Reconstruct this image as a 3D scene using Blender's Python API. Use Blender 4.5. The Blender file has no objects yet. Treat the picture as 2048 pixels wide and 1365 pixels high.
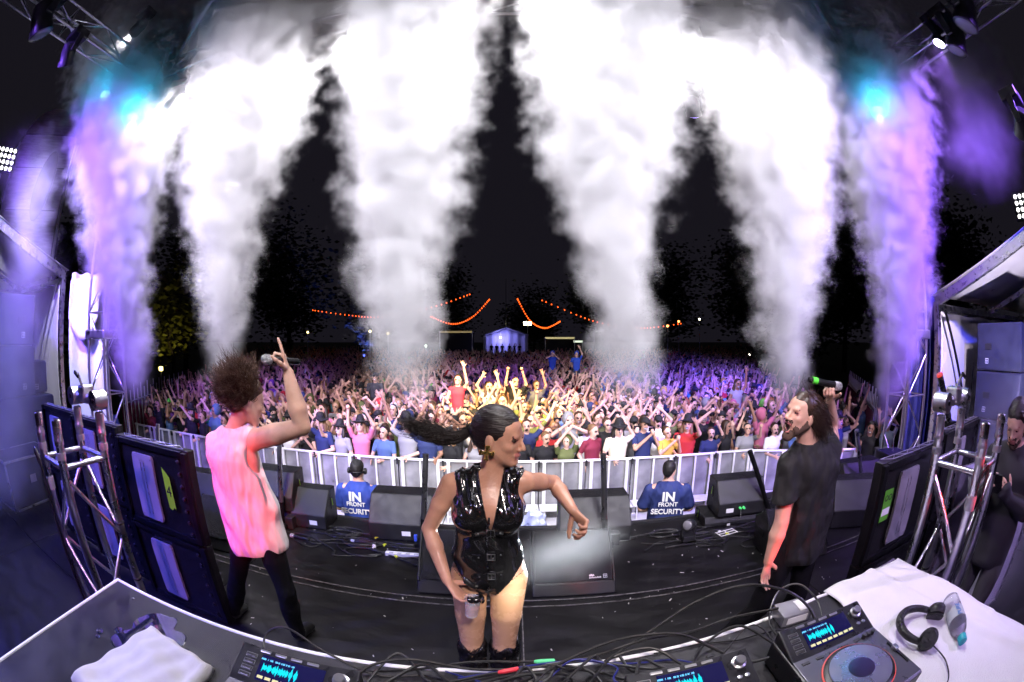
import bpy, math, random, time
import numpy as np
from mathutils import Vector, Matrix, Euler
T0 = time.time()
random.seed(7); rng = np.random.default_rng(7)
S = bpy.context.scene
COL = S.collection

# ------------------------------------------------------------------ camera
cam = bpy.data.cameras.new('camera')
cam.type = 'PANO'; cam.panorama_type = 'FISHEYE_EQUISOLID'
cam.fisheye_lens = 15.0; cam.fisheye_fov = math.radians(200)
cam.sensor_width = 36.0; cam.sensor_height = 24.0; cam.sensor_fit = 'HORIZONTAL'
cam.clip_start = 0.01; cam.clip_end = 1000
camo = bpy.data.objects.new('camera', cam); COL.objects.link(camo)
camo.location = (0, 0, 2.0); camo.rotation_euler = (math.radians(90), 0, 0)
S.camera = camo

# ------------------------------------------------------------------ world: night sky
W = bpy.data.worlds.new('World'); S.world = W; W.use_nodes = True
wn = W.node_tree.nodes; bg = wn['Background']
sky = wn.new('ShaderNodeTexSky'); sky.sky_type = 'NISHITA'; sky.sun_disc = False
sky.sun_elevation = math.radians(-9); sky.sun_rotation = math.radians(200)
W.node_tree.links.new(sky.outputs[0], bg.inputs[0]); bg.inputs[1].default_value = 0.10
glow = wn.new('ShaderNodeBackground'); glow.inputs[0].default_value = (.75, .66, 1.0, 1); glow.inputs[1].default_value = .009   # even skyglow over the festival
ads = wn.new('ShaderNodeAddShader'); W.node_tree.links.new(bg.outputs[0], ads.inputs[0]); W.node_tree.links.new(glow.outputs[0], ads.inputs[1]); W.node_tree.links.new(ads.outputs[0], wn['World Output'].inputs[0])
S.view_settings.view_transform = 'Standard'; S.view_settings.look = 'None'
S.view_settings.exposure = 0.3; S.view_settings.gamma = 1.0
S.view_settings.use_curve_mapping = False
S.cycles.max_bounces = 6; S.cycles.diffuse_bounces = 2; S.cycles.glossy_bounces = 3
S.cycles.transmission_bounces = 5; S.cycles.transparent_max_bounces = 12
S.cycles.volume_bounces = 1; S.cycles.volume_step_rate = 2.6; S.cycles.volume_max_steps = 400
S.cycles.use_adaptive_sampling = True; S.cycles.adaptive_threshold = .06; S.cycles.adaptive_min_samples = 16; S.cycles.sample_clamp_indirect = 4.0; S.cycles.use_light_tree = True
S.cycles.caustics_reflective = False; S.cycles.caustics_refractive = False

# ------------------------------------------------------------------ materials
MATS = {}
def M(name, col, rough=.55, metal=0., var=.18, scale=6., bump=0., bscale=60., spec=.5, emit=None, estr=0., coat=0., alpha=1., trans=0., ior=1.45, sheen=0., bdist=.01, stretch=None):
    if name in MATS: return MATS[name]
    m = bpy.data.materials.new(name); m.use_nodes = True; nt = m.node_tree; N = nt.nodes; L = nt.links
    p = N['Principled BSDF']
    tc = N.new('ShaderNodeTexCoord'); vec = tc.outputs['Object']
    if stretch:
        mp = N.new('ShaderNodeMapping'); mp.inputs['Scale'].default_value = stretch; L.new(vec, mp.inputs[0]); vec = mp.outputs[0]
    if var > 0:
        nz = N.new('ShaderNodeTexNoise'); nz.inputs['Scale'].default_value = scale; nz.inputs['Detail'].default_value = 5
        L.new(vec, nz.inputs['Vector'])
        mr = N.new('ShaderNodeMapRange'); mr.inputs[1].default_value = .25; mr.inputs[2].default_value = .75
        mr.inputs[3].default_value = 1 - var; mr.inputs[4].default_value = 1 + var
        L.new(nz.outputs[0], mr.inputs[0])
        mx = N.new('ShaderNodeMix'); mx.data_type = 'RGBA'; mx.blend_type = 'MULTIPLY'; mx.inputs[0].default_value = 1
        mx.inputs[6].default_value = (*col, 1); L.new(mr.outputs[0], mx.inputs[7]); L.new(mx.outputs[2], p.inputs['Base Color'])
        r2 = N.new('ShaderNodeMapRange'); r2.inputs[1].default_value = .3; r2.inputs[2].default_value = .7
        r2.inputs[3].default_value = max(.03, rough - .12); r2.inputs[4].default_value = min(1, rough + .1)
        L.new(nz.outputs[0], r2.inputs[0]); L.new(r2.outputs[0], p.inputs['Roughness'])
    else:
        p.inputs['Base Color'].default_value = (*col, 1); p.inputs['Roughness'].default_value = rough
    if bump > 0:
        b = N.new('ShaderNodeBump'); b.inputs['Strength'].default_value = bump; b.inputs['Distance'].default_value = bdist
        n2 = N.new('ShaderNodeTexNoise'); n2.inputs['Scale'].default_value = bscale; n2.inputs['Detail'].default_value = 3 if bdist < .02 else 1
        L.new(vec, n2.inputs['Vector']); L.new(n2.outputs[0], b.inputs['Height']); L.new(b.outputs[0], p.inputs['Normal'])
    p.inputs['Metallic'].default_value = metal; p.inputs['Specular IOR Level'].default_value = spec
    p.inputs['Coat Weight'].default_value = coat; p.inputs['Alpha'].default_value = alpha
    p.inputs['Transmission Weight'].default_value = trans; p.inputs['IOR'].default_value = ior
    p.inputs['Sheen Weight'].default_value = sheen
    if emit: p.inputs['Emission Color'].default_value = (*emit, 1); p.inputs['Emission Strength'].default_value = estr
    MATS[name] = m; return m
def nodes(m): return m.node_tree.nodes, m.node_tree.links, m.node_tree.nodes['Principled BSDF']

# ------------------------------------------------------------------ mesh helpers
def mesh_obj(name, v, f, mat=None, parent=None, smooth=False, mats=None, midx=None):
    me = bpy.data.meshes.new(name); me.from_pydata([tuple(p) for p in v], [], [tuple(q) for q in f]); me.update()
    for m in (mats or ([mat] if mat else [])): me.materials.append(m)
    if midx is not None: me.polygons.foreach_set('material_index', midx)
    if smooth: me.polygons.foreach_set('use_smooth', [True] * len(me.polygons))
    o = bpy.data.objects.new(name, me); COL.objects.link(o)
    if parent: o.parent = parent
    return o
def frame(d):
    d = Vector(d).normalized(); a = Vector((0, 0, 1)) if abs(d.z) < .9 else Vector((1, 0, 0))
    s = d.cross(a).normalized(); return d, s, s.cross(d).normalized()
class B:
    def __init__(s): s.v = []; s.f = []; s.m = []
    def add(s, v, f, k=0):
        n = len(s.v); s.v += [Vector(p) for p in v]; s.f += [tuple(i + n for i in q) for q in f]; s.m += [k] * len(f); return s
    def box(s, c, d, rot=None, k=0, taper=None):
        R = Euler(rot).to_matrix() if rot else Matrix.Identity(3); c = Vector(c); h = [x / 2 for x in d]
        tp = taper or (1, 1)
        P = [c + R @ Vector((a * h[0] * (tp[0] if e > 0 else 1), b * h[1] * (tp[1] if e > 0 else 1), e * h[2])) for e in (-1, 1) for b in (-1, 1) for a in (-1, 1)]
        return s.add(P, [(0, 2, 3, 1), (4, 5, 7, 6), (0, 1, 5, 4), (2, 6, 7, 3), (0, 4, 6, 2), (1, 3, 7, 5)], k)
    def cyl(s, a, b, r, r2=None, n=12, k=0, cap=True):
        a = Vector(a); b = Vector(b); r2 = r if r2 is None else r2; d, u, w = frame(b - a)
        P = []
        for c, q in ((a, r), (b, r2)): P += [c + (u * math.cos(t) + w * math.sin(t)) * q for t in [2 * math.pi * i / n for i in range(n)]]
        F = [(i, (i + 1) % n, n + (i + 1) % n, n + i) for i in range(n)]
        if cap: F += [tuple(range(n))[::-1], tuple(range(n, 2 * n))]
        return s.add(P, F, k)
    def tube(s, pts, r, n=8, k=0):
        pts = [Vector(p) for p in pts]; P = []; F = []; d, u, w = frame(pts[1] - pts[0])
        for i, p in enumerate(pts):
            t = (pts[min(i + 1, len(pts) - 1)] - pts[max(i - 1, 0)]).normalized()
            u = (u - t * u.dot(t)); u = u.normalized() if u.length > 1e-6 else frame(t)[1]; w = t.cross(u)
            q = r[i] if isinstance(r, (list, tuple)) else r
            P += [p + (u * math.cos(a) + w * math.sin(a)) * q for a in [2 * math.pi * j / n for j in range(n)]]
        for i in range(len(pts) - 1): F += [(i * n + j, i * n + (j + 1) % n, (i + 1) * n + (j + 1) % n, (i + 1) * n + j) for j in range(n)]
        F += [tuple(range(n))[::-1], tuple(range((len(pts) - 1) * n, len(pts) * n))]
        return s.add(P, F, k)
    def lathe(s, prof, o=(0, 0, 0), ax=(0, 0, 1), n=20, k=0):
        d, u, w = frame(ax); o = Vector(o); P = []; F = []
        for r, h in prof: P += [o + d * h + (u * math.cos(t) + w * math.sin(t)) * r for t in [2 * math.pi * i / n for i in range(n)]]
        for i in range(len(prof) - 1): F += [(i * n + j, i * n + (j + 1) % n, (i + 1) * n + (j + 1) % n, (i + 1) * n + j) for j in range(n)]
        F += [tuple(range(n))[::-1], tuple(range((len(prof) - 1) * n, len(prof) * n))]
        return s.add(P, F, k)
    def prism(s, poly, y0, y1, axis='y', k=0):
        n = len(poly); mp = {'y': lambda a, b, t: (a, t, b), 'x': lambda a, b, t: (t, a, b), 'z': lambda a, b, t: (a, b, t)}[axis]
        return s.add([mp(a, b, y0) for a, b in poly] + [mp(a, b, y1) for a, b in poly],
                     [(i, (i + 1) % n, n + (i + 1) % n, n + i) for i in range(n)] + [tuple(range(n))[::-1], tuple(range(n, 2 * n))], k)
    def build(s, name, mat, parent=None, smooth=False, bevel=0, loc=None, rot=None, mats=None):
        o = mesh_obj(name, s.v, s.f, mat, parent, False, mats, s.m if mats else None)
        me = o.data
        import bmesh
        bm = bmesh.new(); bm.from_mesh(me); bmesh.ops.recalc_face_normals(bm, faces=bm.faces); bm.to_mesh(me); bm.free()
        if smooth: me.polygons.foreach_set('use_smooth', [True] * len(me.polygons)); me.set_sharp_from_angle(angle=math.radians(40))
        if bevel:
            md = o.modifiers.new('bevel', 'BEVEL'); md.width = bevel; md.segments = 2; md.limit_method = 'ANGLE'
        if loc: o.location = loc
        if rot: o.rotation_euler = rot
        return o
def tag(o, label=None, cat=None, group=None, kind=None):
    if label: o['label'] = label
    if cat: o['category'] = cat
    if group: o['group'] = group
    if kind: o['kind'] = kind
    return o
def thing(name, label, cat, loc=(0, 0, 0), rz=0, group=None):
    o = bpy.data.objects.new(name, None); COL.objects.link(o); o.location = loc; o.rotation_euler = (0, 0, rz); o.empty_display_size = .1
    return tag(o, label, cat, group)
def kids(o): return [c for c in bpy.data.objects if c.parent == o]
def copy_tree(o, label=None, loc=None, rz=None, parent=None):
    ch = list(o.children); c = o.copy(); COL.objects.link(c); c.parent = parent
    if label: c['label'] = label
    if loc is not None: c.location = loc
    if rz is not None: c.rotation_euler = (0, 0, rz)
    for k in ch: copy_tree(k, parent=c)
    return c
def share(src, name, parent, loc=None, rot=None, scale=None):
    o = bpy.data.objects.new(name, src.data); COL.objects.link(o); o.parent = parent
    for md in src.modifiers:
        n = o.modifiers.new(md.name, md.type)
        if md.type == 'BEVEL': n.width = md.width; n.segments = md.segments; n.limit_method = 'ANGLE'
    if loc is not None: o.location = loc
    if rot is not None: o.rotation_euler = rot
    if scale is not None: o.scale = scale
    return o
def text(body, size, mat, parent, loc, rot, name='lettering', ext=.001, off=0., align='CENTER'):
    c = bpy.data.curves.new(name, 'FONT'); c.body = body; c.size = size; c.extrude = ext; c.offset = off; c.align_x = align
    c.resolution_u = 3; tmp = bpy.data.objects.new(name, c); COL.objects.link(tmp); me = bpy.data.meshes.new_from_object(tmp.evaluated_get(bpy.context.evaluated_depsgraph_get()))
    bpy.data.objects.remove(tmp); bpy.data.curves.remove(c); me.materials.clear(); me.materials.append(mat)
    o = bpy.data.objects.new(name, me); COL.objects.link(o); o.parent = parent; o.location = loc; o.rotation_euler = rot
    return o
def aim(d):
    return Vector(d).to_track_quat('-Z', 'Y').to_euler()
def lerp(a, b, t): return a + (b - a) * t
def spline(P, n=8):
    P = [Vector(p) for p in P]; out = []
    for i in range(len(P) - 1):
        a, b, c, d = P[max(i - 1, 0)], P[i], P[i + 1], P[min(i + 2, len(P) - 1)]
        for k in range(n):
            t = k / n; out.append(.5 * ((2 * b) + (c - a) * t + (2 * a - 5 * b + 4 * c - d) * t * t + (3 * b - a - 3 * c + d) * t ** 3))
    return out + [P[-1]]
# ------------------------------------------------------------------ common materials
blackpaint = M('black_paint', (.014, .014, .016), .5, 0, .3, 12, .25, 160)
blackmetal = M('black_metal', (.012, .012, .013), .42, .6, .3, 10)
alu = M('aluminium', (.62, .62, .64), .32, 1, .12, 9, .06, 90)
galv = M('galvanised_steel', (.55, .56, .58), .4, .85, .25, 5, .05, 50)
cable_m = M('cable_rubber', (.012, .012, .013), .42, 0, .2, 20)
white_pvc = M('white_pvc', (.78, .78, .8), .38, 0, .1, 1.2, .25, 3.)
greyplate = M('grey_plate', (.42, .40, .43), .45, .3, .15, 7)
whiteink = M('white_print', (.8, .8, .8), .5, 0, 0)

# ------------------------------------------------------------------ ground
GZ = -1.3
def gz(x, y):
    t = min(max((y - 24) / 40, 0), 1); s = min(max((abs(x) - 9) / 30, 0), 1)
    return GZ + .5 * t * t * (3 - 2 * t) + 1.2 * s * t
gm = M('trampled_grass', (.05, .06, .022), .9, 0, .5, 1.3, .8, 18)
xs = sorted(set([-400, -200, -100, -70] + list(range(-50, 52, 3)) + [70, 100, 200, 400])); ys = sorted(set([-300, -100, -40, -20] + list(range(-10, 84, 3)) + [100, 150, 250, 500]))
gv = [(x, y, gz(x, y) + .025 * math.sin(x * 1.7 + y) * math.cos(y * 1.3)) for y in ys for x in xs]
nx = len(xs)
gf = [(j * nx + i, j * nx + i + 1, (j + 1) * nx + i + 1, (j + 1) * nx + i) for j in range(len(ys) - 1) for i in range(nx - 1)]
tag(mesh_obj('ground', gv, gf, gm, None, True), kind='structure')

# ------------------------------------------------------------------ stage deck: separate panels on a black skirt
deck_m = M('black_stage_ply', (.009, .0085, .0095), .40, 0, .4, 2.2, .08, 60, spec=.32, stretch=(1.2, 3, 1))
def scuffs(m, sc=26, col=(.30, .29, .28)):
    N, L, p = nodes(m); tc = N.new('ShaderNodeTexCoord'); mp = N.new('ShaderNodeMapping'); mp.inputs['Scale'].default_value = (1, 3.4, 1); mp.inputs['Rotation'].default_value = (0, 0, .5)
    n1 = N.new('ShaderNodeTexNoise'); n1.inputs['Scale'].default_value = sc; n1.inputs['Detail'].default_value = 8; n1.inputs['Roughness'].default_value = .7
    r = N.new('ShaderNodeMapRange'); r.inputs[1].default_value = .67; r.inputs[2].default_value = .76; r.inputs[4].default_value = .55
    mx = N.new('ShaderNodeMix'); mx.data_type = 'RGBA'; mx.inputs[7].default_value = (*col, 1)
    L.new(tc.outputs['Object'], mp.inputs[0]); L.new(mp.outputs[0], n1.inputs[0]); L.new(n1.outputs[0], r.inputs[0]); L.new(r.outputs[0], mx.inputs[0])
    src = p.inputs['Base Color'].links[0].from_socket; L.new(src, mx.inputs[6]); L.new(mx.outputs[2], p.inputs['Base Color'])
scuffs(deck_m)
stage = bpy.data.objects.new('stage_floor', None); COL.objects.link(stage); tag(stage, kind='structure')
pan = B().box((0, 0, 0), (2.392, 1.392, .05)).build('deck_panel', deck_m, stage, bevel=.004)
pan.location = (1.25, 3.5, -.025); first = True
for j in range(6):
    for i in range(-4, 4):
        x = .05 + 2.4 * (i + .5); y = 3.5 - 1.4 * j
        if (i, j) == (0, 0): continue
        if j == 0 and (x < -6.4 or x > 6.4): continue
        share(pan, 'deck_panel', stage, (x, y, -.025 - .0005 * ((i * 7 + j * 3) % 4)))
skm = M('stage_skirt', (.01, .01, .011), .8, 0, .3, 4)
B().box((.05, 4.17, -.68), (12.0, .03, 1.24)).build('skirt', skm, stage)
B().box((.05, -.7, -.68), (19.1, 7.6, 1.20)).build('substructure', skm, stage)
worn = M('worn_edge', (.16, .15, .15), .5, .5, .8, 30)
B().box((.05, 2.805, .003), (19.0, .012, .006)).build('edge_strip', worn, stage)
B().box((.05, 2.72, .003), (19.0, .010, .006)).build('edge_strip', worn, stage)
B().box((.05, 4.19, .01), (12.0, .05, .05)).build('front_edge', blackpaint, stage, bevel=.006)
for x in (.035, .075): B().box((x, 2.05, .0025), (.008, 1.36, .005)).build('edge_strip', worn, stage)

# ------------------------------------------------------------------ crowd barrier sections
bar_m = M('barrier_aluminium', (.70, .70, .72), .42, .35, .12, 8)
perf = bpy.data.materials.new('perforated_sheet'); perf.use_nodes = True
N, L, p = nodes(perf); p.inputs['Metallic'].default_value = .35; p.inputs['Roughness'].default_value = .5
tc = N.new('ShaderNodeTexCoord'); nz = N.new('ShaderNodeTexNoise'); nz.inputs['Scale'].default_value = 2.4; nz.inputs['Detail'].default_value = 6
cr = N.new('ShaderNodeValToRGB'); cr.color_ramp.elements[0].position = .3; cr.color_ramp.elements[0].color = (.16, .16, .17, 1); cr.color_ramp.elements[1].position = .68; cr.color_ramp.elements[1].color = (.46, .46, .48, 1)
L.new(tc.outputs['Object'], nz.inputs[0]); L.new(nz.outputs[0], cr.inputs[0]); L.new(cr.outputs[0], p.inputs['Base Color'])
tr = N.new('ShaderNodeBsdfTransparent'); ms = N.new('ShaderNodeMixShader'); ms.inputs[0].default_value = .62
L.new(tr.outputs[0], ms.inputs[1]); L.new(p.outputs[0], ms.inputs[2]); L.new(ms.outputs[0], N['Material Output'].inputs[0])
bar0 = thing('crowd_barrier', 'x', 'barrier', (0, 7.3, GZ), 0, 'barrier sections holding back the crowd')
B().box((0, .03, .62), (.83, .004, 1.06)).build('panel', perf, bar0)
B().cyl((-.424, 0, 1.17), (.424, 0, 1.17), .027, n=12).build('top_rail', bar_m, bar0, True)
for x in (-.33, .33): B().box((x, -.02, .58), (.06, .05, 1.16)).build('post', bar_m, bar0, bevel=.004)
B().box((0, 0, .60), (.035, .03, 1.10)).build('stiffener', bar_m, bar0)
B().box((0, -.1, .06), (.83, .5, .012)).build('base_plate', bar_m, bar0)
B().box((0, -.36, .03), (.83, .012, .06)).build('base_lip', bar_m, bar0)
B().box((0, -.19, .34), (.83, .30, .03)).build('step', bar_m, bar0, bevel=.004)
for x in (-.33, .33): B().cyl((x, -.32, .07), (x, -.30, .33), .016, n=8).build('brace', bar_m, bar0)
B().box((.424, -.03, 1.13), (.035, .05, .11)).build('joint_tape', blackpaint, bar0)
ordn = ['first', 'second', 'third', 'fourth', 'fifth', 'sixth', 'seventh', 'eighth', 'ninth', 'tenth', 'eleventh', 'twelfth', 'thirteenth', 'fourteenth', 'fifteenth', 'sixteenth', 'seventeenth', 'eighteenth', 'nineteenth', 'twentieth',
        'twenty-first', 'twenty-second', 'twenty-third']
for i in range(21):
    if i < 17: x, y, r = -9.3 + .85 * i, 7.3 - .009 * max(0, i - 12) ** 2, -.03 * max(0, i - 12)
    else: k = i - 17; x, y, r = 4.98 + .75 * k, 6.9 - .39 * k, -.48
    lb = 'aluminium crowd barrier section, %s along the row from the left' % ordn[i]
    if i == 0: bar0['label'] = lb; bar0.location = (x, y, GZ)
    else: copy_tree(bar0, lb, (x, y, GZ), r)

# ------------------------------------------------------------------ truss builder (each chord and brace is a piece)
_unit = {}
def rod(a, b, r, name, mat, parent, n=10):
    key = (mat.name, n)
    if key not in _unit:
        q = B().cyl((0, 0, 0), (0, 0, 1), 1, n=n, cap=True); me = bpy.data.meshes.new('rod'); me.from_pydata([tuple(v) for v in q.v], [], q.f)
        me.materials.append(mat); me.polygons.foreach_set('use_smooth', [True] * n + [False, False]); _unit[key] = me
    o = bpy.data.objects.new(name, _unit[key]); COL.objects.link(o); o.parent = parent
    a = Vector(a); b = Vector(b); o.location = a; o.rotation_mode = 'QUATERNION'; o.rotation_quaternion = (b - a).to_track_quat('Z', 'Y'); o.scale = (r, r, (b - a).length)
    return o
def box_truss(t, a, b, w, r=.025, rb=.011, bay=None, up=(0, 0, 1), mat=None, ladder=True):
    mat = mat or alu; a = Vector(a); b = Vector(b); d = (b - a).normalized(); u = Vector(up); u = (u - d * u.dot(d)).normalized(); s = d.cross(u)
    C = [(u * i + s * j) * (w / 2) for i, j in ((1, 1), (1, -1), (-1, -1), (-1, 1))]; Ln = (b - a).length; bay = bay or w; nb = max(1, round(Ln / bay)); st = Ln / nb
    for c in C: rod(a + c, b + c, r, 'chord', mat, t, 12)
    for k in range(4):
        c0, c1 = C[k], C[(k + 1) % 4]
        for i in range(nb):
            p, q = a + d * st * i, a + d * st * (i + 1)
            rod((p + c0) if (i + k) % 2 else (p + c1), (q + c1) if (i + k) % 2 else (q + c0), rb, 'brace', mat, t, 8)
            if ladder and (i % 2 == 0): rod(p + c0, p + c1, rb, 'rung', mat, t, 8)
    return t
tw = thing('truss_tower', 'silver lattice truss tower at the left stage corner, beside the pale side wall', 'truss tower', (-6.35, 4.15, GZ), .1, 'stage roof towers')
box_truss(tw, (0, 0, 0), (0, 0, 8.1), .50, .026, .013, .62, (0, 1, 0))
B().box((0, 0, .02), (.8, .8, .04)).build('base_plate', galv, tw)
B().box((0, 0, 3.4), (.62, .62, .14)).build('sleeve_block', alu, tw, bevel=.02)
t2 = copy_tree(tw, 'silver lattice truss tower at the right stage corner, beside the blue curtain', (6.0, 4.15, GZ), -.1)
ft = thing('roof_truss', 'long overhead truss across the stage front, mostly hidden by smoke', 'truss', (0, 4.3, 6.72))
box_truss(ft, (-6.2, 0, 0), (6.2, 0, 0), .40, .026, .011, .8)
for sx, nm in ((-1, 'left'), (1, 'right')):
    st_ = thing('roof_truss', 'overhead side truss with lamps above the %s side of the stage' % nm, 'truss', (6.6 * sx, 0, 6.75))
    box_truss(st_, (0, -3.5, 0), (0, 4.0, 0), .40, .026, .011, .8)
rt = thing('roof_truss', 'overhead cross truss behind the stage lamps, above the camera', 'truss', (0, -1.6, 6.6)); box_truss(rt, (-6.4, 0, 0), (6.4, 0, 0), .40, .026, .011, 1.2)
for sx, nm in ((-1, 'left'), (1, 'right')):
    st_ = thing('roof_truss', 'sloping roof truss rising from the stage corner into the %s smoke' % nm, 'truss', (0, 0, 0))
    box_truss(st_, (5.9 * sx, 4.3, 6.9), (.6 * sx, 1.2, 8.4), .30, .022, .010, .6)

# ------------------------------------------------------------------ side marquees
clear_pvc = M('side_wall_pvc', (.62, .60, .64), .22, 0, .12, 1.4, .9, 2.2, coat=.3)
def sheet(fn, nu, nv, name, mat, parent, thick=.004):
    V = [fn(i / nu, j / nv) for j in range(nv + 1) for i in range(nu + 1)]; F = [(j * (nu + 1) + i, j * (nu + 1) + i + 1, (j + 1) * (nu + 1) + i + 1, (j + 1) * (nu + 1) + i) for j in range(nv) for i in range(nu)]
    o = mesh_obj(name, V, F, mat, parent, True); md = o.modifiers.new('thick', 'SOLIDIFY'); md.thickness = thick; md.offset = 0
    return o
def marquee(sx, label, ex, ey, ez):
    """marquee wing with its open gable end facing the stage; its front inner corner post is at (ex, ey)"""
    t = thing('marquee', label, 'tent'); s = sx; w = 9.0; rise = 1.45; half = 4.2
    for y in (ey, ey - 2 * half): B().box((ex, y, (ez + GZ) / 2), (.11, .11, ez - GZ)).build('post', alu, t, bevel=.012)
    for x in (ex + s * 3, ex + s * 6): B().box((x, ey, (ez + GZ) / 2), (.09, .09, ez - GZ)).build('post', alu, t, bevel=.012)
    def beam(a, b, nm, th=.10, hh=.15):
        a = Vector(a); b = Vector(b); d, u, q = frame(b - a); P = []
        for e in (a, b): P += [e + u * i * th / 2 + q * j * hh / 2 for i, j in ((-1, -1), (1, -1), (1, 1), (-1, 1))]
        B().add(P, [(0, 1, 5, 4), (1, 2, 6, 5), (2, 3, 7, 6), (3, 0, 4, 7), (3, 2, 1, 0), (4, 5, 6, 7)]).build(nm, alu, t, bevel=.01)
    for k, x in enumerate((ex, ex + s * 3, ex + s * 6)):
        dz = 0 if k == 0 else -.05
        beam((x, ey + .02, ez + dz), (x, ey - half, ez + rise + dz), 'rafter', .10 if k == 0 else .07, .16 if k == 0 else .10); beam((x, ey - 2 * half, ez + dz), (x, ey - half, ez + rise + dz), 'rafter', .09, .14)
    beam((ex + s * .02, ey, ez - .09), (ex + s * w, ey, ez - .09), 'eave_beam', .08, .12); beam((ex, ey - half, ez + rise - .1), (ex + s * w, ey - half, ez + rise - .1), 'ridge_beam', .08, .12)
    for e in (0, 1):
        def roof(u, v):
            y = ey + .1 - (half + .1) * v if e == 0 else ey - half - half * v; z = ez + rise * v if e == 0 else ez + rise * (1 - v)
            return (ex + s * (u * w - .06), y, z + .10 - .10 * math.sin(math.pi * ((u * 3) % 1)) * math.sin(math.pi * v))
        sheet(roof, 36, 14, 'roof_panel', white_pvc, t)
    def wall(u, v):
        x = ex + s * (.08 + u * (w - .1)); return (x, ey - .05 + .035 * math.sin(u * 41 + v * 1.5) * (1 - .5 * v) + .05 * math.sin(u * 9), lerp(GZ + .02, ez - .12, v))
    sheet(wall, 90, 14, 'wall_sheet', clear_pvc, t)
    sheet(lambda u, v: (ex + s * (w - .05) + .05 * math.sin(u * 40), ey - u * 2 * half, lerp(GZ + .02, ez + rise * (1 - abs(2 * u - 1)), v)), 60, 8, 'end_wall', white_pvc, t)
    rod((ex + s * .06, ey - .16, ez - .15), (ex + s * 1.25, ey - .2, ez - 2.05), .028, 'brace', blackmetal if sx > 0 else alu, t)
    rod((ex + s * 1.35, ey - .22, ez - 1.0), (ex + s * .85, ey - .4, -.1), .012, 'strap', blackmetal, t, 6)
    def pel(u, v): return (ex + s * (.1 + u * 6.5), ey - .16 - .04 * v, ez - .15 - .05 * v + .01 * math.sin(u * 30) * v)
    sheet(pel, 50, 3, 'pelmet', skm, t)
    return t
mq1 = marquee(-1, 'white gable marquee wing on the left, sheltering the loudspeaker stack', -7.95, 3.9, 3.16)
mq2 = marquee(1, 'white gable marquee wing on the right, sheltering the loudspeaker stack', 6.72, 3.9, 2.62)
# pleated wall sheets beside the towers
def pleats(label, x0, y0, x1, y1, z0, z1, mat, n=70, amp=.06, wl=14, name='side_curtain', cat='curtain'):
    def fn(u, v):
        x = lerp(x0, x1, u); y = lerp(y0, y1, u); q = amp * math.sin(u * wl + .6 * math.sin(v * 3)) * (1 - .4 * v)
        dx, dy = y1 - y0, x0 - x1; l = math.hypot(dx, dy); return (x + dx / l * q, y + dy / l * q, lerp(z0, z1, v) + .02 * math.sin(u * 20))
    o = sheet(fn, n, 12, name, mat, None); return tag(o, label, cat)
pleats('tall pale plastic side wall hanging between the left marquee and its truss tower', -7.80, 4.05, -7.25, 4.75, GZ + .05, 3.2, white_pvc, n=40, amp=.05, wl=16)
bluecloth = M('dark_blue_curtain', (.035, .04, .16), .8, 0, .2, 3, .2, 40)
pleats('dark blue curtain hanging between the right truss tower and the marquee', 6.62, 4.55, 7.2, 4.15, GZ + .05, 2.9, bluecloth, amp=.05, wl=30)
o = sheet(lambda u, v: (-7.65 + .5 * u, 3.95 + .5 * u, 3.05 - 1.1 * v * (.6 + .4 * math.sin(u * 3)) + .1 * u), 12, 12, 'awning_flap', white_pvc, None); tag(o, 'loose white flap drooping from the left marquee corner', 'flap')

# ------------------------------------------------------------------ loudspeaker stacks
spk_m = M('speaker_blue_black', (.018, .02, .045), .55, 0, .25, 6, .3, 220)
def logo(parent, loc, rot, s=.05, mat=whiteink):
    b = B()
    for a, c, w, h in ((0, .5, 1, .08), (0, -.5, 1, .08), (-.46, 0, .08, 1), (.46, 0, .08, 1), (0, 0, .92, .08), (0, 0, .08, .92)): b.box((a * s, c * s, 0), (w * s, h * s, .002))
    o = b.build('emblem', mat, parent); o.location = loc; o.rotation_euler = rot; return o
def cabinet(label, loc, dim, side, handles=True, rz=0):
    t = thing('loudspeaker', label, 'loudspeaker', loc, rz, 'loudspeaker stack cabinets'); dx, dy, dz = dim
    B().box((0, 0, dz / 2), (dx, dy, dz - .012)).build('cabinet', spk_m, t, bevel=.012)
    B().box((0, dy / 2 + .012, dz / 2), (dx - .06, .02, dz - .07)).build('grille', blackmetal, t, bevel=.004)
    sx = side; X = sx * (dx / 2 + .004)
    B().box((X, 0, dz * .5), (.008, dy * .94, dz * .93)).build('side_panel', spk_m, t, bevel=.003)
    if handles:
        for z in (dz * .5,): B().box((X + sx * .006, dy * .25, z), (.012, .16, .10)).build('handle_recess', blackpaint, t, bevel=.004)
    logo(t, (X + sx * .006, dy * .5 - .24 if side > 0 else dy * .5 - .24, dz * .2), (math.pi / 2, 0, math.pi / 2 * sx), .075)
    return t
for i, (z, nm) in enumerate(((1.94, 'top'), (1.20, 'middle'))):
    cabinet('dark loudspeaker cabinet with white emblem, %s of the left stack' % nm, (-7.55, 2.25, z), (1.1, 1.10, .735), 1)
cabinet('wide dark loudspeaker cabinet at the foot of the left stack', (-7.55, 2.45, 0), (1.1, 1.50, 1.195), 1, False)
cabinet('small dark box standing on the ledge beside the left loudspeaker stack', (-7.45, 3.03, 1.205), (.4, .3, .5), 1, False)
for i, (z, nm) in enumerate(((1.53, 'top'), (.75, 'middle'), (.0, 'bottom'))):
    cabinet('dark blue loudspeaker cabinet with white emblem, %s of the right stack' % nm, (8.15, 2.82, z), (1.1, 1.08, .765 if i < 2 else .745), -1, i < 2)

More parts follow.
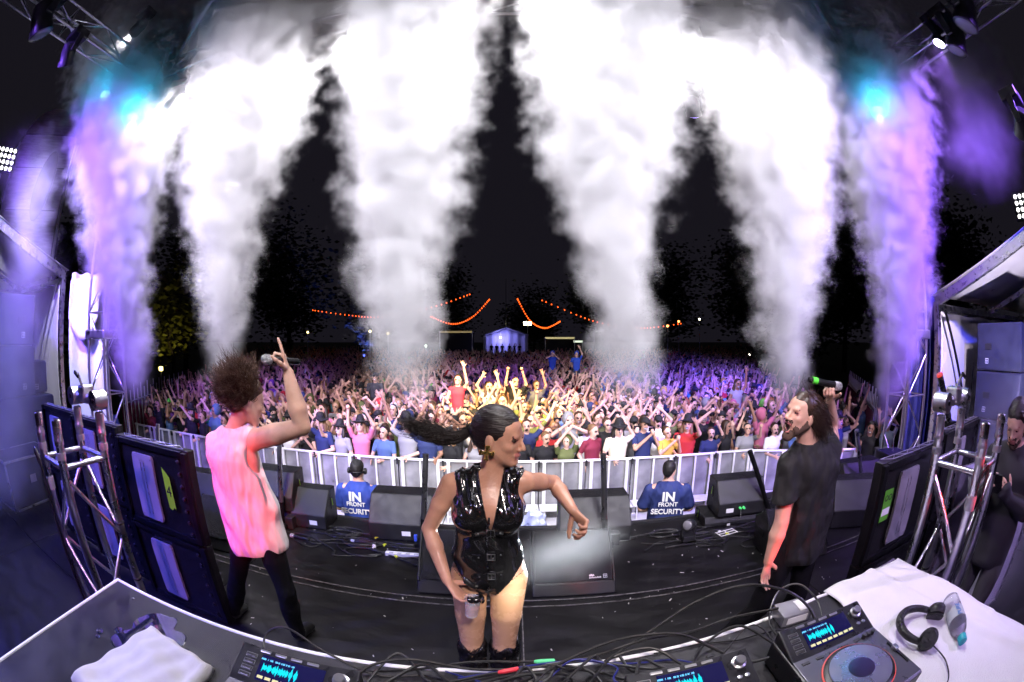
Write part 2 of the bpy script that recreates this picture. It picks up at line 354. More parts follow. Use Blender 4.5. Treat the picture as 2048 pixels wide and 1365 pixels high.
# ------------------------------------------------------------------ arched scrim tower behind the left wing
scrim = M('grey_mesh_scrim', (.30, .28, .29), .8, 0, .35, 2.5, .4, 40, stretch=(1, 1, 6))
sc_t = thing('arched_scrim', 'tall grey arched mesh screen with a dark oval, rising behind the left marquee', 'scrim', (-12.6, 4.3, 3.0), .95)
poly = [(-1.15, 0), (1.15, 0)] + [(1.15 * math.cos(a), 4.0 + 1.45 * math.sin(a)) for a in [math.pi * k / 24 for k in range(25)]]
B().prism(poly, -.05, .05).build('screen', scrim, sc_t)
ov = [(.35 + .33 * math.cos(a) + .12 * math.sin(a), 3.1 + 1.0 * math.sin(a)) for a in [2 * math.pi * k / 30 for k in range(30)]]
B().prism(ov, -.075, -.055).build('dark_oval', M('scrim_dark', (.012, .012, .03), .8), sc_t)
for z in (1.2, 2.4, 3.6, 4.6): B().box((0, -.06, z), (2.0, .01, .03)).build('seam', M('scrim_seam', (.05, .05, .055), .8), sc_t)
rod((1.2, .1, -4.8), (1.2, .1, 4.4), .05, 'support_pole', galv, sc_t); rod((-1.2, .1, -4.8), (-1.2, .1, 4.4), .05, 'support_pole', galv, sc_t)
# ------------------------------------------------------------------ stage lamps (each a fixture with its own light)
lamp_body = M('lamp_body', (.03, .03, .035), .4, .3, .2, 8)
def emis(name, col, s):
    m = M(name, (.1, .1, .1), .4, emit=col, estr=s, var=0); m.cycles.emission_sampling = 'NONE'; return m
def lamp(label, loc, to, color, power, spot=40, blend=.6, lens=None, kind='moving_head_lamp', size=.09, hang=True, soft=.08, scale=1., glow=0):
    t = thing(kind, label, 'stage lamp', loc, 0, 'stage lamps'); d = (Vector(to) - Vector(loc)).normalized()
    B().box((0, 0, .33 if hang else -.33), (.34, .30, .14)).build('base', lamp_body, t, bevel=.02)
    for s in (-1, 1): B().box((s * .17, 0, .14 if hang else -.14), (.035, .10, .32)).build('yoke_arm', lamp_body, t, bevel=.01)
    R = aim(d)
    h = B().lathe([(.06, .20), (.115, .17), (.13, .05), (.12, -.06), (.135, -.09), (.135, -.15), (.125, -.155)], n=22).build('head', lamp_body, t, True); h.rotation_euler = R
    lz = B().lathe([(.118, -.150), (.105, -.162), (.05, -.170), (0.001, -.172)], n=20).build('lens', emis('lens_' + kind + '_%d' % len(MATS), lens[0], lens[1]) if lens else M('lens_glass', (.2, .2, .22), .05), h, True)
    if scale != 1: t.scale = (scale,) * 3
    if glow:
        l = bpy.data.lights.new('glow', 'POINT'); l.energy = glow; l.color = (.0, .60, 1); l.shadow_soft_size = .12
        o = bpy.data.objects.new('glow', l); COL.objects.link(o); o.parent = t; o.location = Vector((-Vector(loc).x, -Vector(loc).y, 2 - Vector(loc).z)).normalized() * .3
    if power:
        l = bpy.data.lights.new('beam', 'SPOT'); l.energy = power; l.color = color; l.spot_size = math.radians(spot); l.spot_blend = blend; l.shadow_soft_size = soft
        o = bpy.data.objects.new('beam', l); COL.objects.link(o); o.parent = t; o.rotation_euler = R; o.location = d * .2
    return t
KW = 1000.
# front truss: white wash on the plumes
for i, (x, to) in enumerate(((-5.2, (-4.3, 3.6, 1)), (-2.1, (-2.3, 3.6, 1)), (0.1, (0, 3.7, 1)), (2.5, (2.4, 3.6, 1)), (4.2, (3.4, 3.6, 1)))):
    lamp('white wash lamp on the front truss, %s from the left' % ordn[i], (x, 4.3 if i != 2 else 3.2, 6.2), to, (1, .96, 1), .55 * KW, 140, .8, ((1, 1, 1), 30))
# high wash lamps behind the camera that front-light the smoke
for i, (x, to, c, pw) in enumerate(((-4.6, (-3.4, 4, 3.6), (.90, .82, 1), 4.8), (-1.7, (-1.6, 4, 3.6), (.93, .90, 1), 5.0), (1.7, (1.6, 4, 3.6), (.93, .90, 1), 5.0), (4.6, (3.1, 4, 3.6), (.90, .82, 1), 4.8))):
    lamp('white smoke wash lamp on the rear truss, %s from the left' % ordn[i], (x, -1.7, 6.0), to, c, pw * KW, 66 if 0 < i < 3 else 48, 1.0, (c, 8), soft=.5)
for sx, nm in ((-1, 'left'), (1, 'right')): lamp('violet smoke wash lamp at the %s end of the rear truss' % nm, (6.2 * sx, -1.4, 5.9), ((-5.9 if sx < 0 else 5.4), 4, 3.4), (.24, .10, 1) if sx < 0 else (.27, .11, 1), 10.5 * KW, 52, .9, ((.5, .2, 1), 8), soft=.4)
# cyan / violet heads at the truss ends
for i, (loc, to, c, pw, ln) in enumerate((
    ((-6.15, 3.75, 5.75), (-5.2, 3.8, 2.5), (.30, .12, 1), .5 * KW, ((.05, .8, 1), 60)), ((-7.1, 3.35, 6.4), (-5.6, 3.8, 3.0), (.32, .13, 1), .5 * KW, ((.2, .6, 1), 40)),
    ((5.75, 3.75, 5.75), (5.0, 3.8, 2.5), (.32, .13, 1), .5 * KW, ((.05, .8, 1), 60)), ((6.45, 2.0, 6.6), (5.4, 3.8, 3.0), (.35, .15, 1), .5 * KW, ((.6, .5, 1), 40)))):
    lamp('moving head lamp glowing cyan through violet smoke, %s' % ('left front', 'left side truss', 'right front', 'right side truss')[i], loc, to, c, pw, 75, .7, ln, glow=(48, 22, 48, 0)[i])
lamp('unlit moving head lamp hanging in the top left corner', (-6.3, .85, 6.3), (-6.3, 2.2, 4.5), (1, 1, 1), 0, scale=1.7)
lamp('unlit moving head lamp hanging in the top right corner', (6.0, 1.05, 6.35), (5.6, 2.2, 4.5), (1, 1, 1), 0, scale=1.7)
lamp('second unlit moving head lamp on the right side truss', (6.2, 1.6, 6.2), (5.9, 2.6, 4.5), (1, 1, 1), 0, scale=1.4)
# crowd lamps hung in front of the front truss, and added lamps hidden under the stage lip to light the front rows
REAR = [((-4.3, 5.55, 5.7), (-8.6, 12.5, -.4), (.50, .30, 1.), 1.0 * KW, 48, 'violet crowd lamp, outermost left in front of the front truss'),
        ((-1.5, 5.55, 5.75), (-3.8, 10.0, -.4), (1, .72, .74), .6 * KW, 46, 'pinkish crowd lamp in front of the front truss, left of the middle'),
        ((-.9, 5.45, 5.5), (.1, 11.0, -.2), (1, .70, .22), 11 * KW, 36, 'warm yellow crowd lamp in front of the front truss'),
        ((1.2, 5.55, 5.75), (2.2, 9.6, -.4), (1, .80, .85), .7 * KW, 46, 'white crowd lamp in front of the front truss, right of the middle'),
        ((2.9, 5.55, 5.75), (5.4, 11, -.4), (.34, .22, 1), 2.4 * KW, 44, 'lavender crowd lamp in front of the front truss, toward the right'),
        ((4.2, 5.55, 5.7), (7.5, 17, -.4), (.12, .09, 1), 13 * KW, 44, 'deep blue crowd lamp, outermost right in front of the front truss')]
for i, (x, c, pw) in enumerate(((-4.6, (.72, .62, 1), .07), (-3.4, (1, .90, .95), .05), (-.2, (1, .95, .92), .085), (3.4, (.92, .84, 1), .05), (4.9, (.62, .5, 1), .10))):
    lamp('added lamp hidden under the stage lip lighting the front rows, %s from the left' % ordn[i], (x, 4.45, -.32), (x * 1.25, 7.5, -.2), c, pw * KW, 105, .7, (c, 6), soft=.15, scale=.8)
for loc, to, c, pw, sp, lb in REAR: lamp(lb, loc, to, c, pw, sp, .75, (c, 8))
lamp('red wash lamp at the left of the rear truss aimed at the singers', (-.9, -1.9, 3.2), (-1.66, 2.0, 1.08), (1, .02, .035), 1.7 * KW, 14, 1.0, ((1, .05, .05), 8))
lamp('small red lamp behind the right end of the desk aimed at the singer in black', (2.9, -.9, 2.3), (1.38, 1.73, .92), (1, .03, .02), 1.6 * KW, 6.5, .6, ((1, .05, .05), 8))
lamp('soft white key lamp above the camera aimed at the stage middle', (.8, -1.4, 4.3), (0.1, 1.9, 1.2), (1, .86, .80), .55 * KW, 46, .9, ((1, .95, .9), 6), soft=.25)
lamp('blue floor wash lamp at the left wing', (-5.6, -1.2, 4.6), (-3.6, .9, .3), (.10, .10, 1), 2.2 * KW, 62, .8, ((.2, .2, 1), 8))
lamp('violet wash lamp at the right wing', (5.6, -1.2, 4.6), (3.2, 1.2, .3), (.55, .42, 1), .8 * KW, 62, .8, ((.5, .3, 1), 8))
lamp('lavender wash lamp behind the desk aimed at the table top', (.3, -1.6, 3.8), (.55, .7, 1.0), (.72, .66, 1), .06 * KW, 52, .9, ((.7, .6, 1), 6), soft=.2)
lamp('added pale lamp aimed at the side wall of the left wing', (-5.6, 1.6, 5.6), (-7.6, 3.9, 1.6), (.8, .8, 1), 1.3 * KW, 56, .8, None)  # added to brighten the left side wall; lens kept dark
lamp('added warm lamp aimed at the side wall of the right wing', (5.2, .9, 4.2), (7.3, 3.9, .8), (.9, .75, .95), 1.1 * KW, 56, .8, None)  # same added source for the right side wall, lens dark
lamp('added narrow warm spot standing in for a glare on the dancing woman', (1.3, -1.2, 4.6), (.025, 1.53, 1.0), (1, .96, .86), 4.5 * KW, 2.6, 1.0, ((1, .95, .8), 6))  # added unseen spot imitating a flare-like glare on her thigh
lamp('blue wash lamp aimed at the left loudspeaker stack', (-3.9, -1.2, 5.0), (-7.2, 2.4, 1.4), (.16, .15, 1), 2.2 * KW, 40, .8, ((.3, .3, 1), 8))
lamp('deep blue wash lamp aimed at the right loudspeaker stack', (4.2, -1.2, 5.0), (7.8, 2.8, 1.3), (.05, .06, 1), 3.2 * KW, 34, .8, ((.2, .2, 1), 8))
lamp('added magenta lamp brightening the left LED panels', (.4, -1.5, 4.2), (-2.7, 1.9, .8), (.75, .32, 1), .45 * KW, 30, .8, ((.8, .4, 1), 6))  # added fill so the left panels and lime tape show
lamp('added lavender lamp brightening the right LED panels', (-.3, -1.6, 4.2), (2.6, 1.4, .8), (.7, .5, 1), .32 * KW, 30, .8, ((.8, .4, 1), 6))  # matching added fill for the right panels
lamp('added grey lamp brightening the arched screen', (-6.2, 3.0, 7.2), (-12.4, 4.0, 6.8), (.9, .85, .9), 2.2 * KW, 36, .8, ((.8, .7, .8), 3))  # added to lift the arched screen out of the dark
lamp('added small white lamp lighting the mist beam beside the woman', (1.74, 3.60, .20), (.03, 1.9, .88), (.85, .92, 1), 1.2 * KW, 13, .6, None, scale=.42, hang=False)  # added source for the pale beam, tucked low with a dark lens
lamp('added lavender lamp behind the camera brightening the face of the singer in black', (-.6, -1.5, 4.6), (1.45, 1.8, 1.45), (.95, .72, .85), .55 * KW, 22, .8, ((.8, .6, 1), 5))  # added unseen fill for his face
lamp('added lavender-blue lamp brightening the left table end and the towel', (-2.7, -1.1, 3.3), (-1.3, .5, 1.0), (.55, .50, 1), .34 * KW, 44, .9, ((.2, .2, 1), 5))  # added fill behind the desk for towel and table end
lamp('added lavender uplight brightening the right marquee roof', (7.0, 1.6, .45), (8.4, 2.4, 3.6), (.85, .75, 1), .32 * KW, 100, .8, ((.8, .7, 1), 4), hang=False)  # added to light the roof underside from below
lamp('added white uplight brightening the left marquee roof', (-6.9, 1.0, .75), (-8.6, 2.6, 3.6), (.8, .78, 1), .5 * KW, 100, .8, ((.8, .7, 1), 4), hang=False)  # added likewise under the left roof
# bright flood clusters high on either side
def flood(label, loc, face, rz):
    t = thing('floodlight', label, 'floodlight', loc, rz, 'flood lamp clusters'); wm = emis('flood_white', (1, 1, .96), 6)
    B().box((0, 0, 0), (.9, .16, .7)).build('housing', lamp_body, t, bevel=.02)
    pr = None
    for j in range(4):
        for i in range(5):
            if pr is None: pr = B().lathe([(.055, 0), (.045, -.02), (.001, -.03)], ax=(0, 1, 0), n=12).build('bulb', wm, t, True); q = pr
            else: q = share(pr, 'bulb', t)
            q.location = (-.34 + .17 * i, -.082, -.25 + .165 * j)
    rod((0, .1, -.3), (0, .1, -5.5), .04, 'pole', galv, t); return t
flood('cluster of white flood bulbs at the left edge, under the arched screen', (-12.6, 2.75, 6.5), 0, 1.25)
flood('cluster of white flood bulbs at the right edge above the marquee', (12.2, 2.9, 5.2), 0, -1.25)
# ------------------------------------------------------------------ continuous organic surfaces from distance fields
def A(p): return np.array(p, dtype=np.float32)
def nrm(v): v = np.array(v, float); return v / np.linalg.norm(v)
class Blob:
    """union of tapered limbs and ellipsoids, meshed as one skin"""
    def __init__(s): s.p = []
    def cap(s, a, b, ra, rb, k=.02, lab=0): s.p.append(('c', A(a), A(b), ra, rb, k, lab, 0)); return s
    def ecap(s, a, b, ra, rb, side, k=.03, lab=0): s.p.append(('e', A(a), A(b), ra, rb, k, lab, nrm(side))); return s
    def ell(s, c, r, R=None, k=.02, lab=0): s.p.append(('l', A(c), A(r), np.array(R, float) if R is not None else np.eye(3), 0, k, lab, 0)); return s
    def sub(s, c, r, R=None, k=.008, lab=None): s.p.append(('s', A(c), A(r), np.array(R, float) if R is not None else np.eye(3), 0, k, lab, 0)); return s
    def grown(s, e, keep=None):
        o = Blob()
        for q in s.p:
            if keep and not keep(q): continue
            q = list(q)
            if q[0] == 'c': q[3] += e; q[4] += e
            elif q[0] == 'e': q[3] = (q[3][0] + e, q[3][1] + e); q[4] = (q[4][0] + e, q[4][1] + e)
            elif q[0] == 'l': q[2] = q[2] + e
            else: continue
            o.p.append(tuple(q))
        return o
    @staticmethod
    def dist(q, X, Y, Z):
        t = q[0]
        if t == 'c':
            a, b = q[1], q[2]; ab = b - a; L2 = max(float(ab @ ab), 1e-9); x, y, z = X - a[0], Y - a[1], Z - a[2]
            h = np.clip((x * ab[0] + y * ab[1] + z * ab[2]) / L2, 0, 1)
            return np.sqrt((x - ab[0] * h) ** 2 + (y - ab[1] * h) ** 2 + (z - ab[2] * h) ** 2) - (q[3] + (q[4] - q[3]) * h)
        if t == 'e':
            a, b = q[1], q[2]; ab = b - a; Ln = math.sqrt(max(float(ab @ ab), 1e-9)); d = ab / Ln; sd = q[7] - d * float(q[7] @ d); sd = sd / np.linalg.norm(sd); f = np.cross(d, sd)
            x, y, z = X - a[0], Y - a[1], Z - a[2]; t_ = x * d[0] + y * d[1] + z * d[2]; h = np.clip(t_ / Ln, 0, 1)
            u = x * sd[0] + y * sd[1] + z * sd[2]; w = x * f[0] + y * f[1] + z * f[2]; ex = t_ - h * Ln
            r1 = q[3][0] + (q[4][0] - q[3][0]) * h; r2 = q[3][1] + (q[4][1] - q[3][1]) * h; m = np.minimum(r1, r2)
            k0 = np.sqrt((u / r1) ** 2 + (w / r2) ** 2 + (ex / m) ** 2) + 1e-6
            k1 = np.sqrt((u / r1 ** 2) ** 2 + (w / r2 ** 2) ** 2 + (ex / m ** 2) ** 2) + 1e-6
            return k0 * (k0 - 1) / k1
        c, r, R = q[1], q[2], q[3]; x, y, z = X - c[0], Y - c[1], Z - c[2]
        u = x * R[0, 0] + y * R[0, 1] + z * R[0, 2]; v = x * R[1, 0] + y * R[1, 1] + z * R[1, 2]; w = x * R[2, 0] + y * R[2, 1] + z * R[2, 2]
        k0 = np.sqrt((u / r[0]) ** 2 + (v / r[1]) ** 2 + (w / r[2]) ** 2) + 1e-6; k1 = np.sqrt((u / r[0] ** 2) ** 2 + (v / r[1] ** 2) ** 2 + (w / r[2] ** 2) ** 2) + 1e-6
        return k0 * (k0 - 1) / k1
    @staticmethod
    def box(q):
        if q[0] == 'c': R = max(q[3], q[4]); return np.minimum(q[1], q[2]) - R, np.maximum(q[1], q[2]) + R
        if q[0] == 'e': R = max(*q[3], *q[4]); return np.minimum(q[1], q[2]) - R, np.maximum(q[1], q[2]) + R
        R = float(max(q[2])); return q[1] - R, q[1] + R
    def at(s, P):
        P = np.atleast_2d(np.array(P, float)); g = np.full(len(P), 9.)
        for q in s.p:
            d = s.dist(q, P[:, 0], P[:, 1], P[:, 2]); k = q[5]
            if q[0] == 's': g = np.maximum(g, -d)
            else: hh = np.maximum(k - np.abs(g - d), 0) / k; g = np.minimum(g, d) - hh * hh * k / 4
        return g
    def mesh(s, h, cuts=(), disp=None):
        bx = [s.box(q) for q in s.p if q[0] != 's']; lo = np.min([b[0] for b in bx], 0) - 4 * h; hi = np.max([b[1] for b in bx], 0) + 4 * h
        n = np.ceil((hi - lo) / h).astype(int) + 1; ax = [(lo[i] + h * np.arange(n[i])).astype(np.float32) for i in range(3)]
        g = np.full(n, 1., np.float32); lab = np.zeros(n, np.int8)
        for q in s.p:
            a, b = s.box(q); m = q[5] + 3 * h
            i0 = np.clip(((a - m - lo) / h).astype(int), 0, n); i1 = np.clip(((b + m - lo) / h).astype(int) + 2, 0, n)
            sl = tuple(slice(i0[i], i1[i]) for i in range(3)); X, Y, Z = ax[0][sl[0]][:, None, None], ax[1][sl[1]][None, :, None], ax[2][sl[2]][None, None, :]
            d = s.dist(q, X, Y, Z).astype(np.float32); G_ = g[sl]; k = q[5]
            if q[0] == 's':
                if q[6] is not None: lab[sl] = np.where(-d > G_ - .002, q[6], lab[sl])
                hh = np.maximum(k - np.abs(G_ + d), 0) / k; g[sl] = np.maximum(G_, -d) + hh * hh * k / 4
            else:
                lab[sl] = np.where(d < G_, q[6], lab[sl]); hh = np.maximum(k - np.abs(G_ - d), 0) / k; g[sl] = np.minimum(G_, d) - hh * hh * k / 4
        X, Y, Z = ax[0][:, None, None], ax[1][None, :, None], ax[2][None, None, :]
        if disp is not None:
            near = np.abs(g) < .06; g = np.where(near, g + disp(X, Y, Z).astype(np.float32), g)
        for c in cuts: g = np.maximum(g, c(X, Y, Z).astype(np.float32))
        return nets(g, lab, lo, h)
CORN = [(i, j, k) for i in (0, 1) for j in (0, 1) for k in (0, 1)]
EDG = [(a, b) for a in range(8) for b in range(a + 1, 8) if sum(abs(CORN[a][i] - CORN[b][i]) for i in range(3)) == 1]
def nets(g, lab, lo, h):
    g[0] = g[-1] = 1; g[:, 0] = g[:, -1] = 1; g[:, :, 0] = g[:, :, -1] = 1
    s = g < 0; c = [s[i:s.shape[0] - 1 + i, j:s.shape[1] - 1 + j, k:s.shape[2] - 1 + k] for i, j, k in CORN]
    anyv = np.logical_or.reduce(c); allv = np.logical_and.reduce(c); act = np.argwhere(anyv & ~allv)
    if not len(act): return np.zeros((0, 3)), np.zeros((0, 4), int), np.zeros(0, int)
    val = np.stack([g[act[:, 0] + i, act[:, 1] + j, act[:, 2] + k] for i, j, k in CORN], 1)
    P = np.zeros((len(act), 3)); cnt = np.zeros(len(act)); CA = np.array(CORN, float)
    for a, b in EDG:
        va, vb = val[:, a], val[:, b]; x = (va < 0) != (vb < 0); t = np.where(x, va / np.where(x, va - vb, 1), 0)
        P += np.where(x[:, None], CA[a] + (CA[b] - CA[a]) * t[:, None], 0); cnt += x
    P = P / cnt[:, None]; V = lo + (act + P) * h; idx = np.full(np.array(g.shape) - 1, -1, np.int32); idx[act[:, 0], act[:, 1], act[:, 2]] = np.arange(len(act))
    lb = lab[act[:, 0], act[:, 1], act[:, 2]]; F = []
    for ax in range(3):
        o = [0, 0, 0]; o[ax] = 1; sh = g.shape
        sa = s[:sh[0] - o[0], :sh[1] - o[1], :sh[2] - o[2]]; sb = s[o[0]:, o[1]:, o[2]:]; e = np.argwhere(sa != sb)
        u, v = [(1, 2), (2, 0), (0, 1)][ax]; du = np.zeros(3, int); dv = np.zeros(3, int); du[u] = 1; dv[v] = 1
        q = np.stack([idx[tuple((e - a_ * du - b_ * dv).T)] for a_, b_ in ((1, 1), (0, 1), (0, 0), (1, 0))], 1)
        fl = s[tuple(e.T)]; q = np.where(fl[:, None], q, q[:, ::-1]); F.append(q[(q >= 0).all(1)])
    return V, np.concatenate(F), lb
def skin_obj(name, vfl, mats, parent=None, off=(0, 0, 0)):
    V, F, lb = vfl; me = bpy.data.meshes.new(name); V = V - np.array(off)
    me.vertices.add(len(V)); me.vertices.foreach_set('co', V.astype(np.float32).ravel()); me.loops.add(F.size); me.loops.foreach_set('vertex_index', F.astype(np.int32).ravel())
    me.polygons.add(len(F)); me.polygons.foreach_set('loop_start', np.arange(0, F.size, 4, dtype=np.int32))
    for m in mats: me.materials.append(m)
    if len(mats) > 1: me.polygons.foreach_set('material_index', np.clip(np.median(lb[F], 1), 0, len(mats) - 1).astype(np.int32))
    me.polygons.foreach_set('use_smooth', np.ones(len(F), bool)); me.update(calc_edges=True); me.validate()
    o = bpy.data.objects.new(name, me); COL.objects.link(o)
    if parent: o.parent = parent
    return o
def rotto(v, ax, ang):
    return np.array(Matrix.Rotation(ang, 3, Vector(ax)) @ Vector(v))
# ---- head in its own frame: f forward, l to the person's left, u up
def headframe(f, u):
    f = nrm(f); u = nrm(np.array(u, float) - f * np.dot(u, f)); l = np.cross(u, f); return f, l, u
def add_head(b, c, f, u, sc=1., shout=0., beard=False, fem=False):
    f, l, u = headframe(f, u); c = np.array(c, float); R = np.stack([f, l, u])
    P = lambda x, y, z: c + (f * x + l * y + u * z) * sc
    b.ell(P(-.018, 0, .035), np.array((.100, .077, .088)) * sc, R, .02)
    b.ell(P(.034, 0, -.028), np.array((.060, .060, .085)) * sc, R, .03)
    jw = .040 if fem else .046; cz = -.098 - .022 * shout
    for s in (-1, 1):
        b.cap(P(-.004, s * jw * 1.15, -.045), P(.066, s * .014, cz), .026 * sc, .017 * sc, .025, 4 if beard else 0)
        b.ell(P(.060, s * .036, -.026), np.array((.022, .022, .018)) * sc, R, .015)
        b.ell(P(-.008, s * .077, -.012), np.array((.019, .009, .032)) * sc, R, .006)
    b.ell(P(.074, 0, cz), np.array((.018, .02, .016)) * sc, R, .015, 4 if beard else 0)
    b.cap(P(.080, -.032, .020), P(.080, .032, .020), .0125 * sc, .0125 * sc, .012)
    b.ell(P(.046, 0, .045), np.array((.034, .055, .035)) * sc, R, .02)
    b.cap(P(.090, 0, .008), P(.112, 0, -.030), .0075 * sc, .0115 * sc, .008)
    for s in (-1, 1): b.ell(P(.098, s * .012, -.036), np.array((.011, .007, .007)) * sc, R, .006)
    for s in (-1, 1): b.sub(P(.096, s * .031, .000), np.array((.016, .017, .011)) * sc, R, .008)
    for s in (-1, 1): b.ell(P(.073, s * .031, -.001), np.array((.012, .015, .0095)) * sc, R, .003, 2)
    for s in (-1, 1): b.cap(P(.088, s * .017, .020), P(.078, s * .046, .020), .0042 * sc, .0035 * sc, .003, 3)
    b.cap(P(.088, -.020, -.062), P(.088, .020, -.062), .0075 * sc, .0075 * sc, .004, 1); b.cap(P(.0945, -.006, -.0615), P(.0945, .006, -.0615), .007 * sc, .007 * sc, .006, 1)
    lz = -.0755 - .024 * shout
    b.cap(P(.086, -.016, lz), P(.086, .016, lz), .008 * sc, .008 * sc, .004, 1)
    if shout: b.sub(P(.098, 0, -.0685 - .012 * shout), np.array((.022, .021, .006 + .013 * shout)) * sc, R, .004, 5)
    if beard:
        b.cap(P(.088, -.024, -.050), P(.088, .024, -.050), .006 * sc, .006 * sc, .004, 4); b.ell(P(.066, 0, cz - .008), np.array((.024, .03, .022)) * sc, R, .012, 4)
        for s in (-1, 1): b.ell(P(.038, s * .042, -.080), np.array((.034, .014, .020)) * sc, R, .01, 4)
    return P, R
def add_hand(b, w, d, n, side, curl=(.3, .3, .3, .3), thumb=.3, sc=1., spread=.12, lab=0, nail=None):
    """w wrist, d finger direction, n palm normal, side +1 when the thumb lies on the d x n side"""
    d = nrm(d); n = nrm(np.array(n, float) - d * np.dot(n, d)); s = np.cross(d, n) * side; w = np.array(w, float)
    b.ecap(w + d * .012 * sc, w + d * .080 * sc, (.024 * sc, .015 * sc), (.038 * sc, .013 * sc), s, .012, lab)
    Ls = [(.040, .025, .020), (.044, .029, .021), (.041, .027, .020), (.032, .020, .017)]
    for i in range(4):
        o = (.027 - .018 * i) * sc; p = w + d * (.086 - (.004 if i in (0, 3) else 0) - (.006 if i == 3 else 0)) * sc + s * o
        dd = nrm(d + s * spread * (1.5 - i) * .66); r = (.0088 - .0006 * (i == 3)) * sc; ax = np.cross(dd, n); a = 0; c = curl[i]
        for j, ln in enumerate(Ls[i]):
            a += c * (.9, 1.15, .8)[j]; q = dd * math.cos(a) + n * math.sin(a); e = p + q * ln * sc
            b.cap(p, e, r * (1 - .08 * j), r * (.93 - .08 * j), .005, lab)
            if j == 2 and nail: b.ell(e - n * .003 * sc * 0 + q * .004 * sc + (np.cross(np.cross(q, n), q)) * 0 - (n * math.cos(a) - dd * math.sin(a)) * .006 * sc, np.array((.0042, .0042, .0042)) * sc, None, .001, nail)
            p = e
    p = w + d * .026 * sc + s * .026 * sc + n * .006 * sc; td = nrm(s * .75 + d * .75 + n * .25)
    for j, ln in enumerate((.040, .030, .025)):
        td = nrm(td + n * thumb * .55 + d * .25 * j); e = p + td * ln * sc; b.cap(p, e, (.0125, .0105, .0095)[j] * sc, (.0108, .0095, .008)[j] * sc, .008, lab); p = e
    return b
def limb(b, a, m, e, ra, rm, re, k=.03, lab=0, bulge=1.12):
    """upper joint a, middle joint m, end e with slight muscle bellies"""
    a, m, e = (np.array(q, float) for q in (a, m, e))
    c = .010
    b.cap(a, a + (m - a) * .45, ra, ra * bulge * .86, k, lab); b.cap(a + (m - a) * .45, m, ra * bulge * .86, rm * .95, c, lab)
    b.cap(m, m + (e - m) * .34, rm * .95, rm * bulge * .96, c, lab); b.cap(m + (e - m) * .34, e, rm * bulge * .96, re, c, lab)
    return b
# skin and hair
def skin_mat(name, col, rough=.42, sub=.12):
    m = M(name, col, rough, 0, .24, 9, .3, 120, bdist=.004); p = nodes(m)[2]; p.inputs['Subsurface Weight'].default_value = sub; p.inputs['Subsurface Radius'].default_value = (.012, .005, .003); p.inputs['Subsurface Scale'].default_value = 1.
    return m
lip_m = M('lips', (.38, .13, .12), .3, 0, 0); eye_m = M('eye_dark', (.02, .015, .015), .15, 0, 0); brow_m = M('brow_hair', (.018, .011, .008), .6, 0, 0); mouth_m = M('mouth_inside', (.05, .012, .012), .4, 0, 0)
def strands(name, curves, r, mat, parent, n=4, off=(0, 0, 0)):
    b = B(); off = Vector(off)
    V = []; F = []
    for c in curves:
        c = [Vector(q) - off for q in c]; m = len(c); base = len(V); d, u, w = frame(c[1] - c[0])
        for i, p in enumerate(c):
            t = (c[min(i + 1, m - 1)] - c[max(i - 1, 0)]).normalized(); u = u - t * u.dot(t); u = u.normalized() if u.length > 1e-5 else frame(t)[1]; w = t.cross(u); q = r * (1 - .85 * (i / (m - 1)) ** 1.5)
            V += [p + (u * math.cos(a) + w * math.sin(a)) * q for a in [2 * math.pi * j / n for j in range(n)]]
        for i in range(m - 1): F += [(base + i * n + j, base + i * n + (j + 1) % n, base + (i + 1) * n + (j + 1) % n, base + (i + 1) * n + j) for j in range(n)]
    return mesh_obj(name, V, F, mat, parent, True)
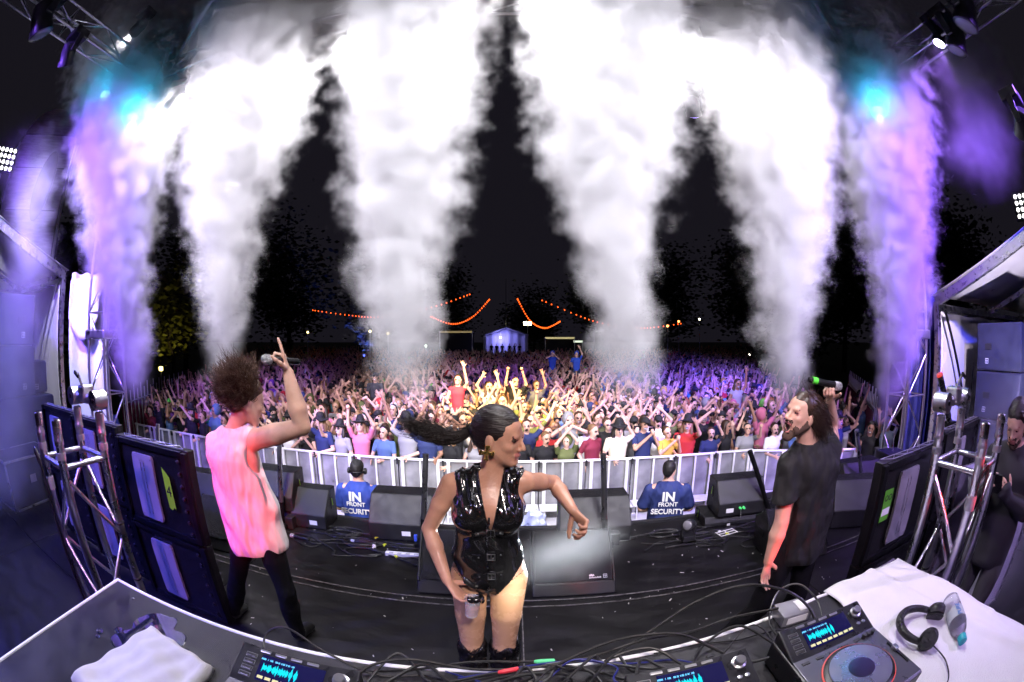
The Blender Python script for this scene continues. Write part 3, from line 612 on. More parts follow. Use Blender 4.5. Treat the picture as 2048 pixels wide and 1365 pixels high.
# ------------------------------------------------------------------ woman in glossy black bodysuit
wskin = skin_mat('tan_skin', (.52, .275, .19), .34); latex = M('black_latex', (.008, .008, .009), .13, 0, .25, 5, .35, 9., spec=.8, coat=1.)
tights = M('sheer_tights', (.50, .29, .17), .26, 0, .06, 20, .05, 300, spec=.6, coat=.25)
nail_m = M('dark_nail_polish', (.01, .014, .014), .1, 0, 0, coat=1)
hair_dk = M('dark_brown_hair', (.012, .007, .007), .42, 0, .4, 30, .5, 260, spec=.6, stretch=(.12, .12, 1.))
wx, wy = -.10, 1.62
def make_woman():
    t = thing('person', 'woman in glossy black sleeveless bodysuit, long ponytail flying, holding a drink', 'person', (wx, wy, 0))
    O = np.array((wx, wy, 0)); b = Blob()
    hc = (.052, .005, 1.632); f, l, u = headframe((.90, -.40, -.14), (.10, -.06, 1))
    # torso
    b.ecap((0, .01, 1.03), (-.004, .01, 1.10), (.150, .105), (.135, .098), (1, 0, 0), .05)
    b.ecap((-.004, .01, 1.10), (-.002, .0, 1.20), (.132, .095), (.108, .082), (1, 0, 0), .05)
    b.ecap((-.002, .0, 1.20), (.004, .0, 1.36), (.106, .082), (.138, .092), (1, 0, 0), .05)
    b.ecap((.004, 0, 1.36), (.010, .01, 1.425), (.132, .088), (.105, .062), (1, 0, 0), .04)
    for s in (-1, 1): b.ell((.004 + s * .066, -.068, 1.315), (.064, .056, .062), None, .035)
    b.cap((-.10, .015, 1.435), (.12, .015, 1.445), .045, .045, .04)
    b.cap((.012, .012, 1.43), (.034, .01, 1.555), .056, .047, .03)
    for s in (-1, 1): b.ell((s * .07, .075, 1.0), (.085, .07, .085), None, .05, 1 if 0 else 0)
    # legs
    for s, hx, kx, ax_ in ((-1, -.086, -.088, -.09), (1, .086, .062, .066)):
        lab = 6
        b.cap((hx, .01, .98), (hx * .5 + kx * .5, -.012, .78), .083, .070, .02, lab); b.cap((hx * .5 + kx * .5, -.012, .78), (kx, -.02, .54), .070, .050, .008, lab)
        b.cap((kx, -.02, .54), (kx, .02, .36), .054, .053, .03, lab); b.cap((kx, .02, .36), (ax_, .03, .12), .053, .036, .03, lab); b.cap((ax_, .03, .10), (ax_, -.10, .03), .036, .028, .02, lab)
    # arms
    limb(b, (-.148, .012, 1.428), (-.247, .005, 1.215), (-.165, -.115, 1.035), .041, .032, .0225, .03)
    limb(b, (.160, .015, 1.436), (.285, .185, 1.375), (.345, .01, 1.312), .041, .032, .0225, .03)
    add_hand(b, (-.163, -.118, 1.030), (.62, -.30, -.74), (.64, -.15, .60), -1, (.42, .48, .52, .5), .35, .98, .10, 0, 7)
    add_hand(b, (.345, .008, 1.31), (.62, -.30, -.70), (-.35, -.6, -.45), 1, (.75, .95, 1.05, 1.1), .5, .98, .05, 0)
    P, R = add_head(b, hc, f, u, .94, fem=True)
    for s in (-1, 1): b.ell(P(.081, s * .033, .006), np.array((.010, .019, .0075)) * .94, R, .002, 3)      # smoky eye shadow
    body = skin_obj('body', b.mesh(.0052), [wskin, lip_m, eye_m, brow_m, wskin, mouth_m, tights, nail_m], t)
    # bodysuit: offset skin, cut at the neck, arm and leg openings
    torso = b.grown(.010, lambda q: not (q[0] == 'c' and max(q[1][2], q[2][2]) > 1.56) and not (q[0] == 'l' and q[1][2] > 1.5) and abs(q[1][0]) < .22 and not (q[0] == 'e' and abs(q[1][0]) > .13))
    torso.p = [q for q in torso.p if not (q[0] == 'c' and q[6] == 6 and q[2][2] < .5) and not (q[0] == 'c' and abs(q[2][0]) > .16)]
    torso.cap((.012, .014, 1.43), (.026, .012, 1.515), .066, .060, .03)
    cuts = [lambda X, Y, Z: (.918 + np.maximum(np.abs(X) - .03, 0) * 1.45) - Z + 0 * Y,
            lambda X, Y, Z: Z - 1.512 + .30 * np.maximum(-Y, 0) + 0 * X,
            lambda X, Y, Z: .058 - np.sqrt((X + .166) ** 2 + (Y - .01) ** 2 * .35 + (Z - 1.415) ** 2 * .55),
            lambda X, Y, Z: .056 - np.sqrt((X - .172) ** 2 + (Y - .01) ** 2 * .35 + (Z - 1.42) ** 2 * .55),
            lambda X, Y, Z: np.minimum(.015 + .20 * np.maximum(Z - 1.33, -.1) - np.abs(X - .018), -.02 - Y)]
    wr = lambda X, Y, Z: (.0030 * np.sin(150 * X + 5 * np.sin(14 * Z) + 6 * Z) + .0018 * np.sin(260 * X - 20 * Z + 4 * np.sin(22 * Z))) * np.clip((Z - 1.30) * 12, 0, 1) + .0014 * np.sin(60 * Z + 26 * X + 4 * np.sin(20 * X)) * np.clip((1.28 - Z) * 10, 0, 1)
    suit = skin_obj('bodysuit', torso.mesh(.0052, cuts, wr), [latex], t)
    def front(x, z):
        ys = np.linspace(-.25, .1, 240); g = torso.at(np.stack([np.full(240, x), ys, np.full(240, z)], 1)); i = int(np.argmax(g < 0)); return ys[i]
    zs = np.linspace(.97, 1.335, 26); zm = M('zip_silver', (.35, .35, .37), .25, 1, .2, 60)
    B().tube([(.004 + .01 * (z > 1.3), front(.006, z) - .003, z) for z in zs], .0035, 6).build('zip', zm, suit, True)
    for zb in (1.262, 1.150, 1.055):
        xs_ = np.linspace(-.062, .062, 11); st = []
        pts = [(x + .006, front(x + .006, zb + x * .12) - .005, zb + x * .12) for x in xs_]
        V = [];
        for x, y, z in pts: V += [(x, y, z - .0115), (x, y, z + .0115), (x, y + .006, z + .0115), (x, y + .006, z - .0115)]
        F = [];
        for i in range(len(pts) - 1): F += [(i * 4 + j, i * 4 + (j + 1) % 4, i * 4 + 4 + (j + 1) % 4, i * 4 + 4 + j) for j in range(4)]
        F += [(3, 2, 1, 0), tuple(len(V) - 4 + j for j in range(4))]
        bt = mesh_obj('belt_strap', V, F, latex, suit)
        cx, cy, cz_ = pts[6]; q = B()
        for a, c, wd, ht in ((0, .014, .034, .004), (0, -.014, .034, .004), (-.015, 0, .004, .03), (.015, 0, .004, .03), (0, 0, .003, .026)): q.box((cx + a, cy - .005, cz_ + c), (wd, .004, ht))
        q.build('buckle', alu, bt, bevel=.001)
        for k in (2, 9): B().lathe([(.004, 0), (.003, -.002), (.0005, -.003)], pts[k], (0, 1, 0), 8).build('rivet', alu, bt, True)
    # knee boots
    bo = M('crinkled_boot', (.010, .009, .010), .22, 0, .3, 20, .9, 55, coat=.5)
    for nm, kx in (('a', -.088), ('b', .062)):
        q = Blob(); q.cap((kx, -.022, .575), (kx, .0, .40), .067, .062, .03).cap((kx, .0, .42), (kx, .03, .13), .060, .046, .03).cap((kx, .03, .11), (kx, -.115, .035), .046, .036, .03)
        q.cap((kx, .055, .10), (kx, .075, .008), .018, .009, .01)
        skin_obj('boot', q.mesh(.007, [lambda X, Y, Z: Z - .590 + .02 * np.sin(60 * X) - .25 * (Y + .02)], lambda X, Y, Z: .004 * np.sin(70 * Z + 6 * np.sin(40 * X)) + .003 * np.sin(90 * X + 50 * Y)), [bo], t)
        fr = []
        for i in range(70):
            a = 2 * math.pi * i / 70; z = .585 + .02 * random.random(); r_ = .064; x, y = kx + r_ * math.cos(a), -.02 + r_ * math.sin(a); dz = random.uniform(.04, .09)
            fr.append([(x, y, z - .01), (x + .008 * math.cos(a), y + .01 * math.sin(a), z - dz * .5), (x + .006 * math.cos(a), y + .008 * math.sin(a), z - dz)])
        strands('fringe', fr, .0028, bo, t, 3)
    # hair: sleek cap and ponytail
    hb = Blob(); hcN = np.array(hc); PP = lambda x, y, z: hcN + (f * x + l * y + u * z) * .94
    hb.ell(PP(-.022, 0, .037), np.array((.106, .083, .094)) * .94, R, .02); hb.ell(PP(-.07, 0, -.02), np.array((.05, .055, .055)) * .94, R, .04)
    tie = PP(-.125, 0, .0); hb.cap(PP(-.10, 0, .01), tie, .03, .018, .03)
    def hairline(X, Y, Z):
        x = (X - hc[0]) * f[0] + (Y - hc[1]) * f[1] + (Z - hc[2]) * f[2]; z = (X - hc[0]) * u[0] + (Y - hc[1]) * u[1] + (Z - hc[2]) * u[2]
        return np.minimum(np.maximum(x - .050 + .0 * z, -(z - .062)), np.maximum(x - .018, .062 - z) * .9 + 0 * x) if 0 else np.maximum(x - (.008 + np.clip((z + .02) * .80, -.06, .20)), -z - .085)
    hc_o = skin_obj('hair', hb.mesh(.0052, [hairline], lambda X, Y, Z: .0008 * np.sin(260 * Z + 60 * X)), [hair_dk], t)
    tl = []; rg = random.Random(3); tie_ = np.array(tie); K = [tie_, tie_ + np.array((-.055, .01, -.035)), tie_ + np.array((-.125, .02, -.045)), tie_ + np.array((-.195, .02, -.022)), tie_ + np.array((-.285, .0, .010))]
    for i in range(800):
        sp, sq = rg.gauss(0, 1), rg.gauss(0, 1); ln = rg.uniform(.72, 1.12); wv = rg.uniform(0, 6); st = 1 if rg.random() > .04 else 2.6
        tl.append(spline([tie_ + (k_ - tie_) * ln + np.array((0, sq * (.006 + .020 * (j / 4) ** 1.3), sp * (.006 + .014 * (j / 4) ** 1.5) * st + .004 * math.sin(wv + 2 * j))) for j, k_ in enumerate(K)], 4))
    strands('ponytail', tl, .0017, hair_dk, hc_o, 3)
    B().lathe([(.021, -.008), (.025, 0), (.021, .008)], tie, tuple(-f), 12).build('hair_tie', blackpaint, hc_o, True)
    # gold cross earring hanging from the near ear
    gold = M('gold', (.9, .62, .2), .25, 1, .1, 40); e0 = Vector(PP(-.006, -.092, -.055)); q = B()
    q.box((0, 0, 0), (.014, .006, .052)).box((0, 0, 0), (.052, .0055, .014))
    for a in ((.024, 0), (-.024, 0), (0, .024), (0, -.024)): q.box((a[0], 0, a[1]), (.012 if a[0] else .02, .007, .02 if a[0] else .012))
    ob = q.build('earring', gold, t, bevel=.002); ob.location = e0; ob.rotation_euler = (0, .15, .25)
    # glass of drink in her hand: a thing of its own
    g = thing('drinking_glass', "clear plastic cup of pink drink held in the dancing woman's hand", 'cup', (wx - .066, wy - .168, .885)); cupm = M('clear_cup', (.9, .9, .92), .05, 0, 0, alpha=.28, spec=.8)
    B().lathe([(.026, 0), (.034, .095), (.0325, .095), (.0245, .004), (.001, .004)], n=24).build('cup', cupm, g, True)
    B().lathe([(.0235, .006), (.0285, .052), (.001, .052)], n=20).build('drink', M('pink_drink', (.65, .22, .18), .1, 0, .2, 40, alpha=.75), g, True)
    for i in range(5): B().box((rg.uniform(-.012, .012), rg.uniform(-.012, .012), .05 + .006 * i), (.014, .014, .014), (rg.random() * 3, rg.random() * 3, 0)).build('ice_cube', cupm, g, bevel=.002)
    g.rotation_euler = (.1, .12, 0)
    return t
make_woman()
# ------------------------------------------------------------------ singers and crew
pale = skin_mat('fair_skin', (.60, .36, .27)); jeans = M('black_denim', (.0045, .0045, .006), .85, 0, .25, 18, .5, 150, spec=.15)
def folds(amp, seed=0, fz=16.):
    r = random.Random(seed); W_ = [(r.uniform(-1, 1) * fz, r.uniform(-1, 1) * fz, r.uniform(-1, 1) * fz * .6, r.uniform(0, 6)) for _ in range(5)]
    def fn(X, Y, Z):
        q = 0
        for i, (a, b_, c, ph) in enumerate(W_): q = q + np.sin(a * X * (1 + .5 * i) + b_ * Y * (1 + .5 * i) + c * Z * (1 + .4 * i) + ph + 1.2 * np.sin(8 * Z + 6 * X + i))  / (1 + .5 * i)
        return q * amp * .5
    return fn
def hairs(name, parent, P, n, mat, fn, r=.0026, seed=1, rad=(.100, .08, .09), seg=5, ctr=(-.018, 0, .035), zmin=-.3, fmax=.6, sides=3):
    """strands rooted over the skull; fn(root, outward, rnd) returns control points in head coordinates"""
    rg = random.Random(seed); out = []
    while len(out) < n:
        d = np.array([rg.gauss(0, 1) for _ in range(3)]); d /= np.linalg.norm(d)
        if d[2] < zmin or d[0] > fmax + .5 * min(0, d[2]): continue
        root = np.array(ctr) + d * np.array(rad) * .95
        out.append(spline([P(*q) for q in fn(root, d, rg)], seg))
    return strands(name, out, r, mat, parent, sides)
def mic(label, loc, d, band=None):
    t = thing('microphone', label, 'microphone', loc); R = aim(-Vector(d))
    bd = B().lathe([(.013, -.11), (.0165, -.10), (.0185, .02), (.021, .06), (.0225, .075)], n=18).build('handle', blackmetal, t, True); bd.rotation_euler = R
    hd = B().lathe([(.022, .075), (.0255, .082), (.0265, .098), (.0255, .115), (.019, .128), (.008, .134), (.0005, .135)], n=18).build('mesh_head', M('mic_mesh', (.45, .45, .46), .35, .8, .4, 200, .8, 500), t, True); hd.rotation_euler = R
    if band: q = B().lathe([(.0192, -.085), (.0196, -.085), (.0196, -.05), (.0192, -.05)], n=18).build('colour_band', M('green_band', band, .5, 0, 0), t, True); q.rotation_euler = R
    return t
def shoe(b, an, to, r=.038, lab=0):
    an = np.array(an, float); to = np.array(to, float); b.ecap(an + (0, 0, -.03), to, (r, r), (r * 1.15, r * .75), np.cross(to - an, (0, 0, 1)), .02, lab); return b
def make_left_singer():
    t = thing('person', 'man in white sleeveless vest and black jeans pointing a raised arm skyward, curly hair flying', 'person', (-1.6, 1.97, 0)); O = t.location
    b = Blob(); ch = (-1.60, 1.97, 1.30)
    b.ecap((-1.53, 1.98, .90), (-1.55, 1.98, 1.02), (.150, .105), (.140, .10), (1, .08, 0), .04); b.ecap((-1.55, 1.98, 1.02), (-1.60, 1.965, 1.34), (.140, .10), (.170, .115), (1, .08, .12), .05)
    b.ecap((-1.60, 1.965, 1.34), (-1.595, 1.975, 1.44), (.165, .11), (.11, .07), (1, .08, .15), .04); b.cap((-1.74, 1.965, 1.40), (-1.44, 1.985, 1.455), .055, .058, .04)
    b.cap((-1.60, 1.975, 1.44), (-1.545, 2.0, 1.575), .060, .055, .03)
    sR = (-1.415, 1.985, 1.455); eR = (-1.085, 1.97, 1.555); wR = (-1.150, 1.955, 1.835)
    limb(b, sR, eR, wR, .060, .047, .031, .03, 0, 1.18); limb(b, (-1.765, 1.98, 1.39), (-1.84, 2.13, 1.15), (-1.72, 2.30, 1.02), .058, .044, .03, .03)
    add_hand(b, (-1.72, 2.30, 1.02), (.5, .6, -.5), (.6, -.6, 0), 1, (.6, .7, .7, .7))
    # right hand: fist round the microphone, index finger up
    add_hand(b, wR, (-.28, -.02, .95), (-.80, -.45, -.10), 1, (.04, 1.25, 1.3, 1.3), .55, 1.1, .03)
    f, l, u = headframe((.62, .70, -.34), (-.10, .25, 1)); hc = np.array((-1.49, 2.03, 1.655))
    P, R = add_head(b, hc, f, u, 1.0, .4)
    skin_obj('body', b.mesh(.006), [pale, lip_m, eye_m, brow_m, brow_m, mouth_m], t, O)
    # loose sleeveless vest
    v = Blob(); v.ecap((-1.53, 1.98, .80), (-1.55, 1.975, 1.02), (.205, .145), (.190, .135), (1, .08, -.1), .04).ecap((-1.55, 1.975, 1.02), (-1.60, 1.965, 1.34), (.188, .135), (.192, .132), (1, .08, .12), .05)
    v.ecap((-1.60, 1.965, 1.34), (-1.595, 1.975, 1.455), (.178, .122), (.115, .078), (1, .08, .15), .04).cap((-1.73, 1.965, 1.41), (-1.47, 1.985, 1.465), .06, .062, .04)
    an = folds(.017, 4, 13)
    cuts = [lambda X, Y, Z: .735 + .16 * (X + 1.53) - Z + .004 * np.sin(22 * X + 9 * Y), lambda X, Y, Z: .098 - np.sqrt((X + 1.575) ** 2 + (Y - 2.015) ** 2 + (Z - 1.555) ** 2),
            lambda X, Y, Z: .080 - np.sqrt(((X + 1.365) * .85) ** 2 + ((Y - 1.985) * .42) ** 2 + ((Z - 1.375) * .52) ** 2), lambda X, Y, Z: .075 - np.sqrt(((X + 1.825) * .9) ** 2 + ((Y - 1.985) * .42) ** 2 + ((Z - 1.33) * .55) ** 2)]
    ves = skin_obj('vest', v.mesh(.0065, cuts, lambda X, Y, Z: .6 * an(X, Y, Z) - .004 + (.010 * np.sin(17 * X + 10 * Z + 1.6 * np.sin(5 * Z + 3 * Y)) + .005 * np.sin(37 * X + 15 * Z + 2 * np.sin(6 * Z))) * np.clip((1.42 - Z) * 3, .25, 1)), [M('white_cotton', (.66, .63, .63), .85, 0, .06, 10, 1., 5., bdist=.05, stretch=(3.2, 3.2, .9))], t, O)
    j = Blob(); j.ecap((-1.53, 1.98, .88), (-1.54, 1.98, .98), (.158, .112), (.150, .106), (1, .08, 0), .03)
    for h_, kn, a_, to in (((-1.615, 1.98, .86), (-1.775, 1.95, .47), (-1.965, 2.0, .09), (-1.99, 2.14, .035)), ((-1.445, 1.98, .86), (-1.365, 1.93, .49), (-1.415, 1.99, .09), (-1.40, 2.14, .035))):
        limb(j, h_, kn, a_, .090, .066, .047, .03, 0, 1.05); shoe(j, a_, to, .042, 1)
    skin_obj('jeans', j.mesh(.0075, (), folds(.007, 9, 26)), [jeans, M('black_leather', (.01, .01, .01), .4)], t, O)
    brown = M('brown_curly_hair', (.06, .026, .014), .5, 0, .4, 20, spec=.4)
    hb = Blob(); hb.ell(P(-.03, 0, .045), (.112, .088, .098), R, .02); hb.ell(P(-.07, 0, -.02), (.06, .07, .07), R, .03)
    hr = skin_obj('hair', hb.mesh(.007, [lambda X, Y, Z: ((X - hc[0]) * f[0] + (Y - hc[1]) * f[1] + (Z - hc[2]) * f[2]) - (.0 + .9 * np.clip(((X - hc[0]) * u[0] + (Y - hc[1]) * u[1] + (Z - hc[2]) * u[2]), -.1, .1))], folds(.012, 3, 60)), [brown], t, O)
    blow = R @ nrm((-.62, -.05, .62))     # world wind in head axes: hair streams up and to the left
    def wild(root, d, rg):
        c0 = np.array((-.03, 0, .05)) + blow * .055; w = nrm(d + blow * rg.uniform(.0, .5) + np.array([rg.gauss(0, .22) for _ in range(3)])); Re = .165 * (1 + .12 * math.sin(5 * d[0] + 3 * d[1]) + rg.gauss(0, .07)) + (.085 * rg.random() if rg.random() < .2 else 0)
        oc = root - c0; bq = float(np.dot(oc, w)); cq = float(np.dot(oc, oc)) - Re * Re; ln = max(.03, -bq + math.sqrt(max(bq * bq - cq, 0))) * rg.uniform(.75, 1.0); pts = []; a_ = nrm(np.cross(w, (.3, .5, .8))); b__ = np.cross(w, a_); ph = rg.random() * 6.28; rc_ = rg.uniform(.009, .018); tw = rg.uniform(.9, 1.7)
        for k in range(7):
            th = ph + k * tw; q = rc_ * min(1, k / 2); pts.append(root + w * ln * k / 6 + blow * .02 * (k / 6) ** 2 + (a_ * math.cos(th) + b__ * math.sin(th)) * q)
        return pts
    hairs('curls', hr, lambda x, y, z: P(x, y, z) - np.array(O), 3200, brown, wild, .0026, 5, seg=3, zmin=-.75, fmax=.25)
    mic("black microphone with silver mesh head in the pointing singer's fist", (-1.172, 1.935, 1.90), (-.42, -.85, .08))
    return t
make_left_singer()
def make_right_singer():
    t = thing('person', 'bearded man in black T-shirt leaning back shouting, microphone raised behind his head', 'person', (1.62, 1.8, 0)); O = t.location
    b = Blob()
    b.ecap((1.645, 1.80, .86), (1.65, 1.80, 1.0), (.155, .11), (.15, .11), (1, -.2, 0), .04); b.ecap((1.65, 1.80, 1.0), (1.63, 1.79, 1.30), (.15, .11), (.175, .12), (1, -.2, .05), .05)
    b.ecap((1.63, 1.79, 1.30), (1.60, 1.80, 1.405), (.17, .115), (.11, .075), (1, -.2, .1), .04); b.cap((1.475, 1.80, 1.345), (1.77, 1.785, 1.385), .055, .055, .04)
    b.cap((1.60, 1.80, 1.40), (1.555, 1.805, 1.53), .062, .058, .03)
    limb(b, (1.455, 1.795, 1.34), (1.428, 1.74, 1.045), (1.395, 1.735, .805), .056, .044, .030, .03, 0, 1.15)
    add_hand(b, (1.395, 1.735, .800), (.06, .02, -1), (.25, -.95, 0), -1, (.22, .28, .32, .34), .05, 1.08, .20)
    limb(b, (1.795, 1.80, 1.385), (1.945, 1.97, 1.475), (1.775, 1.83, 1.665), .056, .044, .030, .03)
    add_hand(b, (1.775, 1.83, 1.665), (-.42, -.28, .84), (-.75, -.6, -.3), 1, (1.1, 1.15, 1.2, 1.2), .5, 1.05, .05)
    f, l, u = headframe((-.91, -.12, .22), (.28, -.05, 1)); hc = np.array((1.515, 1.80, 1.615)); P, R = add_head(b, hc, f, u, 1.02, 1.0, True)
    beard = M('short_beard', (.10, .058, .042), .7, 0, .3, 120, .6, 300)
    skin_obj('body', b.mesh(.006), [pale, lip_m, eye_m, brow_m, beard, mouth_m], t, O)
    v = Blob(); v.ecap((1.65, 1.80, .80), (1.65, 1.80, 1.02), (.195, .145), (.180, .135), (1, -.2, 0), .04).ecap((1.65, 1.80, 1.02), (1.63, 1.79, 1.30), (.178, .135), (.19, .132), (1, -.2, .05), .05)
    v.ecap((1.63, 1.79, 1.30), (1.60, 1.80, 1.42), (.182, .125), (.118, .085), (1, -.2, .1), .04).cap((1.475, 1.80, 1.35), (1.77, 1.785, 1.39), .063, .063, .04)
    v.cap((1.455, 1.795, 1.34), (1.436, 1.755, 1.155), .068, .072, .03).cap((1.795, 1.80, 1.385), (1.855, 1.96, 1.44), .068, .070, .03)
    an = folds(.008, 12, 17)
    cuts = [lambda X, Y, Z: .745 + .10 * (X - 1.65) - Z + .01 * np.sin(25 * X), lambda X, Y, Z: .080 - np.sqrt((X - 1.58) ** 2 + (Y - 1.80) ** 2 + (Z - 1.505) ** 2),
            lambda X, Y, Z: np.minimum(1.165 - Z + .2 * (X - 1.43), 1.505 - X), lambda X, Y, Z: np.minimum(np.minimum(Y - 1.945, X - 1.77), Z - 1.3)]
    skin_obj('shirt', v.mesh(.0065, cuts, lambda X, Y, Z: .6 * an(X, Y, Z) - .007 + .005 * np.sin(24 * X - 20 * Z + 2 * np.sin(7 * Z)) * np.clip((1.35 - Z) * 2, 0, 1)), [M('black_cotton', (.008, .008, .009), .8, 0, .2, 10, 1., 6., bdist=.05, stretch=(2.4, 2.4, 1.3))], t, O)
    j = Blob(); j.ecap((1.65, 1.80, .84), (1.65, 1.80, .93), (.165, .118), (.16, .115), (1, -.2, 0), .03)
    for h_, kn, a_, to in (((1.565, 1.80, .84), (1.445, 1.76, .44), (1.235, 1.85, .09), (1.17, 1.96, .035)), ((1.735, 1.80, .84), (1.755, 1.76, .45), (1.80, 1.86, .09), (1.83, 2.0, .035))):
        limb(j, h_, kn, a_, .094, .070, .052, .03, 0, 1.05); shoe(j, a_, to, .042, 1)
    skin_obj('jeans', j.mesh(.0075, (), folds(.007, 19, 26)), [jeans, M('black_leather', (.01, .01, .01), .4)], t, O)
    br = M('brown_straight_hair', (.035, .018, .011), .38, 0, .4, 20, spec=.5)
    hb = Blob(); hb.ell(P(-.022, 0, .042), np.array((.106, .084, .092)), R, .02); hb.ell(P(-.075, 0, -.03), np.array((.05, .07, .08)), R, .03)
    hr = skin_obj('hair', hb.mesh(.006, [lambda X, Y, Z: np.maximum(((X - hc[0]) * f[0] + (Y - hc[1]) * f[1] + (Z - hc[2]) * f[2]) - (.014 + .95 * np.clip(((X - hc[0]) * u[0] + (Y - hc[1]) * u[1] + (Z - hc[2]) * u[2]), -.05, .1)), -.10 - ((X - hc[0]) * u[0] + (Y - hc[1]) * u[1] + (Z - hc[2]) * u[2]))], folds(.004, 3, 50)), [br], t, O)
    dn = R @ nrm((.45, .02, -.85))
    def lank(root, d, rg):
        ln = rg.uniform(.08, .19); pts = [root]; p = root; w = nrm(d * .45 + dn * .8 + np.array((-.9, 0, .1)) * max(0, d[0] + .3))
        for k in range(4):
            p = p + w * ln / 4 + np.array([rg.gauss(0, .006) for _ in range(3)]); w = nrm(w + dn * .75 + np.array([rg.gauss(0, .12) for _ in range(3)])); pts.append(p)
        return pts
    hairs('locks', hr, lambda x, y, z: P(x, y, z) - np.array(O), 900, br, lank, .0028, 6, seg=3, zmin=-.6, fmax=.42)
    up = R @ nrm((-.35, .0, .9))
    def fly(root, d, rg):
        p = root; w = nrm(up + np.array([rg.gauss(0, .3) for _ in range(3)])); pts = [p]
        for k in range(4): p = p + w * .035; w = nrm(w + np.array([rg.gauss(0, .45) for _ in range(3)])); pts.append(p)
        return pts
    hairs('stray_hairs', hr, lambda x, y, z: P(x, y, z) - np.array(O), 26, br, fly, .0014, 8, seg=4, zmin=.2, fmax=.6)
    mic('microphone with a green band held up behind the shouting singer', (1.672, 1.79, 1.775), (.93, -.22, -.20), (.1, .75, .05))
    return t
make_right_singer()
# crew man at the far right edge
def make_crew():
    t = thing('person', 'bearded crew man in dark shirt at the right edge looking down at his phone', 'person', (2.78, .80, 0)); O = t.location; b = Blob(); X0, Y0 = 2.78, .80
    b.ecap((X0, Y0, .88), (X0, Y0, 1.02), (.15, .115), (.145, .11), (.2, 1, 0), .04); b.ecap((X0, Y0, 1.02), (X0 - .01, Y0, 1.28), (.145, .11), (.18, .12), (.2, 1, 0), .05); b.ecap((X0 - .01, Y0, 1.28), (X0 - .01, Y0, 1.39), (.175, .115), (.11, .07), (.2, 1, 0), .04)
    b.cap((X0 - .04, Y0 + .15, 1.36), (X0 + .02, Y0 - .15, 1.36), .055, .055, .04); b.cap((X0 - .01, Y0, 1.38), (X0 - .05, Y0, 1.50), .062, .058, .03)
    limb(b, (X0 - .04, Y0 + .165, 1.35), (X0 - .05, Y0 + .22, 1.07), (X0 - .24, Y0 + .10, 1.20), .056, .044, .03); add_hand(b, (X0 - .24, Y0 + .10, 1.20), (-.6, -.3, .7), (.4, -.8, .3), 1, (.7, .8, .8, .8))
    limb(b, (X0 + .02, Y0 - .165, 1.35), (X0 + .0, Y0 - .22, 1.07), (X0 - .2, Y0 - .08, 1.18), .056, .044, .03); add_hand(b, (X0 - .2, Y0 - .08, 1.18), (-.6, .3, .6), (.4, .8, .3), -1, (.7, .8, .8, .8))
    f, l, u = headframe((-.90, .0, -.42), (-.4, 0, 1)); hc = np.array((X0 - .085, Y0, 1.565)); P, R = add_head(b, hc, f, u, 1.0, 0, True)
    skin_obj('body', b.mesh(.008), [pale, lip_m, eye_m, brow_m, M('short_beard', (.05, .028, .02), .7), mouth_m], t, O)
    v = b.grown(.016, lambda q: q[1][2] < 1.41 and q[2][2] < 1.42 and q[1][2] > .8 and q[3] is not None and not (q[0] == 'c' and q[3] < .040))
    v.ecap((X0, Y0, .78), (X0, Y0, .95), (.185, .15), (.175, .14), (.2, 1, 0), .04)
    skin_obj('shirt', v.mesh(.009, [lambda X, Y, Z: .72 - Z + 0 * X, lambda X, Y, Z: .08 - np.sqrt((X - X0 + .03) ** 2 + (Y - Y0) ** 2 + (Z - 1.48) ** 2)], folds(.008, 22, 17)), [M('dark_grey_shirt', (.03, .028, .034), .85, 0, .2, 10, .3, 260)], t, O)
    j = Blob(); j.ecap((X0, Y0, .84), (X0, Y0, .92), (.16, .12), (.155, .118), (.2, 1, 0), .03)
    for s in (1, -1): a_ = (X0 + .02 + .05 * s, Y0 + .11 * s, .09); limb(j, (X0, Y0 + .085 * s, .84), (X0 - .04 + .03 * s, Y0 + .10 * s, .46), a_, .092, .07, .052); shoe(j, a_, (a_[0] - .16, a_[1], .035), .042, 1)
    skin_obj('trousers', j.mesh(.010, (), folds(.008, 29, 24)), [M('grey_work_trousers', (.06, .058, .062), .8, 0, .2, 10), M('black_leather', (.01, .01, .01), .4)], t, O)
    dk = M('dark_brown_hair', (.012, .007, .007), .32); hb = Blob(); hb.ell(P(-.022, 0, .04), np.array((.106, .083, .094)), R, .02); hb.ell(P(-.08, 0, -.01), (.04, .06, .06), R, .03)
    skin_obj('hair', hb.mesh(.008, [lambda X, Y, Z: ((X - hc[0]) * f[0] + (Y - hc[1]) * f[1] + (Z - hc[2]) * f[2]) - (.014 + .95 * np.clip(((X - hc[0]) * u[0] + (Y - hc[1]) * u[1] + (Z - hc[2]) * u[2]), -.03, .1))], folds(.002, 3, 80)), [dk], t, O)
    ph = thing('phone', 'phone in the hands of the crew man at the right edge', 'phone', (X0 - .30, Y0 + .0, 1.27)); q = B().box((0, 0, 0), (.008, .07, .14)).build('case', blackpaint, ph, bevel=.003); q.rotation_euler = (0, -.5, 0)
make_crew()
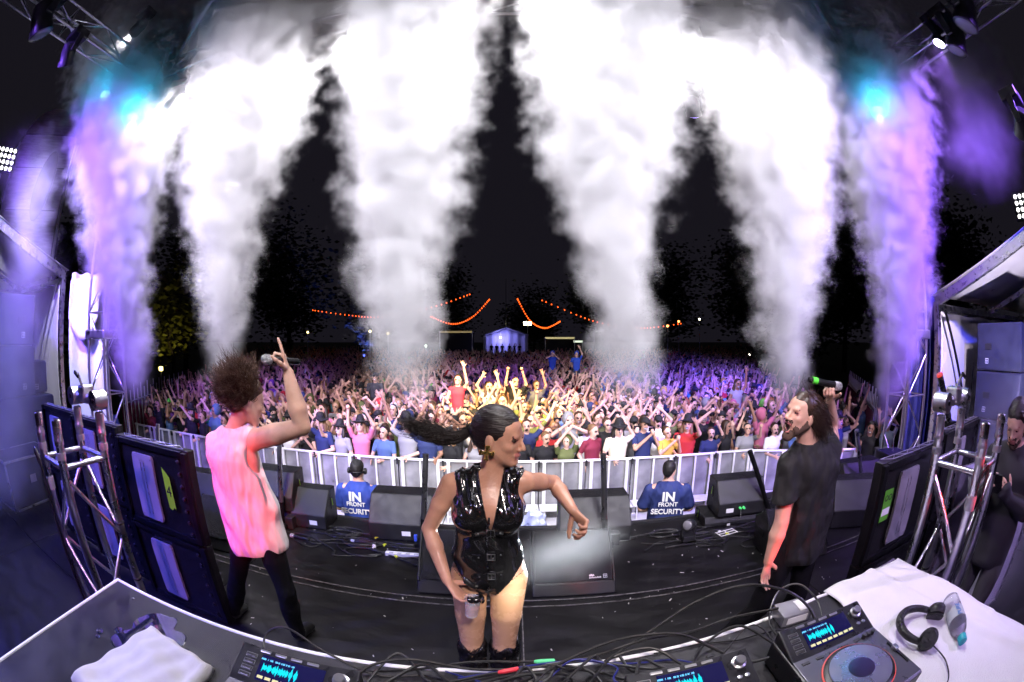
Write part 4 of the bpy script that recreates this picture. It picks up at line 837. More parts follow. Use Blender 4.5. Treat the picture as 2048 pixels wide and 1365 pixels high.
# security guards in the pit, seen from behind
navy = M('royal_blue_polo', (.025, .055, .30), .8, 0, .15, 10, 1., 6, bdist=.06, stretch=(1.6, 1.6, 1)); navy2 = M('navy_polo', (.018, .03, .13), .8, 0, .15, 10, 1., 6, bdist=.06, stretch=(1.6, 1.6, 1))
def guard(label, X0, Y0, shirt, rz, cap, headset, bulk=1., leanx=0.):
    t = thing('person', label, 'person', (X0, Y0, GZ + .01), rz); b = Blob(); w = bulk
    b.ecap((0, 0, .95), (0, 0, 1.10), (.17 * w, .13 * w), (.165 * w, .125 * w), (1, 0, 0), .04); b.ecap((0, 0, 1.10), (0, 0, 1.38), (.165 * w, .125 * w), (.19 * w, .13 * w), (1, 0, 0), .05); b.ecap((0, 0, 1.38), (0, 0, 1.48), (.185 * w, .12), (.12, .08), (1, 0, 0), .04)
    b.cap((-.17 * w, 0, 1.44), (.17 * w, 0, 1.44), .06, .06, .05); b.cap((0, .01, 1.47), (0, .02, 1.60), .066, .062, .03)
    for s in (-1, 1):
        limb(b, (s * .195 * w, 0, 1.43), (s * .27 * w, .04, 1.15), (s * .17, .24, 1.08), .060, .047, .033); add_hand(b, (s * .17, .24, 1.08), (-s * .6, .5, 0), (0, .2, -1), -s, (.4, .5, .5, .5))
        b.cap((s * .10, 0, .92), (s * .11, 0, .5), .10, .07, .03, 1); b.cap((s * .11, 0, .5), (s * .11, .02, .10), .07, .05, .02, 1); shoe(b, (s * .11, .02, .09), (s * .12, .17, .04), .045, 1)
    f, l, u = headframe((leanx, 1, -.05), (0, 0, 1)); hc = np.array((0, .03, 1.69)); P, R = add_head(b, hc, f, u, 1.03)
    trs = M('dark_trousers', (.015, .015, .02), .85)
    skin_obj('body', b.mesh(.011), [pale, trs, eye_m, brow_m, brow_m, mouth_m], t)
    v = b.grown(.016, lambda q: q[0] == 'e' and q[1][2] < 1.5 and abs(q[1][0]) < .1 or (q[0] == 'c' and min(q[1][2], q[2][2]) > 1.1 and max(q[1][2], q[2][2]) < 1.5 and max(q[3], q[4]) > .066))
    v.ecap((0, 0, .88), (0, 0, 1.05), (.205 * w, .165 * w), (.19 * w, .15 * w), (1, 0, 0), .04)
    for s in (-1, 1): v.cap((s * .195 * w, 0, 1.43), (s * .25 * w, .03, 1.22), .078, .080, .03)
    v.cap((0, .01, 1.46), (0, .015, 1.545), .082, .078, .02)
    sh = skin_obj('polo_shirt', v.mesh(.010, [lambda X, Y, Z: .84 - Z + 0 * X, lambda X, Y, Z: Z - 1.545 + .3 * Y], folds(.006, int(X0 * 10), 18)), [shirt], t)
    yb = lambda z: min(v.at([(0, y, z)])[0] > 0 and 9 or y for y in np.linspace(-.3, .2, 120))
    for s, z, of in (('IN', 1.34, .006), ('FRONT', 1.268, .0015), ('SECURITY', 1.165, .0025)):
        sz = {'IN': .165, 'FRONT': .076, 'SECURITY': .094}[s]; y0 = yb(z + .04) - .011
        tx = text(s, sz, whiteink, sh, (.0, y0, z), (math.radians(90 - (3 if z > 1.2 else 0)), 0, 0), 'lettering', .004, of)
    if cap:
        q = Blob(); q.ell(P(-.012, 0, .045), np.array((.113, .088, .096)), R, .02); q.ecap(P(.08, 0, .055), P(.155, 0, .045), (.06, .006), (.05, .005), l, .01)
        skin_obj('baseball_cap', q.mesh(.010, [lambda X, Y, Z: 1.69 + .025 - Z + 0 * X]), [M('black_cap', (.012, .012, .013), .8)], t)
    hb = Blob(); hb.ell(P(-.022, 0, .034), np.array((.107, .083, .096)) * 1.01, R, .02); hb.ell(P(-.08, 0, -.02), (.04, .06, .06), R, .03)
    skin_obj('hair', hb.mesh(.010, [lambda X, Y, Z: Y - hc[1] - (.0 + .95 * np.clip(Z - hc[2], -.03, .1)), lambda X, Y, Z: hc[2] - .07 - Z + 0 * X], folds(.003, 3, 80)), [M('black_short_hair', (.01, .008, .008), .6)], t)
    if headset:
        for s in (-1, 1):
            e = B().lathe([(.03, -.02), (.042, -.012), (.042, .012), (.034, .022)], P(-.01, s * .10, -.01), tuple(l * s), 14).build('ear_cup', blackpaint, t, True)
        ar = [P(-.02 - .11 * math.sin(a), .105 * math.cos(a), -.005) for a in np.linspace(0, math.pi, 13)]
        B().tube(ar, .009, 6).build('neck_band', blackmetal, t, True); B().tube(spline([P(.0, .10, -.03), P(.06, .11, -.07), P(.12, .06, -.075)], 6), .005, 6).build('mic_boom', blackmetal, t, True)
    return t
guard('security guard in royal blue polo, black cap and headset, seen from behind', -1.92, 4.82, navy, .06, True, True, 1.15)
guard('bareheaded security guard in navy polo with short black hair, seen from behind', 1.95, 4.82, navy2, -.26, False, False, 1.2, .3)
# ------------------------------------------------------------------ the crowd
def objmat(name, mode, pal=None, rough=.7, spec=.3):
    m = bpy.data.materials.new(name); m.use_nodes = True; N, L, p = nodes(m); p.inputs['Roughness'].default_value = rough; p.inputs['Specular IOR Level'].default_value = spec
    oi = N.new('ShaderNodeObjectInfo')
    if mode == 'object': L.new(oi.outputs['Color'], p.inputs['Base Color'])
    else:
        w = N.new('ShaderNodeTexWhiteNoise'); w.noise_dimensions = '1D'; a = N.new('ShaderNodeMath'); a.operation = 'MULTIPLY_ADD'; a.inputs[1].default_value = 37.7; a.inputs[2].default_value = mode
        L.new(oi.outputs['Random'], a.inputs[0]); L.new(a.outputs[0], w.inputs['W']); r = N.new('ShaderNodeValToRGB'); r.color_ramp.interpolation = 'CONSTANT'; el = r.color_ramp.elements
        while len(el) < len(pal): el.new(.5)
        for i, c in enumerate(pal): el[i].position = i / len(pal); el[i].color = (*c, 1)
        L.new(w.outputs['Value'], r.inputs[0]); L.new(r.outputs[0], p.inputs['Base Color'])
    return m
SK = [(.62, .38, .29), (.58, .34, .25), (.66, .42, .33), (.50, .29, .20), (.60, .37, .27), (.34, .18, .12), (.63, .40, .31)]
HR = [(.015, .010, .008), (.03, .017, .010), (.06, .032, .016), (.16, .09, .04), (.30, .19, .09), (.012, .010, .010), (.04, .02, .012)]
TOPS = [('black', (.012, .012, .014)), ('white', (.75, .74, .74)), ('grey', (.25, .25, .27)), ('navy blue', (.02, .03, .10)), ('red', (.45, .03, .03)), ('pink', (.55, .16, .25)), ('pale blue', (.30, .42, .62)), ('denim blue', (.08, .14, .28)),
        ('olive green', (.10, .12, .04)), ('mustard yellow', (.55, .36, .06)), ('maroon', (.18, .02, .04)), ('cream', (.65, .58, .45)), ('bright green', (.15, .50, .05)), ('purple', (.16, .05, .26)), ('orange', (.55, .20, .04)), ('teal', (.05, .30, .32))]
TW = [20, 5, 6, 7, 2, 2, 1, 4, 3, 1, 4, 2, 1, 2, 1, 1]
c_skin = objmat('crowd_skin', 1.3, SK, .5, .4); c_hair = objmat('crowd_hair', 4.1, HR, .5, .4); c_leg = objmat('crowd_trousers', 7.9, [(.02, .02, .03), (.05, .08, .16), (.012, .012, .012), (.3, .3, .32), (.03, .04, .08)], .8)
c_top = objmat('crowd_top', 'object', None, .8); c_dark = M('crowd_dark', (.012, .010, .010), .6, 0, 0); c_hat = M('crowd_black_hat', (.012, .012, .013), .8, 0, 0); c_teeth = M('crowd_teeth', (.7, .66, .6), .4, 0, 0)
POSES = {'both arms raised': ((.27, -.08, 1.62), (.20, -.12, 1.88), 1), 'arms flung wide': ((.36, -.02, 1.57), (.44, -.06, 1.84), 1), 'clapping overhead': ((.26, -.10, 1.62), (.05, -.12, 1.83), 1),
         'one arm raised': ((.25, -.10, 1.62), (.17, -.15, 1.90), 2), 'fist punched forward': ((.24, -.24, 1.50), (.16, -.42, 1.70), 2), 'phone held up': ((.20, -.20, 1.55), (.055, -.36, 1.72), 3), 'phone at face': ((.25, -.16, 1.22), (.055, -.30, 1.48), 3),
         'hands resting low': ((.26, -.06, 1.15), (.12, -.30, 1.12), 1), 'arms hanging down': ((.25, .02, 1.14), (.24, -.10, .90), 1), 'hands cupped to mouth': ((.28, -.14, 1.36), (.08, -.18, 1.53), 1), 'hand on head': ((.34, -.02, 1.56), (.12, -.06, 1.76), 2)}
def crowd_mesh(name, pose, hair, h=.0165, seed=0, turn=0.):
    rg = random.Random(seed); b = Blob(); el, wr, md = POSES[pose]; fem = hair in ('long hair', 'a bun', 'blonde long hair'); w = .92 if fem else 1.05
    b.ecap((0, 0, .92), (0, 0, 1.06), (.155 * w, .11), (.14 * w, .10), (1, 0, 0), .03, 1); b.ecap((0, 0, 1.06), (0, 0, 1.30), (.145 * w, .11), (.175 * w, .12), (1, 0, 0), .04, 1); b.ecap((0, 0, 1.30), (0, .01, 1.42), (.17 * w, .11), (.10, .065), (1, 0, 0), .03, 1)
    b.cap((-.13 * w, .01, 1.40), (.13 * w, .01, 1.40), .052, .052, .03, 1); b.cap((0, .01, 1.40), (0, -.01, 1.53), .055, .05, .02, 0)
    for s in (-1, 1):
        e_, w_ = el, wr
        if md == 2 and s == (1 if seed % 2 else -1): e_, w_ = (.27, .0, 1.14), (.18, -.26, 1.10)
        j = lambda p, a=.03: (s * p[0] * 1.0 + rg.gauss(0, a), p[1] + rg.gauss(0, a), p[2] + rg.gauss(0, a))
        S_ = (s * .175 * w, .01, 1.40); E_ = j(e_); W_ = j(w_, .02); slv = .62 if not fem else .12
        b.cap(S_, tuple(np.array(S_) + (np.array(E_) - np.array(S_)) * slv), .055, .052, .02, 1); b.cap(S_, E_, .045, .036, .02, 0); b.cap(E_, W_, .037, .027, .02, 0)
        d = nrm(np.array(W_) - np.array(E_)); n = np.array((0, -1., 0)) if md != 3 else np.array((-s, -.2, 0)); sd = np.cross(d, n); sd = sd / (np.linalg.norm(sd) + 1e-6); W_ = np.array(W_)
        b.ecap(W_, W_ + d * .075, (.028, .020), (.040, .018), sd, .01, 0)
        if rg.random() < .7 and md != 3:
            for q in (-.8, -.1, .6): b.cap(W_ + d * .08 + sd * .03 * q, W_ + d * .165 + sd * (.055 * q), .014, .010, .004, 0)
            b.cap(W_ + d * .03 + sd * .03, W_ + d * .085 + sd * .075, .014, .011, .006, 0)
        else: b.ell(W_ + d * .09 - np.array((0, .01, 0)), (.042, .042, .042), None, .01, 0)
        b.cap((s * .09, 0, .90), (s * .10, -.01, .50), .09, .066, .02, 3); b.cap((s * .10, -.01, .50), (s * .11, .02, .08), .066, .048, .02, 3); b.cap((s * .11, .02, .06), (s * .12, -.13, .035), .045, .038, .02, 4)
    tl = rg.gauss(0, .12); f, l, u = headframe((math.sin(turn), -math.cos(turn), rg.uniform(-.05, .22)), (tl, 0, 1)); hc = np.array((tl * .1, -.015, 1.61)); R = np.stack([f, l, u]); P = lambda x, y, z: hc + f * x + l * y + u * z
    b.ell(P(-.01, 0, .03), (.098, .078, .09), R, .02, 0); b.ell(P(.035, 0, -.035), (.055, .058, .085), R, .03, 0); b.cap(P(.088, 0, .0), P(.112, 0, -.032), .012, .014, .006, 0)
    b.cap(P(.082, -.045, .004), P(.092, -.018, .004), .0092, .0092, .001, 4); b.cap(P(.082, .045, .004), P(.092, .018, .004), .0092, .0092, .001, 4)
    op = rg.random()
    if op < .45: b.ell(P(.083, 0, -.072), (.014, .022, .020), R, .001, 4)
    elif op < .85: b.ell(P(.083, 0, -.066), (.012, .027, .010), R, .001, 6)
    if hair in ('long hair', 'blonde long hair'):
        b.ell(P(-.03, 0, .045), (.105, .092, .10), R, .01, 2); 
        for s in (-1, 1): b.cap(P(-.02, s * .08, .02), P(-.02, s * .105, -.22), .04, .045, .02, 2)
        b.ecap(P(-.07, 0, .02), P(-.08, 0, -.24), (.09, .045), (.10, .04), l, .02, 2)
    elif hair == 'a bun': b.ell(P(-.03, 0, .045), (.102, .088, .098), R, .01, 2); b.ell(P(-.06, 0, .155), (.045, .045, .04), R, .01, 2)
    elif hair == 'a black wide-brimmed hat':
        b.ecap(P(0, 0, .075), P(0, 0, .15), (.088, .098), (.075, .085), l, .01, 5); b.ecap(P(-.005, 0, .068), P(.005, 0, .074), (.165, .185), (.165, .185), l, .004, 5)
        b.p[-1] = ('l', A(P(0, 0, .072)), A((.185, .165, .018)), R, 0, .004, 5, 0)
        for s in (-1, 1): b.cap(P(-.03, s * .075, .02), P(-.02, s * .095, -.14), .036, .04, .02, 2)
    elif hair in ('a dark cap', 'a bright green cap'):
        b.ell(P(-.01, 0, .055), (.106, .088, .085), R, .008, 5); b.ell(P(.12, 0, .055), (.055, .06, .012), R, .004, 5); b.ell(P(-.06, 0, -.02), (.055, .072, .06), R, .01, 2)
    elif hair == 'a hood': b.ell(P(-.035, 0, .03), (.125, .108, .135), R, .02, 1); b.sub(P(.08, 0, -.01), (.07, .07, .11), R, .01); b.ell(P(.02, 0, -.01), (.07, .066, .10), R, .004, 0); b.cap(P(.07, -.042, .002), P(.085, -.015, .002), .0092, .0092, .001, 4); b.cap(P(.07, .042, .002), P(.085, .015, .002), .0092, .0092, .001, 4)
    else: b.ell(P(-.032, 0, .048), (.102, .086, .092), R, .01, 2); b.ell(P(-.07, 0, -.02), (.045, .068, .06), R, .01, 2)
    V, F, lb = b.mesh(h); mats = [c_skin, c_top, c_hair, c_leg, c_dark, c_hat if hair != 'a bright green cap' else M('crowd_green_cap', (.1, .75, .05), .5, 0, 0), c_teeth]
    o = skin_obj(name, (V, F, lb), mats); me = o.data; bpy.data.objects.remove(o)
    return me
TEMPL = []
HAIRS = ['short hair', 'long hair', 'short hair', 'a bun', 'long hair', 'short hair', 'a dark cap', 'long hair', 'a black wide-brimmed hat', 'short hair', 'a hood', 'long hair']
_pk = list(POSES)
for i in range(34):
    po = _pk[i % len(_pk)]; ha = HAIRS[(i * 5 + i // 7) % len(HAIRS)]
    if i == 33: po, ha = 'one arm raised', 'a bright green cap'
    TEMPL.append((po, ha, crowd_mesh('crowd_person', po, ha, .015, i, random.Random(i).gauss(0, .25))))
def bar_y(x): return 7.3 if x < .9 else (7.3 - .009 * max(0, (x + 9.3) / .85 - 12) ** 2 if x < 4.7 else 6.9 - (x - 4.98) * .52)
rc = random.Random(21); people = []
def nth(n): return '%d%s' % (n, 'th' if 10 <= n % 100 <= 20 else {1: 'st', 2: 'nd', 3: 'rd'}.get(n % 10, 'th'))
rown = ['front', 'second', 'third', 'fourth', 'fifth', 'sixth', 'seventh', 'eighth', 'ninth']
phone_w = M('white_phone', (.75, .75, .78), .3, 0, 0); phone_k = M('black_phone', (.012, .012, .014), .2, 0, 0)
ph_me = None
def place_person(x, y, z, ti, rz, label, group, col, sc=1., mirror=False):
    o = bpy.data.objects.new('person', TEMPL[ti][2]); COL.objects.link(o); o.location = (x, y, z); o.rotation_euler = (0, 0, rz); o.scale = (-sc if mirror else sc, sc, sc); o.color = (*col, 1)
    return tag(o, label, 'person', group)
cnt = 0; row = 0; used = set()
FRONT = [i for i, t_ in enumerate(TEMPL) if t_[0] in ('hands resting low', 'both arms raised', 'fist punched forward', 'phone at face', 'hands cupped to mouth', 'arms hanging down', 'hand on head', 'clapping overhead')]
BACK = [i for i, t_ in enumerate(TEMPL) if t_[0] not in ('arms hanging down', 'hands resting low')]
while cnt < 294:
    x = -9.35 - .40 * row + rc.uniform(0, .3); n = 0; xm = 6.7 + .5 * row
    while x < xm and cnt < 294:
        y = max(bar_y(x) + .36, 0) + row * .52 + rc.gauss(0, .07); n += 1; cnt += 1
        ti = rc.choice(FRONT if row == 0 else BACK)
        if ti == 33 and ti in used: ti = 5
        used.add(ti); cn, col = rc.choices(TOPS, TW)[0]; po, ha, me = TEMPL[ti]
        sc = rc.gauss(1.0, .05); sc = max(.9, min(1.1, sc)); rz = math.atan2(-x, y + 6) * -.45 + rc.gauss(0, .22)
        lb = 'person in %s top, %s, %s, %s in %s row' % (cn, ha.replace('a ', '').replace('wide-', '').replace('black brimmed', 'brimmed'), po, nth(n), rown[min(row, 8)])
        o = place_person(x, y, gz(x, y), ti, rz, lb, 'crowd behind the barrier', col, sc, rc.random() < .5)
        if po.startswith('phone'):
            if ph_me is None: ph_me = B().box((0, 0, 0), (.145 if 0 else .075, .009, .15)).build('phone', phone_w, None, bevel=.004); pho = ph_me
            else: pho = share(ph_me, 'phone', None); 
            if rc.random() < .35: pho.data = pho.data.copy(); pho.data.materials[0] = phone_k; pc = 'black'
            else: pc = 'white'
            wz = 1.83 if 'up' in po else 1.58; q = Matrix.Rotation(rz, 3, 'Z') @ Vector((0, -.36 if 'up' in po else -.31, wz)) * sc
            pho.location = (x + q.x, y + q.y, gz(x, y) + q.z); pho.rotation_euler = (0, math.pi / 2 if rc.random() < .4 else 0, rz)
            tag(pho, '%s phone held by the %s person in the %s row' % (pc, nth(n), rown[min(row, 8)]), 'phone', 'phones held up in the crowd')
        x += rc.uniform(.38, .53)
    row += 1
# people on shoulders, easy to pick out
RIDERS = [(-1.25, 9.7, .80, 'one arm raised', 'long hair', 'crimson', (.42, .03, .06), 'person in crimson jacket on shoulders, one arm stretched high left of the yellow spotlight'),
          (.10, 10.6, .66, 'both arms raised', 'short hair', 'black', (.012, .012, .013), 'man in black T-shirt on shoulders with both arms up below the far marquee'),
          (-.55, 10.2, .58, 'both arms raised', 'blonde long hair', 'white', (.7, .68, .62), 'woman in white top on shoulders in the yellow spotlight'),
          (.62, 10.9, .55, 'one arm raised', 'short hair', 'grey', (.08, .08, .09), 'smiling person in grey jacket on shoulders right of the yellow spotlight'),
          (-.20, 9.1, .40, 'both arms raised', 'long hair', 'cream', (.6, .55, .4), 'woman in cream singlet lifted in front of the yellow spotlight'),
          (-3.75, 11.2, .70, 'arms hanging down', 'a dark cap', 'charcoal', (.03, .03, .035), 'person in charcoal sweater standing above the crowd left of the smoke'),
          (2.9, 19.0, 1.1, 'one arm raised', 'a hood', 'blue', (.03, .08, .5), 'hooded person in blue poncho on shoulders far back under blue light'),
          (1.9, 20.0, 1.1, 'hands cupped to mouth', 'a hood', 'blue', (.03, .08, .5), 'second hooded person in blue poncho on shoulders beside the far marquee'),
          (5.7, 9.6, .60, 'one arm raised', 'long hair', 'striped', (.35, .35, .4), 'grey-shirted person lifted above the crowd beside the singer in black')]
for x, y, dz, po, ha, cn, col, lb in RIDERS:
    ti = next((i for i, t_ in enumerate(TEMPL) if t_[0] == po and t_[1] == ha), None)
    if ti is None: TEMPL.append((po, ha, crowd_mesh('crowd_person', po, ha, .015, 40 + len(TEMPL), 0))); ti = len(TEMPL) - 1
    place_person(x, y, gz(x, y) + dz, ti, rc.gauss(0, .1), lb, 'people lifted above the crowd', col)
# everyone farther back: one mass
coll = bpy.data.collections.new('crowd_templates')
c_top2 = objmat('far_crowd_top', 11.7, [c for (n_, c), w_ in zip(TOPS, TW) for _ in range(1 + (w_ > 2) + (w_ > 5) + 2 * (w_ > 9))][:31], .8)
for i in BACK[:22]:
    me = TEMPL[i][2].copy(); me.materials[1] = c_top2; o = bpy.data.objects.new('crowd_source', me); coll.objects.link(o)
pts = []; y = 7.3 + .36 + .52 * row - .2
while y < 52:
    sp = .54 + .012 * (y - 10); x = -10.0 - .55 * (y - 8)
    while x < 7.2 + .55 * (y - 8):
        pts.append((x + rc.gauss(0, .1), y + rc.gauss(0, .12)))
        x += sp * rc.uniform(.85, 1.2)
    y += sp * 1.05
me = bpy.data.meshes.new('crowd'); me.from_pydata([(x, y, gz(x, y)) for x, y in pts], [], []); crowd = bpy.data.objects.new('crowd', me); COL.objects.link(crowd)
nt = bpy.data.node_groups.new('crowd_scatter', 'GeometryNodeTree'); nt.interface.new_socket('Geometry', in_out='INPUT', socket_type='NodeSocketGeometry'); nt.interface.new_socket('Geometry', in_out='OUTPUT', socket_type='NodeSocketGeometry')
gi = nt.nodes.new('NodeGroupInput'); go = nt.nodes.new('NodeGroupOutput'); ci = nt.nodes.new('GeometryNodeCollectionInfo'); ci.inputs[0].default_value = coll; ci.inputs[1].default_value = True
ip = nt.nodes.new('GeometryNodeInstanceOnPoints'); ip.inputs['Pick Instance'].default_value = True
def rv(lo, hi, seed, t='FLOAT'):
    r = nt.nodes.new('FunctionNodeRandomValue'); r.data_type = t
    if t == 'FLOAT': r.inputs[2].default_value = lo; r.inputs[3].default_value = hi; r.inputs['Seed'].default_value = seed; return r.outputs[1]
    r.inputs[4].default_value = lo; r.inputs[5].default_value = hi; r.inputs['Seed'].default_value = seed; return r.outputs[2]
cx = nt.nodes.new('ShaderNodeCombineXYZ'); nt.links.new(rv(-.5, .5, 3), cx.inputs[2]); e2r = nt.nodes.new('FunctionNodeEulerToRotation'); nt.links.new(cx.outputs[0], e2r.inputs[0])
nt.links.new(gi.outputs[0], ip.inputs['Points']); nt.links.new(ci.outputs[0], ip.inputs['Instance']); nt.links.new(rv(0, 21, 5, 'INT'), ip.inputs['Instance Index']); nt.links.new(e2r.outputs[0], ip.inputs['Rotation']); nt.links.new(rv(.9, 1.1, 9), ip.inputs['Scale']); nt.links.new(ip.outputs[0], go.inputs[0])
md = crowd.modifiers.new('scatter', 'NODES'); md.node_group = nt
tag(crowd, 'dense festival crowd with raised arms filling the field behind the front rows', 'crowd', None, 'stuff')
print('crowd', len(pts), cnt, row, time.time() - T0)
# ------------------------------------------------------------------ DJ table
lam = M('grey_textured_laminate', (.030, .030, .034), .45, 0, .35, 5, 0, spec=.2); N, L, p = nodes(lam)
tc = N.new('ShaderNodeTexCoord'); ck = N.new('ShaderNodeTexChecker'); ck.inputs['Scale'].default_value = 230; mp = N.new('ShaderNodeMapping'); mp.inputs['Rotation'].default_value = (0, 0, .78); bp = N.new('ShaderNodeBump'); bp.inputs['Strength'].default_value = .5; bp.inputs['Distance'].default_value = .002
L.new(tc.outputs['Object'], mp.inputs[0]); L.new(mp.outputs[0], ck.inputs[0]); L.new(ck.outputs['Fac'], bp.inputs['Height']); L.new(bp.outputs[0], p.inputs['Normal'])
tb = thing('dj_table', 'long grey table with bright metal edging across the foot of the picture', 'table', (0, 0, 0))
TP = [(-1.58, -.35), (1.78, -.35), (1.735, .985), (1.2, 1.06), (-1.65, .885)]
B().prism(TP, .955, 1.0, 'z').build('table_top', lam, tb)
edge = M('bright_edge_trim', (.88, .88, .9), .45, 0, .05, 9)
for a, b_ in ((3, 4), (4, 0), (2, 3)):
    (x0, y0), (x1, y1) = TP[a], TP[b_]; B().tube([(x0, y0, 1.0), (x1, y1, 1.0)], .0075, 8).build('edge_trim', edge, tb, True)
for x, y in ((-1.5, -.25), (-1.52, .8), (1.6, -.25), (1.6, .9), (0, .9)): B().box((x, y, .478), (.05, .05, .952)).build('leg', blackmetal, tb)
sheet(lambda u, v: (lerp(-1.6, 1.2, u), lerp(.865, 1.04, u) + .012 * math.sin(u * 70), lerp(.02, .95, v)), 90, 4, 'front_drape', skm, tb)
for x, y in ((-1.47, .83), (-.78, .88)): B().lathe([(.008, 0), (.008, .002), (.004, .004), (.0003, .0042)], (x, y, 1.0005), n=12).build('screw', alu, tb, True)
# spilt drink
wat = M('spilt_water', (.01, .012, .03), .04, 0, 0, spec=.9, coat=1.)
rg = random.Random(4); ang = np.linspace(0, 2 * math.pi, 60, endpoint=False); rr = [1 + .20 * math.sin(3 * a + 1) + .10 * math.sin(5 * a) + .05 * math.sin(8 * a + 2) for a in ang]
V = [(-1.235, .70, 1.0022)] + [(-1.235 + .135 * r * math.cos(a) * .9 + .03 * math.sin(a), .70 + .15 * r * math.sin(a), 1.0022 if k else 1.0005) for k, s_ in ((1, .97), (0, 1)) for a, r in [(a, r * s_) for a, r in zip(ang, rr)]]
F = [(0, 1 + i, 1 + (i + 1) % 60) for i in range(60)] + [(1 + i, 61 + i, 61 + (i + 1) % 60, 1 + (i + 1) % 60) for i in range(60)]
tag(mesh_obj('puddle', V, F, wat, None), 'spilt liquid reflecting blue light on the table, beside the folded towel', 'puddle')
for i, (x, y, s) in enumerate(((-1.42, .55, .018), (-1.40, .52, .012), (-1.05, .72, .016), (-1.02, .69, .01), (-1.36, .62, .022))):
    tag(B().lathe([(s, 0), (s * .95, .0014), (s * .5, .002), (.0003, .0022)], (x, y, 1.0008), n=14).build('droplet', wat, None, True), ('largest spilt droplet, nearest the table corner', 'small spilt droplet beside the larger one left of the puddle', 'spilt droplet at the right end of the puddle', 'tiny spilt droplet right of the puddle', 'round spilt droplet touching the left of the puddle')[i], 'droplet', 'droplets on the table')
# folded towel
tow = M('white_terry', (.80, .78, .80), .95, 0, .06, 14, 1.0, 330, sheen=.4)
def towel(u, v):
    c = [(-1.28, .24), (-.86, .26), (-.90, .70), (-1.235, .735)]; e = .5 - abs(u - .5); g_ = .5 - abs(v - .5); x = lerp(lerp(c[0][0], c[1][0], u), lerp(c[3][0], c[2][0], u), v); y = lerp(lerp(c[0][1], c[1][1], u), lerp(c[3][1], c[2][1], u), v)
    m = min(e, g_); h_ = .045 * min(1, (m / .07)) ** .45 if m > 0 else 0
    return (x + .004 * math.sin(v * 23), y + .004 * math.sin(u * 19), 1.004 + h_ + .012 * math.sin(u * 6 + v * 5 + 2 * math.sin(v * 3)) * min(1, m * 8) + .007 * math.sin(v * 17 + 5 * u) * min(1, m * 6) + .004 * math.sin(u * 29 - v * 11) * min(1, m * 8))
tw_ = sheet(towel, 60, 60, 'towel', tow, None, .003); tag(tw_, 'folded white towel on the table beside the spilt drink', 'towel')
# ------------------------------------------------------------------ media players
scr = bpy.data.materials.new('player_screen'); scr.use_nodes = True; N, L, p = nodes(scr); p.inputs['Base Color'].default_value = (.01, .01, .015, 1); p.inputs['Roughness'].default_value = .15
tc = N.new('ShaderNodeTexCoord'); sx = N.new('ShaderNodeSeparateXYZ'); L.new(tc.outputs['Generated'], sx.inputs[0])
def mth(op, a, b=0.):
    n = N.new('ShaderNodeMath'); n.operation = op
    for i, q in enumerate((a, b)):
        if isinstance(q, (int, float)): n.inputs[i].default_value = q
        else: L.new(q, n.inputs[i])
    return n.outputs[0]
nz = N.new('ShaderNodeTexNoise'); nz.noise_dimensions = '1D'; nz.inputs['Scale'].default_value = 26; nz.inputs['Detail'].default_value = 6; L.new(sx.outputs[0], nz.inputs['W'])
wave = mth('LESS_THAN', mth('ABSOLUTE', mth('SUBTRACT', sx.outputs[1], .52)), mth('MULTIPLY', mth('SUBTRACT', nz.outputs[0], .30), .55)); wave = mth('MULTIPLY', wave, mth('LESS_THAN', sx.outputs[0], .62)); wave = mth('MULTIPLY', wave, mth('GREATER_THAN', sx.outputs[0], .06))
row_ = mth('MULTIPLY', mth('GREATER_THAN', sx.outputs[1], .80), mth('LESS_THAN', sx.outputs[1], .87)); row_ = mth('MULTIPLY', row_, mth('LESS_THAN', sx.outputs[0], .55)); tx_ = mth('MULTIPLY', row_, mth('GREATER_THAN', nz.outputs[0], .48))
bt_ = mth('MULTIPLY', mth('GREATER_THAN', sx.outputs[1], .08), mth('LESS_THAN', sx.outputs[1], .19)); bt_ = mth('MULTIPLY', bt_, mth('GREATER_THAN', mth('FRACT', mth('MULTIPLY', sx.outputs[0], 8.)), .25))
cb = N.new('ShaderNodeCombineXYZ'); L.new(mth('ADD', mth('MULTIPLY', bt_, .75), mth('MULTIPLY', tx_, .15)), cb.inputs[0]); L.new(mth('ADD', mth('ADD', mth('MULTIPLY', wave, .75), mth('MULTIPLY', bt_, .7)), mth('MULTIPLY', tx_, .6)), cb.inputs[1]); L.new(mth('ADD', mth('ADD', mth('MULTIPLY', wave, .9), mth('MULTIPLY', bt_, .35)), mth('ADD', mth('MULTIPLY', tx_, 1.), .05)), cb.inputs[2])
L.new(cb.outputs[0], p.inputs['Emission Color']); p.inputs['Emission Strength'].default_value = 1.0; scr.cycles.emission_sampling = 'NONE'
cd_body = M('player_black_plastic', (.016, .016, .02), .35, 0, .15, 20, .1, 200); cd_top = M('player_grey_top', (.10, .10, .12), .35, .4, .1, 12); jog_m = M('jog_platter', (.32, .32, .36), .3, .8, .1, 10); btn_m = M('player_button', (.04, .04, .045), .3, 0, 0); btn_s = M('button_rim_silver', (.45, .45, .48), .3, .9, 0)
amber = emis('amber_button', (1, .42, .03), 3.); redled = emis('red_led', (1, .05, .03), .6)
